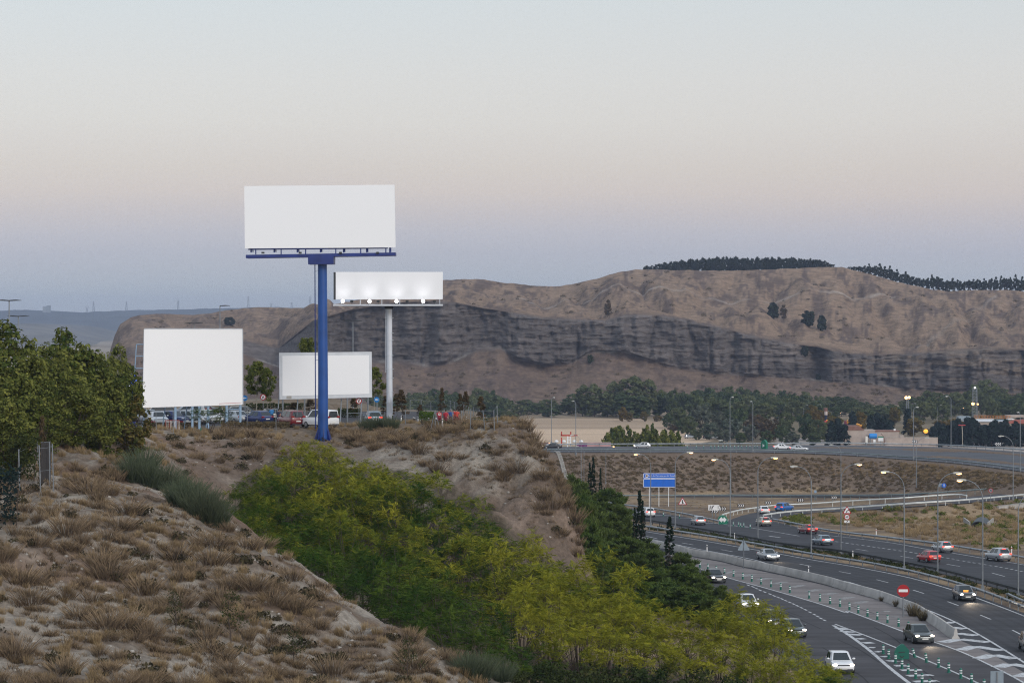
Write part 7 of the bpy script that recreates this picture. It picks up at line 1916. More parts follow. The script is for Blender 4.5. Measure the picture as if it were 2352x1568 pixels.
person('person in red kit with a white number 12 walking away', on_ground(*qC(1055, 605), PY), .05, M['jersey'], M['jersey_dark'], M['hair'], group='group walking along the plateau path', number='12', sc=1.02)
person('person in plain dark red shirt and shorts beside the post', on_ground(*qC(1163, 600), PY + 1), -.05, M['jersey'], M['jersey_dark'], M['hair'], stride=-.15, group='group walking along the plateau path', sc=.98)
person('grey-haired person in a blue shirt among the red kits', on_ground(*qC(1245, 600), PY + 2), .0, M['jersey_blue'], M['navy_cloth'], M['hairgrey'], stride=.12, group='group walking along the plateau path')
person('person in orange-red shirt half hidden by a taller one', on_ground(*qC(1297, 598), PY + 3.4), .1, M['jersey_orange'], M['jersey_dark'], M['hair'], stride=-.12, group='group walking along the plateau path', sc=.97)
person('tallest person in orange-red shirt at the end of the group', on_ground(*qC(1337, 600), PY + 2), -.05, M['jersey_orange'], M['jersey_dark'], M['hair'], group='group walking along the plateau path', sc=1.02)
person('person in a bright blue shirt leaning into the open car boot', on_ground(*qB(88, 640), 266.4), .5, M['blue_shirt'], M['navy_cloth'], M['hair'], stride=.05, reach=True, trousers=True)
person('bare-armed person in dark clothes beside the red minivan', on_ground(*qB(210, 640), 262), -.4, M['navy_cloth'], M['navy_cloth'], M['hair'], stride=.05, trousers=True, sc=.97)

# ------------------------------------------------------------------ fences, stakes and small things on the plateau
def wire_fence(label, pts, m, r=.035, wires=(), group=None, cat='fence', name='wire_fence'):
    """pts: (base point, top point) pairs; each post is a part, wires run between them"""
    o = Vector(pts[0][0])
    t = thing(name, label, cat, tuple(o), 0, group)
    for b, tp in pts:
        mb = MB(); mb.tube([Vector(b) - o - Vector((0, 0, .25)), Vector(tp) - o], r, 6); mb.build('post', m, t, True)
    if wires:
        mb = MB()
        for (b, tp), (b2, tp2) in zip(pts, pts[1:]):
            for k in wires:
                mb.tube([Vector(b).lerp(Vector(tp), k) - o, Vector(b2).lerp(Vector(tp2), k) - o], .010, 3, caps=False)
        mb.build('wire', M['steel'], t)
    return t
def post_px(zf, x0, y0, x1, y1, Y):
    u0, v0 = zf(x0, y0); u1, v1 = zf(x1, y1)
    b = hit1(u0, v0, Y)
    tp = P(u1, v1, b.y)
    tp.z = max(tp.z, b.z + .6)
    return b, tp
wire_fence('thin wire fence of grey posts beyond the group of people', [post_px(qC, x, b, x, t_, Y) for x, t_, b, Y in ((589, 205, 432, 300), (767, 207, 430, 298), (922, 228, 430, 296), (1135, 200, 440, 293), (1232, 222, 440, 291), (1297, 240, 445, 288), (1372, 258, 450, 286), (1450, 280, 460, 284), (1527, 320, 470, 282), (1606, 325, 480, 280), (1697, 330, 480, 278))], M['steel'], .035, (.97, .6, .3))
near_stakes = [(515, 603, 515, 365, 258), (993, 722, 990, 370, 249), (1283, 625, 1265, 392, 254), (1405, 592, 1412, 375, 258), (1557, 690, 1562, 350, 251), (1793, 708, 1756, 370, 249.5), (1943, 705, 1930, 370, 249.5), (1995, 640, 1982, 300, 254)]
wire_fence('leaning grey fence posts along the brow of the plateau', [post_px(qC, *a) for a in near_stakes], M['steel'], .042, (.95, .5))
t = thing('fence_brace', 'pair of diagonal stays propping a fence post before the number 12 shirt', 'fence brace', tuple(post_px(qC, 920, 690, 980, 400, 250)[0]))
o_ = t.location.copy()
for a in ((920, 692, 982, 400, 250), (1072, 722, 998, 395, 248.5)):
    b, tp = post_px(qC, *a); mb = MB(); mb.tube([b - o_, tp - o_], .035, 6); mb.build('stay', M['steel'], t, True)
wire_fence('row of thin grey stakes in front of the car park', [post_px(zf, *a) for zf, a in ((qA, (405, 790, 400, 440, 247)), (qA, (705, 830, 700, 400, 246)), (qA, (1063, 800, 1066, 390, 247)), (qA, (1530, 720, 1545, 380, 250)), (qA, (2000, 745, 2018, 380, 249)), (qB, (168, 770, 158, 390, 247)), (qB, (517, 725, 555, 262, 250)), (qB, (770, 700, 768, 370, 251)), (qB, (1150, 720, 1130, 380, 250)), (qB, (1285, 630, 1315, 230, 254)), (qB, (1655, 560, 1690, 200, 257)), (qB, (1910, 635, 1885, 405, 256)))], M['steel'], .034)
# fence corner with shade cloth by the grove
zf = qD
wire_fence('grey-green posts of the wire fence at the grove corner', [post_px(zf, *a) for a in ((55, 640, 50, 470, 178), (72, 900, 62, 565, 168), (125, 985, 130, 480, 162), (265, 635, 255, 440, 185), (296, 1062, 295, 640, 160), (250, 1360, 235, 785, 142), (480, 1040, 470, 685, 161), (512, 1330, 493, 735, 143), (676, 1310, 658, 718, 144), (628, 1250, 622, 690, 147))], M['bluegrey'] if 'bluegrey' in M else M['steel'], .04, (.93, .45))
g0 = hit1(*zf(515, 1262), 146); g1 = P(*zf(640, 1262), g0.y + 1); z1_ = P(*zf(640, 700), g0.y).z
gz = min(hgt1(g0.x, g0.y), hgt1(g1.x, g1.y))
M['cloth'] = mat('shade_cloth', (.040, .036, .034), .95, 0, (9, .3))
t = thing('shade_cloth_screen', 'dark shade-cloth screen stretched between the fence posts', 'screen', tuple(g0))
mb = MB(); nx = 14
for k in range(nx):
    a, b = k / nx, (k + 1) / nx
    pa_, pb_ = g0.lerp(g1, a) - g0, g0.lerp(g1, b) - g0
    wa, wb_ = .04 * math.sin(a * 19), .04 * math.sin(b * 19)
    mb.add([(pa_.x, pa_.y + wa, gz - g0.z - .1), (pb_.x, pb_.y + wb_, gz - g0.z - .1), (pb_.x, pb_.y + wb_, z1_ - g0.z + .05 * math.sin(b * 9)), (pa_.x, pa_.y + wa, z1_ - g0.z + .05 * math.sin(a * 9)),
            (pa_.x, pa_.y + wa + .02, gz - g0.z - .1), (pb_.x, pb_.y + wb_ + .02, gz - g0.z - .1), (pb_.x, pb_.y + wb_ + .02, z1_ - g0.z + .05 * math.sin(b * 9)), (pa_.x, pa_.y + wa + .02, z1_ - g0.z + .05 * math.sin(a * 9))], [(0, 1, 2, 3), (7, 6, 5, 4), (3, 2, 6, 7), (0, 4, 5, 1)])
mb.build('cloth', M['cloth'], t)
mb = MB(); mb.tube([Vector((0, 0, z1_ - g0.z)), g1 - g0 + Vector((0, 0, z1_ - g1.z))], .015, 4); mb.build('top_wire', M['steel'], t)
# plateau bollards
def lotpost(x, yb, yt, m, Y, lb_, cap):
    b, tp = post_px(qC, x, yb, x, yt, Y)
    t = thing('path_bollard', lb_, 'bollard', tuple(b), 0, 'bollards by the plateau path'); h = tp.z - b.z
    mb = MB(); mb.tube([(0, 0, -.1), (0, 0, h)], .065, 10); mb.build('shaft', m, t, True)
    mb = MB(); mb.tube([(0, 0, h - .16), (0, 0, h - .05)], .075, 10); mb.build('ring', cap, t)
for a in ((447, 573, 462, 262), (752, 570, 482, 262), (1108, 672, 512, 251), (1415, 545, 505, 262), (1493, 570, 522, 262), (718, 575, 540, 266)):
    lotpost(a[0], a[1], a[2], M['white'], a[3], 'white round bollard beside the plateau path', M['dark'])
for a in ((467, 520, 475, 268), (645, 570, 475, 262), (664, 570, 515, 266), (828, 560, 485, 268), (886, 575, 515, 266), (1008, 600, 490, 262), (1196, 560, 505, 264), (308, 520, 460, 268)):
    lotpost(a[0], a[1], a[2], M['dark'], a[3], 'dark bollard with a white ring beside the plateau path', M['white'])
b = on_ground(*qC(1215, 700), 249); t = thing('orange_marker', 'small orange peg in the dry grass below the group', 'peg', b); mb = MB(); mb.box((0, 0, .12), (.09, .09, .45)); mb.build('peg', mat('orange_plastic', (.6, .13, .02)), t); mb = MB(); mb.box((0, 0, .37), (.12, .12, .06)); mb.build('cap', M['white'], t)
# red and white crowd barrier, boom
b = on_ground(*qA(690, 815), 247.5)
t = thing('crowd_barrier', 'rusty red-and-white barred barrier leaning under the square billboard', 'barrier', b, .12)
M['rust'] = mat('rusty_red_paint', (.30, .06, .04), .8, 0, (3, .3)); M['pinkwhite'] = mat('flaking_white_paint', (.55, .47, .43), .8, 0, (3, .2))
w, h = 1.25 * 1.15, 1.0
for i, k in enumerate(np.linspace(-w / 2, w / 2, 12)):
    mb = MB(); mb.tube([(k, .05 * (i % 2), 0), (k + .03 * math.sin(i), .05 * (i % 2), h)], .028, 5); mb.build('bar', M['pinkwhite'] if i % 3 else M['rust'], t)
for z_ in (.02, h - .02):
    mb = MB(); mb.tube([(-w / 2, 0, z_), (w / 2, 0, z_)], .035, 6); mb.build('frame_rail', M['rust'], t)
p = P(*qA(720, 612), 255); g = hgt1(p.x, p.y)
t = thing('barrier_boom', 'red and white striped boom lying low before the parked cars', 'barrier', (p.x, p.y, g)); hz = max(.4, p.z - g); xa = P(*qA(290, 612), 255).x - p.x; xb = P(*qA(1180, 612), 255).x - p.x
for i in range(9):
    a, bb = xa + (xb - xa) * i / 9, xa + (xb - xa) * (i + 1) / 9
    mb = MB(); mb.box(((a + bb) / 2, 0, hz), (bb - a - .004, .05, .12)); mb.build('stripe', M['sred'] if i in (0, 5) else M['white'], t)
for x in (xa + .2, 0, xb - .2):
    mb = MB(); mb.box((x, .06, hz / 2 - .1), (.07, .05, hz + .1)); mb.build('support', M['steel'], t)
b = on_ground(*qA(1192, 880), 245); t = thing('green_bottle', 'small green container lying under the bush', 'container', b); mb = MB(); mb.tube([(0, 0, 0), (0, 0, .34), (0, 0, .42)], [.11, .11, .05], 10); mb.build('vessel', M['sgreen'], t, True); mb = MB(); mb.tube([(0, 0, .42), (0, 0, .48)], .06, 8); mb.build('lid', M['green'], t)
# blue illuminated sign half hidden in the grove
p = P(*q1(1155, 850), 226); g = hgt1(p.x, p.y)
t = thing('blue_light_tower', 'blue light tower glimmering through the grove', 'light tower', (p.x, p.y, g)); hh = P(*q1(1155, 710), 226).z - g
mb = MB(); mb.box((0, 0, hh / 2), (.9, .5, hh)); mb.build('tower_frame', M['bluedark'], t)
M['blueglow'] = mat('blue_led', (.05, .12, .5), .4, emis=(.03, .12, 1), strength=1.6); M['ledwhite'] = mat('white_led', (.8, .8, .8), .4, emis=(.8, .85, 1), strength=3)
rr_ = random.Random(4)
for k in range(44):
    mb = MB(); mb.ball((rr_.uniform(-.55, .55), -.3, hh * rr_.uniform(.25, 1.0)), (.10, .06, .10), 6, 4); mb.build('led_lamp', M['ledwhite'] if k % 5 == 0 else M['blueglow'], t)
# hedges and low shrubs on the plateau
def hedge(label, u0, u1, v0, v1, Y, depth=1.6, m=None, name='hedge'):
    a, b = P(u0, v1, Y), P(u1, v1, Y); top = P(u0, v0, Y).z
    g = hgt1((a.x + b.x) / 2, Y)
    L_, H_ = b.x - a.x, max(.4, top - g)
    r = rng_(int(u0 * 7 + v0)); n = int(260 * L_ * (depth * .5 + H_) / 2)
    c = np.stack([r.uniform(-L_ / 2, L_ / 2, n), r.uniform(-depth / 2, depth / 2, n), r.uniform(0, 1, n) ** .6 * H_], 1)
    c[:, 2] *= .82 + .30 * vnoise(c[:, 0] * 1.4 + u0, c[:, 1] * 2, 5)
    V, f = leaf_quads(c, unit(r.normal(size=(n, 3)) + np.array([0, -.4, .6])), .13 * r.uniform(.6, 1.3, n), r)
    t = thing(name, label, 'hedge', ((a.x + b.x) / 2, Y, g))
    link('foliage', npmesh('foliage', V, f, [m or M['leaf_hedge']], fattr={'tint': np.clip(r.normal(.4, .25, n), 0, 1)}), t)
    mb = MB()
    for k in range(max(2, int(L_ / 1.2))): mb.tube([(-L_ / 2 + (k + .5) * 1.2, 0, -.1), (-L_ / 2 + (k + .5) * 1.2 + .1, 0, H_ * .6)], .03, 4)
    mb.build('stem', M['bark'], t)
hedge('long clipped dark hedge behind the car park', *q3(50, 0)[:1], q3(560, 0)[0], 926, 948, 305)
hedge('dark hedge behind the white van and the broom', q3(860, 0)[0], q3(1060, 0)[0], 938, 965, 282, 2.5)
hedge('round dark shrub bed behind the number 12 shirt', qC(735, 0)[0], qC(1000, 0)[0], 945, 968, 268, 3, M['leaf_low'])
hedge('low shrub bed in front of the group of people', qC(760, 0)[0], qC(1260, 0)[0], 968, 984, 253, 2, M['scrub'])
hedge('green shrub bed at the end of the brow posts', qC(1560, 0)[0], qC(1905, 0)[0], 960, 980, 255, 3, M['leaf_hedge'])
hedge('grey-green shrub at the tip of the plateau', qC(1925, 0)[0], qC(2090, 0)[0], 955, 978, 256, 3, M['broom'])
hedge('dark lavender bed in front of the small navy hatchback', qA(1560, 0)[0], qB(400, 0)[0], 968, 984, 252, 2.2, M['scrub'])
hedge('dark low bed behind the red and white boom', qA(250, 0)[0], qA(1180, 0)[0], 970, 984, 253.5, 1.4, M['scrub'])
hedge('olive thicket inside the fenced corner', qD(100, 0)[0], qD(460, 0)[0], 1000, 1060, 165, 3, M['leaf_hedge'])
hedge('dark rosemary bush at the frame edge by the fence', -30, qD(225, 0)[0], 1066, 1106, 146, 2, M['leaf_spruce'])

# ------------------------------------------------------------------ beyond: culvert, drain, masts and buildings
p = hit1(*q7(1810, 800), 410, 70); p.y -= 3.4; p.z = hgt1(p.x, p.y) + .12
M['steelcorr'] = mat('corrugated_steel', (.045, .055, .062), .6, .3, (2, .2))
t = thing('culvert', 'dark arched steel culvert under the exit ramp', 'culvert', tuple(p), -.25)
mb = MB(); n = 20
for rr0, rr1, y0, y1 in ((.95, 1.08, 0, 9),):
    vs, fs = [], []
    for k in range(n + 1):
        a = math.pi * k / n
        for r_ in (rr0, rr1):
            for y_ in (y0, y1): vs.append((math.cos(a) * r_ * 1.25, y_, math.sin(a) * r_ - .2))
    for k in range(n):
        b_ = k * 4; c_ = b_ + 4
        fs += [(b_, c_, c_ + 1, b_ + 1), (b_ + 2, b_ + 3, c_ + 3, c_ + 2), (b_, b_ + 2, c_ + 2, c_)]
    mb.add(vs, fs)
mb.build('steel_arch', M['steelcorr'], t)
mb = MB(); mb.prism([(x_ * 1.25, z_ - .2) for x_, z_ in circle(0, 0, .94, 16, 0, math.pi + .001)] + [(-.94 * 1.25, -.2)], .5, .6); mb.build('bore_shade_plate', M['black'], t)  # black plate closing the arch, standing in for its shaded depth
for sg, ln in ((-1, 1.1), (1, .7)):
    mb = MB(); x0_ = sg * 1.35
    mb.add([(x0_, .1, 0), (x0_ + sg * .25, .1, 0), (x0_ + sg * .25, .1, .7), (x0_, .1, .7), (x0_ + sg * ln, 2.5, .5), (x0_ + sg * (ln + .25), 2.5, .5), (x0_ + sg * (ln + .25), 2.5, 1.25), (x0_ + sg * ln, 2.5, 1.25)], [(0, 1, 2, 3), (4, 7, 6, 5), (0, 4, 5, 1), (1, 5, 6, 2), (2, 6, 7, 3), (3, 7, 4, 0)])
    mb.build('wing_wall', M['concrete'], t)
pa_, pb_ = hit1(*q7(2065, 608), 430, 60), hit1(*q7(2420, 606), 430, 60)
t = thing('retaining_wall', 'pale concrete wall under the ramp near the frame edge', 'wall', tuple(pa_)); d_ = pb_ - pa_; L_ = Vector((d_.x, d_.y, 0)).length
mb = MB(); mb.box((L_ / 2, 0, -.2), (L_, .4, 1.0)); w_ = mb.build('wall_face', M['barrier'], t); mb = MB(); mb.box((L_ / 2, 0, .34), (L_ + .1, .5, .08)); mb.build('coping', M['concrete'], t); t.rotation_euler = (0, 0, math.atan2(d_.y, d_.x))
# stepped drain down the bank
pts_ = []
for x, y in ((870, 545), (910, 560), (945, 660), (975, 760), (1010, 880), (1035, 960), (1060, 1020)):
    u, v = qG(x, y); X, Yv, Z = hit([u], [v], 400, 640); pts_.append(Vector((float(X[0]), float(Yv[0]), float(hgt1(float(X[0]), float(Yv[0]))))))
t = thing('bank_drain', 'dark stepped concrete drain running down the bank', 'drain', tuple(pts_[0])); o_ = pts_[0]
mb = MB()
for a, b in zip(pts_, pts_[1:]):
    for k in range(4):
        c = a.lerp(b, (k + .5) / 4) - o_; mb.box((c.x, c.y, c.z + .12), (.9, (b - a).length / 4 + .3, .35))
mb.build('channel', M['concrete'], t)
mb = MB()
for a, b in zip(pts_, pts_[1:]):
    for k in range(4):
        c = a.lerp(b, (k + .5) / 4) - o_; mb.box((c.x, c.y - .05, c.z + .24), (.5, (b - a).length / 4 * .7, .14))
mb.build('step', M['dark'], t)
# red-topped white mast by the field
p = up_pt(qG(1095, 0)[0], 1.25); zt_ = P(*qG(1095, 255), p.y).z
t = thing('signal_mast', 'white ladder-like mast with a red crossbar before the pale field', 'mast', tuple(p)); h = zt_ - p.z
mb = MB()
for sg in (-.35, .35): mb.box((sg, 0, h / 2 - .3), (.28, .28, h + .6))
for k in range(6): mb.box((0, 0, h * (k + 1) / 7), (.5, .2, .12))
mb.build('ladder_mast', M['white'], t)
mb = MB(); mb.box((0, 0, h + .15), (4.0, .3, .35)); mb.box((-1.8, 0, h + .6), (.3, .3, .9)); mb.box((.4, 0, h + .6), (.3, .3, .9)); mb.box((-1.8, 0, h - 1.6), (.3, .3, 2.6)); mb.build('red_crossbar', mat('mast_red', (.45, .06, .04)), t)
for x_ in (-3.0, -1.2, 1.3, 2.9): mb = MB(); mb.ball((x_, 0, h * .42), (.5, .3, .38), 10, 6); mb.build('dish', M['reflect'], t, True)
M['magenta'] = mat('purple_wall_paint', (.20, .05, .18), .8, 0, (.5, .3)); M['pink'] = mat('pink_wall_paint', (.50, .30, .30), .8, 0, (.4, .25))
for (x0_, x1_), m_, lb_ in (((480, 760), M['magenta'], 'purple painted low wall behind the black car on the upper road'), ((1230, 1410), M['magenta'], 'short purple stretch of painted wall before the field'), ((1412, 1830), M['pink'], 'pale pink painted low wall before the field')):
    a, b = up_pt(qG(x0_, 0)[0], 1.35), up_pt(qG(x1_, 0)[0], 1.35); zt_ = P(*qG(x0_, 383), a.y).z
    t = thing('painted_wall', lb_, 'wall', tuple(a)); h = zt_ - a.z; mb = MB(); mb.box(((b.x - a.x) / 2, (b.y - a.y) / 2, h / 2 - .4), (b.x - a.x - .05, .5, h + .8), 0); mb.build('wall_face', m_, t); mb = MB(); mb.box(((b.x - a.x) / 2, (b.y - a.y) / 2, h + .04), (b.x - a.x, .6, .1)); mb.build('coping', M['concrete'], t)
# buildings of the leisure park
def bld(u, v, Y): p = P(u, v, Y); return Vector((p.x, p.y, hgt1(p.x, p.y)))
YB = 985.0; kpx = YB / F
def box_px(mb, zf_, x0_, y0_, x1_, y1_, o, dep=8.0, dy=0.0):
    a, b = P(*zf_(x0_, y1_), YB), P(*zf_(x1_, y0_), YB)
    mb.box(((a.x + b.x) / 2 - o.x, dep / 2 + dy, (a.z + b.z) / 2 - o.z), (b.x - a.x, dep, b.z - a.z))
o = bld(qE(1700, 0)[0], qE(0, 960)[1], YB)
t = thing('farm_building', 'long low beige building with a red-edged roof behind the upper road', 'building', tuple(o))
mb = MB(); box_px(mb, qE, 1090, 690, 1690, 1010, o, 9); mb.build('main_wall', M['wall'], t)
mb = MB(); box_px(mb, qE, 1692, 720, 2155, 1010, o, 8); mb.build('wing_wall', M['wall'], t)
mb = MB(); box_px(mb, qE, 1680, 700, 2165, 722, o, 8.4, -.2); r_ = mb.build('roof', M['tile'], t)
mb = MB(); box_px(mb, qE, 2050, 665, 2085, 712, o, 1); mb.build('chimney', M['white'], r_)
mb = MB(); a = P(*qE(1085, 690), YB); b = P(*qE(1470, 690), YB); c = P(*qE(1180, 610), YB)
mb.prism([(a.x - o.x, a.z - o.z), (b.x - o.x, a.z - o.z), (b.x - o.x - 2, c.z - o.z), (c.x - o.x, c.z - o.z)], -.3, 9.3); mb.build('hipped_roof', M['tile'], t)
mb = MB(); box_px(mb, qE, 1500, 790, 1570, 830, o, .4, -.2); mb.build('dark_opening', M['black'], t)
mb = MB(); box_px(mb, qE, 1010, 820, 1068, 1010, o, 2); mb.build('gate_pier', M['wall'], t)
o = bld(qE(2300, 0)[0], qE(0, 960)[1], YB - 8)
t = thing('garden_wall', 'long beige boundary wall between farm building and conifers', 'wall', tuple(o))
a, b = P(*qE(1900, 835), YB - 8), P(*qF(610, 1370), YB - 8); mb = MB(); mb.box(((a.x + b.x) / 2 - o.x, 0, (a.z - o.z) / 2 - .3), (b.x - a.x, .5, a.z - o.z + .6)); mb.build('wall_face', M['wall'], t); mb = MB(); mb.box(((a.x + b.x) / 2 - o.x, 0, a.z - o.z + .06), (b.x - a.x + .1, .7, .12)); mb.build('coping', M['concrete'], t)
mb = MB(); a, b = P(*qE(2155, 790), YB - 6), P(*qE(2240, 830), YB - 6); mb.box(((a.x + b.x) / 2 - o.x, 2, (a.z + b.z) / 2 - o.z), (b.x - a.x, 2, a.z - b.z)); mb.build('step_block', M['wall'], t)
o = bld(qE(1640, 0)[0], qE(0, 960)[1], YB - 4); a, b = P(*qE(1565, 755), YB - 4), P(*qE(1715, 855), YB - 4)
t = thing('blue_tank', 'bright blue water tank on a stand against the farm building', 'tank', tuple(o)); rz_ = (a.z - b.z) / 2; zc = (a.z + b.z) / 2 - o.z
mb = MB(); mb.tube([(a.x - o.x, 0, zc), (a.x - o.x + .15, 0, zc), (b.x - o.x - .15, 0, zc), (b.x - o.x, 0, zc)], [rz_ * .85, rz_, rz_, rz_ * .85], 16); mb.build('tank_shell', mat('tank_blue', (.01, .22, .62), .4), t, True)
for x_ in (a.x - o.x + .6, b.x - o.x - .6): mb = MB(); mb.box((x_, 0, (zc - rz_) / 2), (.2, .8, zc - rz_ + .3)); mb.build('stand_leg', M['steel'], t)
for (x0_, y0_, x1_, y1_), m_, nm, lb_, cat_ in (((1492, 808, 1535, 930), M['cream'], 'white_cabinet', 'tall pale cabinet beside the blue tank', 'cabinet'), ((1742, 838, 1840, 905), M['white'], 'notice_board', 'white notice board with a green frame by the farm building', 'sign'), ((1645, 875, 1690, 925), M['white'], 'white_board', 'small white board leaning between tank and notice board', 'panel')):
    o = bld(qE((x0_ + x1_) / 2, 0)[0], qE(0, 960)[1], YB - 5); a, b = P(*qE(x0_, y0_), YB - 5), P(*qE(x1_, y1_), YB - 5)
    t = thing(nm, lb_, cat_, tuple(o)); mb = MB(); mb.box(((a.x + b.x) / 2 - o.x, 0, (a.z + b.z) / 2 - o.z), (b.x - a.x, .5, a.z - b.z)); mb.build('face', m_, t)
    mb = MB(); mb.box(((a.x + b.x) / 2 - o.x, .06, (b.z - o.z) / 2), (.25, .2, b.z - o.z + .3)); mb.build('stand', M['steel'], t)
    if nm == 'notice_board': mb = MB(); mb.box(((a.x + b.x) / 2 - o.x, .02, a.z - o.z + .25), (b.x - a.x + .2, .55, .5)); mb.build('green_header', M['sgreen'], t)
o = bld(qE(1870, 0)[0], qE(0, 960)[1], YB - 3); t = thing('bent_pole', 'dark crooked pole in front of the farm building', 'pole', tuple(o)); c = [P(*qE(x, y), YB - 3) - o for x, y in ((1870, 985), (1865, 860), (1850, 820), (1800, 760))]; mb = MB(); mb.tube(c, [.14, .13, .12, .08], 6); mb.build('shaft', M['tile'], t); mb = MB(); mb.box(tuple(c[3]), (.4, .3, .2)); mb.build('tip', M['dark'], t)
YB = 1120.0
o = bld(qE(715, 0)[0], qE(0, 570)[1], YB); t = thing('play_tower', 'brown-capped striped tower of the water park', 'tower', tuple(o))
for (x0_, y0_, x1_, y1_), m_, nm in (((672, 255, 750, 320), M['tile'], 'cap'), ((685, 320, 748, 395), M['pinkwhite'], 'upper_drum'), ((690, 395, 742, 530), M['navy_cloth'], 'shaft_drum')):
    a, b = P(*qE(x0_, y0_), YB), P(*qE(x1_, y1_), YB); mb = MB(); mb.tube([((a.x + b.x) / 2 - o.x, 0, b.z - o.z), ((a.x + b.x) / 2 - o.x, 0, a.z - o.z)], (b.x - a.x) / 2, 12); mb.build(nm, m_, t, True)
mb = MB(); a = P(*qE(715, 530), YB); mb.tube([(a.x - o.x, 0, -.5), (a.x - o.x, 0, a.z - o.z)], .9, 12); mb.build('base_drum', M['pinkwhite'], t, True)
M['slide_red'] = mat('slide_red', (.45, .04, .04), .5); M['slide_yellow'] = mat('slide_yellow', (.60, .27, .02), .5); M['slide_wine'] = mat('slide_wine', (.20, .03, .06), .6)
o = bld(qE(780, 0)[0], qE(0, 575)[1], YB - 8); t = thing('red_slide', 'red and yellow slide deck at the foot of the striped tower', 'slide', tuple(o))
c = [P(*qE(x, y), YB - 8) - o for x, y in ((680, 560), (720, 540), (790, 552), (890, 556))]; mb = MB(); mb.tube(c, .9, 8); mb.build('red_chute', M['slide_red'], t, True)
mb = MB(); mb.tube([p_ + Vector((0, .3, 1.0)) for p_ in c[1:]], .35, 6); mb.build('yellow_chute', M['slide_yellow'], t, True); mb = MB()
for p_ in c: mb.tube([p_, (p_.x, 0, -.3)], .2, 6)
mb.build('support', M['steel'], t)
o = bld(qE(1200, 0)[0], qE(0, 640)[1], YB - 12); t = thing('yellow_slide', 'looping yellow slide on wine-red drums above the farm roof', 'slide', tuple(o)); Yq = YB - 12
for x0_, x1_, y0_ in ((1075, 1120, 510), (1120, 1175, 565), (1210, 1275, 545)):
    a, b = P(*qE(x0_, y0_), Yq) - o, P(*qE(x1_, y0_), Yq) - o; mb = MB(); mb.tube([((a.x + b.x) / 2, 0, -.5), ((a.x + b.x) / 2, 0, a.z)], (b.x - a.x) / 2, 12); mb.build('drum', M['slide_wine'], t, True)
for pl_ in (((1130, 500), (1160, 515), (1230, 525), (1290, 560), (1330, 590)), ((1140, 520), (1150, 560), (1170, 590)), ((1270, 580), (1330, 575), (1375, 590), (1380, 610), (1320, 625), (1270, 620)), ((1370, 605), (1425, 608))):
    mb = MB(); mb.tube([P(*qE(x, y), Yq) - o for x, y in pl_], .55, 8); mb.build('chute', M['slide_yellow'], t, True)
# floodlight and lattice masts
def lattice(name, lb_, u, vb_, vt, Y, w0, w1, lamps):
    p = P(u, vt, Y); g = hgt1(p.x, p.y); H = p.z - g
    t = thing(name, lb_, 'mast', (p.x, p.y, g)); mb = MB(); n = 14
    for i in range(n):
        z0_, z1_ = H * i / n, H * (i + 1) / n; a, b = w0 + (w1 - w0) * i / n, w0 + (w1 - w0) * (i + 1) / n
        for sx, sy in ((1, 1), (1, -1), (-1, 1), (-1, -1)): mb.tube([(sx * a, sy * a, z0_), (sx * b, sy * b, z1_)], .13, 4, caps=False)
        mb.tube([(-a, -a, z0_), (b, -b, z1_)], .08, 3, caps=False); mb.tube([(a, a, z0_), (-b, b, z1_)], .08, 3, caps=False); mb.tube([(-b, -b, z1_), (b, -b, z1_)], .07, 3, caps=False)
    mb.build('lattice', M['steel'], t)
    for dx, dv, r_, m_ in lamps:
        q = P(u + dx, dv, Y); h_ = MB(); h_.box((q.x - p.x, 0, q.z - g + .3), (r_ * 2.0, .8, .4)); hh_ = h_.build('lamp_head', M['head_shell'], t); l_ = MB(); l_.ball((q.x - p.x, -.4, q.z - g), (r_, .4, r_), 10, 6); l_.build('lamp_lens', m_, hh_, True)
        h_ = MB(); h_.tube([(0, 0, q.z - g + .3), (q.x - p.x, 0, q.z - g + .3)], .1, 4); h_.build('arm', M['steel'], t)
lattice('floodlight_mast', 'twin-legged mast with two glowing floodlights', q5(1325, 0)[0], 960, q5(0, 315)[1], 1180, .75, .45, [(-3.4, q5(0, 331)[1], .75, M['lampwarm']), (3.4, q5(0, 328)[1], .65, M['lampwarm'])])
lattice('lattice_mast', 'tall lattice mast with yellow lamps beside the park roofs', q5(1918, 0)[0], 965, q5(0, 245)[1], 1160, 1.3, .9, [(-4.6, q5(0, 385)[1], .7, M['lampwarm']), (6.2, q5(0, 388)[1], .4, M['lampwarm']), (0, q5(0, 242)[1], .42, M['lampwhite'])])
# park pavilion roofs
YB = 1090.0; o = bld(qF(1600, 0)[0], qF(0, 1080)[1], YB); t = thing('park_pavilion', 'flat pale roofs of the leisure park with an orange railing', 'building', tuple(o))
for (x0_, y0_, x1_, y1_), m_, nm, dy_ in (((1120, 1038, 1960, 1052), M['frame'], 'lower_roof', 0), ((1330, 995, 1740, 1035), M['concrete'], 'dark_hall', 4), ((1330, 1005, 1745, 1040), M['frame'], 'hall_roof', 3.2), ((1740, 1018, 1970, 1040), M['signback'], 'annex_wall', 2), ((1120, 1052, 1960, 1200), M['wall'], 'lower_wall', .6), ((2020, 930, 2400, 975), M['wall'], 'upper_parapet', 6), ((1080, 960, 1320, 1030), M['signback'], 'rear_hall', 8), ((2000, 990, 2120, 1012), M['white'], 'white_canopy', 1)):
    mb = MB(); box_px(mb, qF, x0_, y0_, x1_, y1_, o, 5, dy_); mb.build(nm, m_, t)
mb = MB(); a, b, c, d_ = [P(*qF(x, y), YB - 2) - o for x, y in ((1900, 1085), (2330, 1085), (2330, 1000), (2090, 1015))]; mb.prism([(a.x, a.z), (b.x, b.z), (c.x, c.z), (d_.x, d_.z)], -3, -1); mb.build('red_roof', mat('red_sheet_roof', (.34, .10, .075), .7), t)
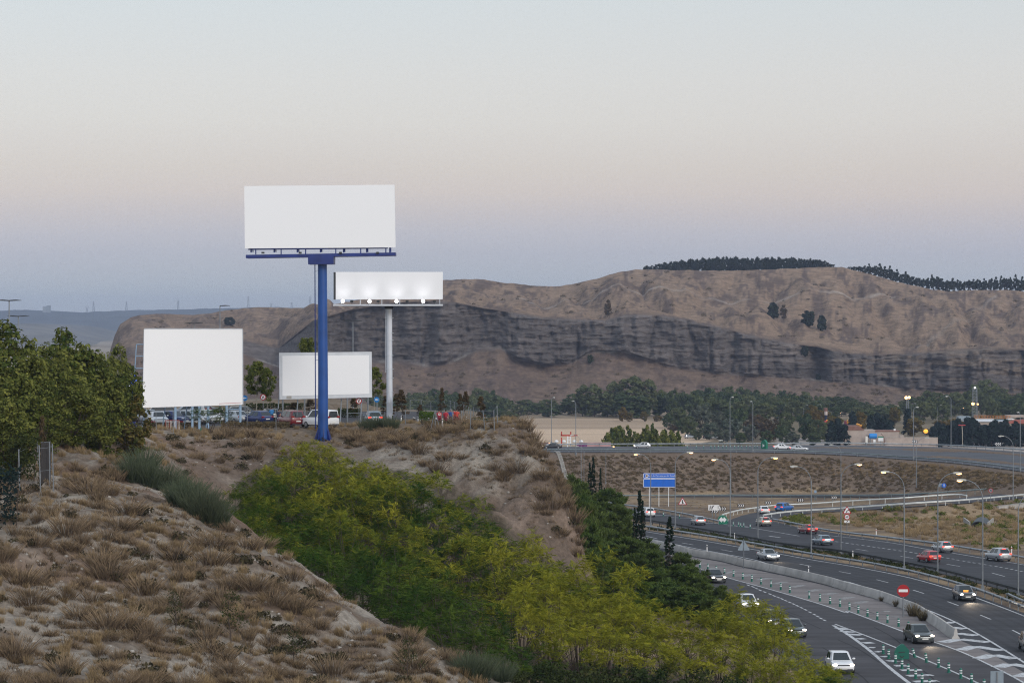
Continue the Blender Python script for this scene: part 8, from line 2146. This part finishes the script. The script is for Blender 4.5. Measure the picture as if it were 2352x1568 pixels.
M['orangerail'] = mat('orange_railing', (.42, .16, .03), .6)
mb = MB()
for y_ in (928, 975):
    a, b = P(*qF(1320, y_), YB + 5) - o, P(*qF(2040, y_ + 6), YB + 5) - o; mb.tube([(a.x, 5, a.z), (b.x, 5, b.z)], .12, 4)
for k in range(26):
    x_ = 1330 + k * 27; a, b = P(*qF(x_, 928), YB + 5) - o, P(*qF(x_ + (14 if k % 2 else -14), 978), YB + 5) - o; mb.tube([(a.x, 5, a.z), (b.x, 5, b.z)], .10, 4)
mb.build('railing', M['orangerail'], t)
p = bld(qF(375, 0)[0], qF(0, 1270)[1], 1020); t = thing('amber_lamp', 'bright amber light under the ochre trees', 'lamp', tuple(p)); zc = P(*qF(375, 1235), 1020).z - p.z
mb = MB(); mb.ball((0, 0, zc), (1.0, .6, .9), 10, 8); mb.build('lamp_globe', mat('amber_glow', (.8, .4, .05), .4, emis=(1, .42, .04), strength=1.3), t, True); mb = MB(); mb.tube([(0, .2, 0), (0, .2, zc)], .12, 6); mb.build('post', M['steel'], t)
p = bld(qF(1080, 0)[0], qF(0, 1530)[1], 985); t = thing('red_topped_post', 'leaning post with a flat red top before the conifer row', 'post', tuple(p)); zc = P(*qF(1075, 1115), 985).z - p.z
mb = MB(); mb.tube([(.4, 0, 0), (.2, 0, zc * .8), (0, 0, zc)], .16, 6); mb.build('shaft', M['barkpale'], t); mb = MB(); mb.box((0, 0, zc), (2.8, 1, .35)); mb.build('red_top', M['slide_red'], t)
# skyline tower and pylons
p = P(q1(415, 0)[0], q1(0, 106)[1], 8950); t = thing('skyline_tower', 'lone twin-slab tower block on the distant plateau', 'building', (p.x, p.y, 50)); h = p.z - 50
mb = MB(); mb.box((6, 0, h / 2), (13, 14, h)); mb.build('tall_slab', mat('tower_facade', (.22, .25, .26), .6), t); mb = MB(); mb.box((-8, 2, h * .46), (15, 14, h * .92)); mb.build('lower_slab', mat('tower_facade_pale', (.26, .29, .30), .6), t)
M['pylon'] = mat('pylon_steel', (.16, .17, .18), .6, .2)
PYL = None
for x, yt, yb, lb_, wide in ((660, 95, 165, 'slim pylon second along the distant plateau', 0), (613, 130, 168, 'broad pylon beside a slim one far off', 1), (892, 95, 155, 'faint pylon above the dip of the distant plateau', 0), (1257, 84, 153, 'dark pylon above the square billboard', 0), (1752, 57, 135, 'tall slim pylon above the brown hill shoulder', 0), (1913, 100, 138, 'broad low pylon above the brown hill', 1), (2058, 100, 138, 'small pylon near the blue column', 0), (2187, 57, 135, 'tall pylon next to the blue column ladder', 0)):
    u, v = qJ(x, yt); p = P(u, v, 8800); g = 62.0; H = p.z - P(u, qJ(x, yb)[1], 8800).z
    t = thing('pylon', lb_, 'pylon', (p.x, p.y, p.z - H - 4), 0, 'power pylons on the skyline'); H += 4
    w = 3.6; top = .8; mb = MB(); r_ = .42
    for sx, sy in ((1, 1), (1, -1), (-1, 1), (-1, -1)): mb.tube([(sx * w, sy * w, 0), (sx * top, sy * top, H * (.72 if wide else 1))], r_, 4)
    for k in range(5):
        z0_, z1_ = H * k / 6, H * (k + 1) / 6; a = w + (top - w) * k / 6; b = w + (top - w) * (k + 1) / 6; mb.tube([(-a, -a, z0_), (b, -b, z1_)], r_ * .6, 3); mb.tube([(a, a, z0_), (-b, b, z1_)], r_ * .6, 3)
    mb.build('lattice', M['pylon'], t)
    mb = MB()
    for z_ in ((.72,) if wide else (.70, .82, .93)):
        l_ = 10 if wide else 5.0; mb.tube([(-l_, 0, H * z_ + 1), (0, 0, H * z_), (l_, 0, H * z_ + 1)], r_ * .8, 3)
        if wide: mb.tube([(-6, 0, H), (0, 0, H * .72), (6, 0, H)], r_ * .8, 3); mb.tube([(-6, 0, H), (6, 0, H)], r_ * .7, 3)
    mb.build('crossarm', M['pylon'], t)
# footpath signpost remnants on the slope edge
for x, y, lb_ in ((290, 600, 'black stump post on the brow of the cut slope'), (680, 620, 'thin dry conical shrub on the very edge of the cut slope')):
    u, v = qG(x, y); X, Yv, Z = hit([u], [v], 150, 300)
    if 'stump' in lb_:
        t = thing('stump_post', lb_, 'post', (float(X[0]), float(Yv[0]), float(Z[0]))); mb = MB(); mb.box((0, 0, .15), (.10, .10, .6)); mb.build('post', M['black'], t); mb = MB(); mb.box((-.05, 0, .40), (.35, .08, .07)); mb.build('crosspiece', M['black'], t)

# ------------------------------------------------------------------ the air between
hz_ = MB(); hz_.box((0, 6000, 45), (16000, 12600, 230))
hm_ = bpy.data.materials.new('evening_haze'); hm_.use_nodes = True
hn, hl_ = hm_.node_tree.nodes, hm_.node_tree.links
hn.clear()
ho = hn.new('ShaderNodeOutputMaterial'); hv = hn.new('ShaderNodeVolumePrincipled')
hv.inputs['Color'].default_value = (.60, .72, .98, 1); hv.inputs['Density'].default_value = .000075; hv.inputs['Anisotropy'].default_value = 0.1
hl_.new(hv.outputs[0], ho.inputs['Volume'])
tag(hz_.build('haze', hm_), 'thin bluish evening haze', None, None, 'stuff')
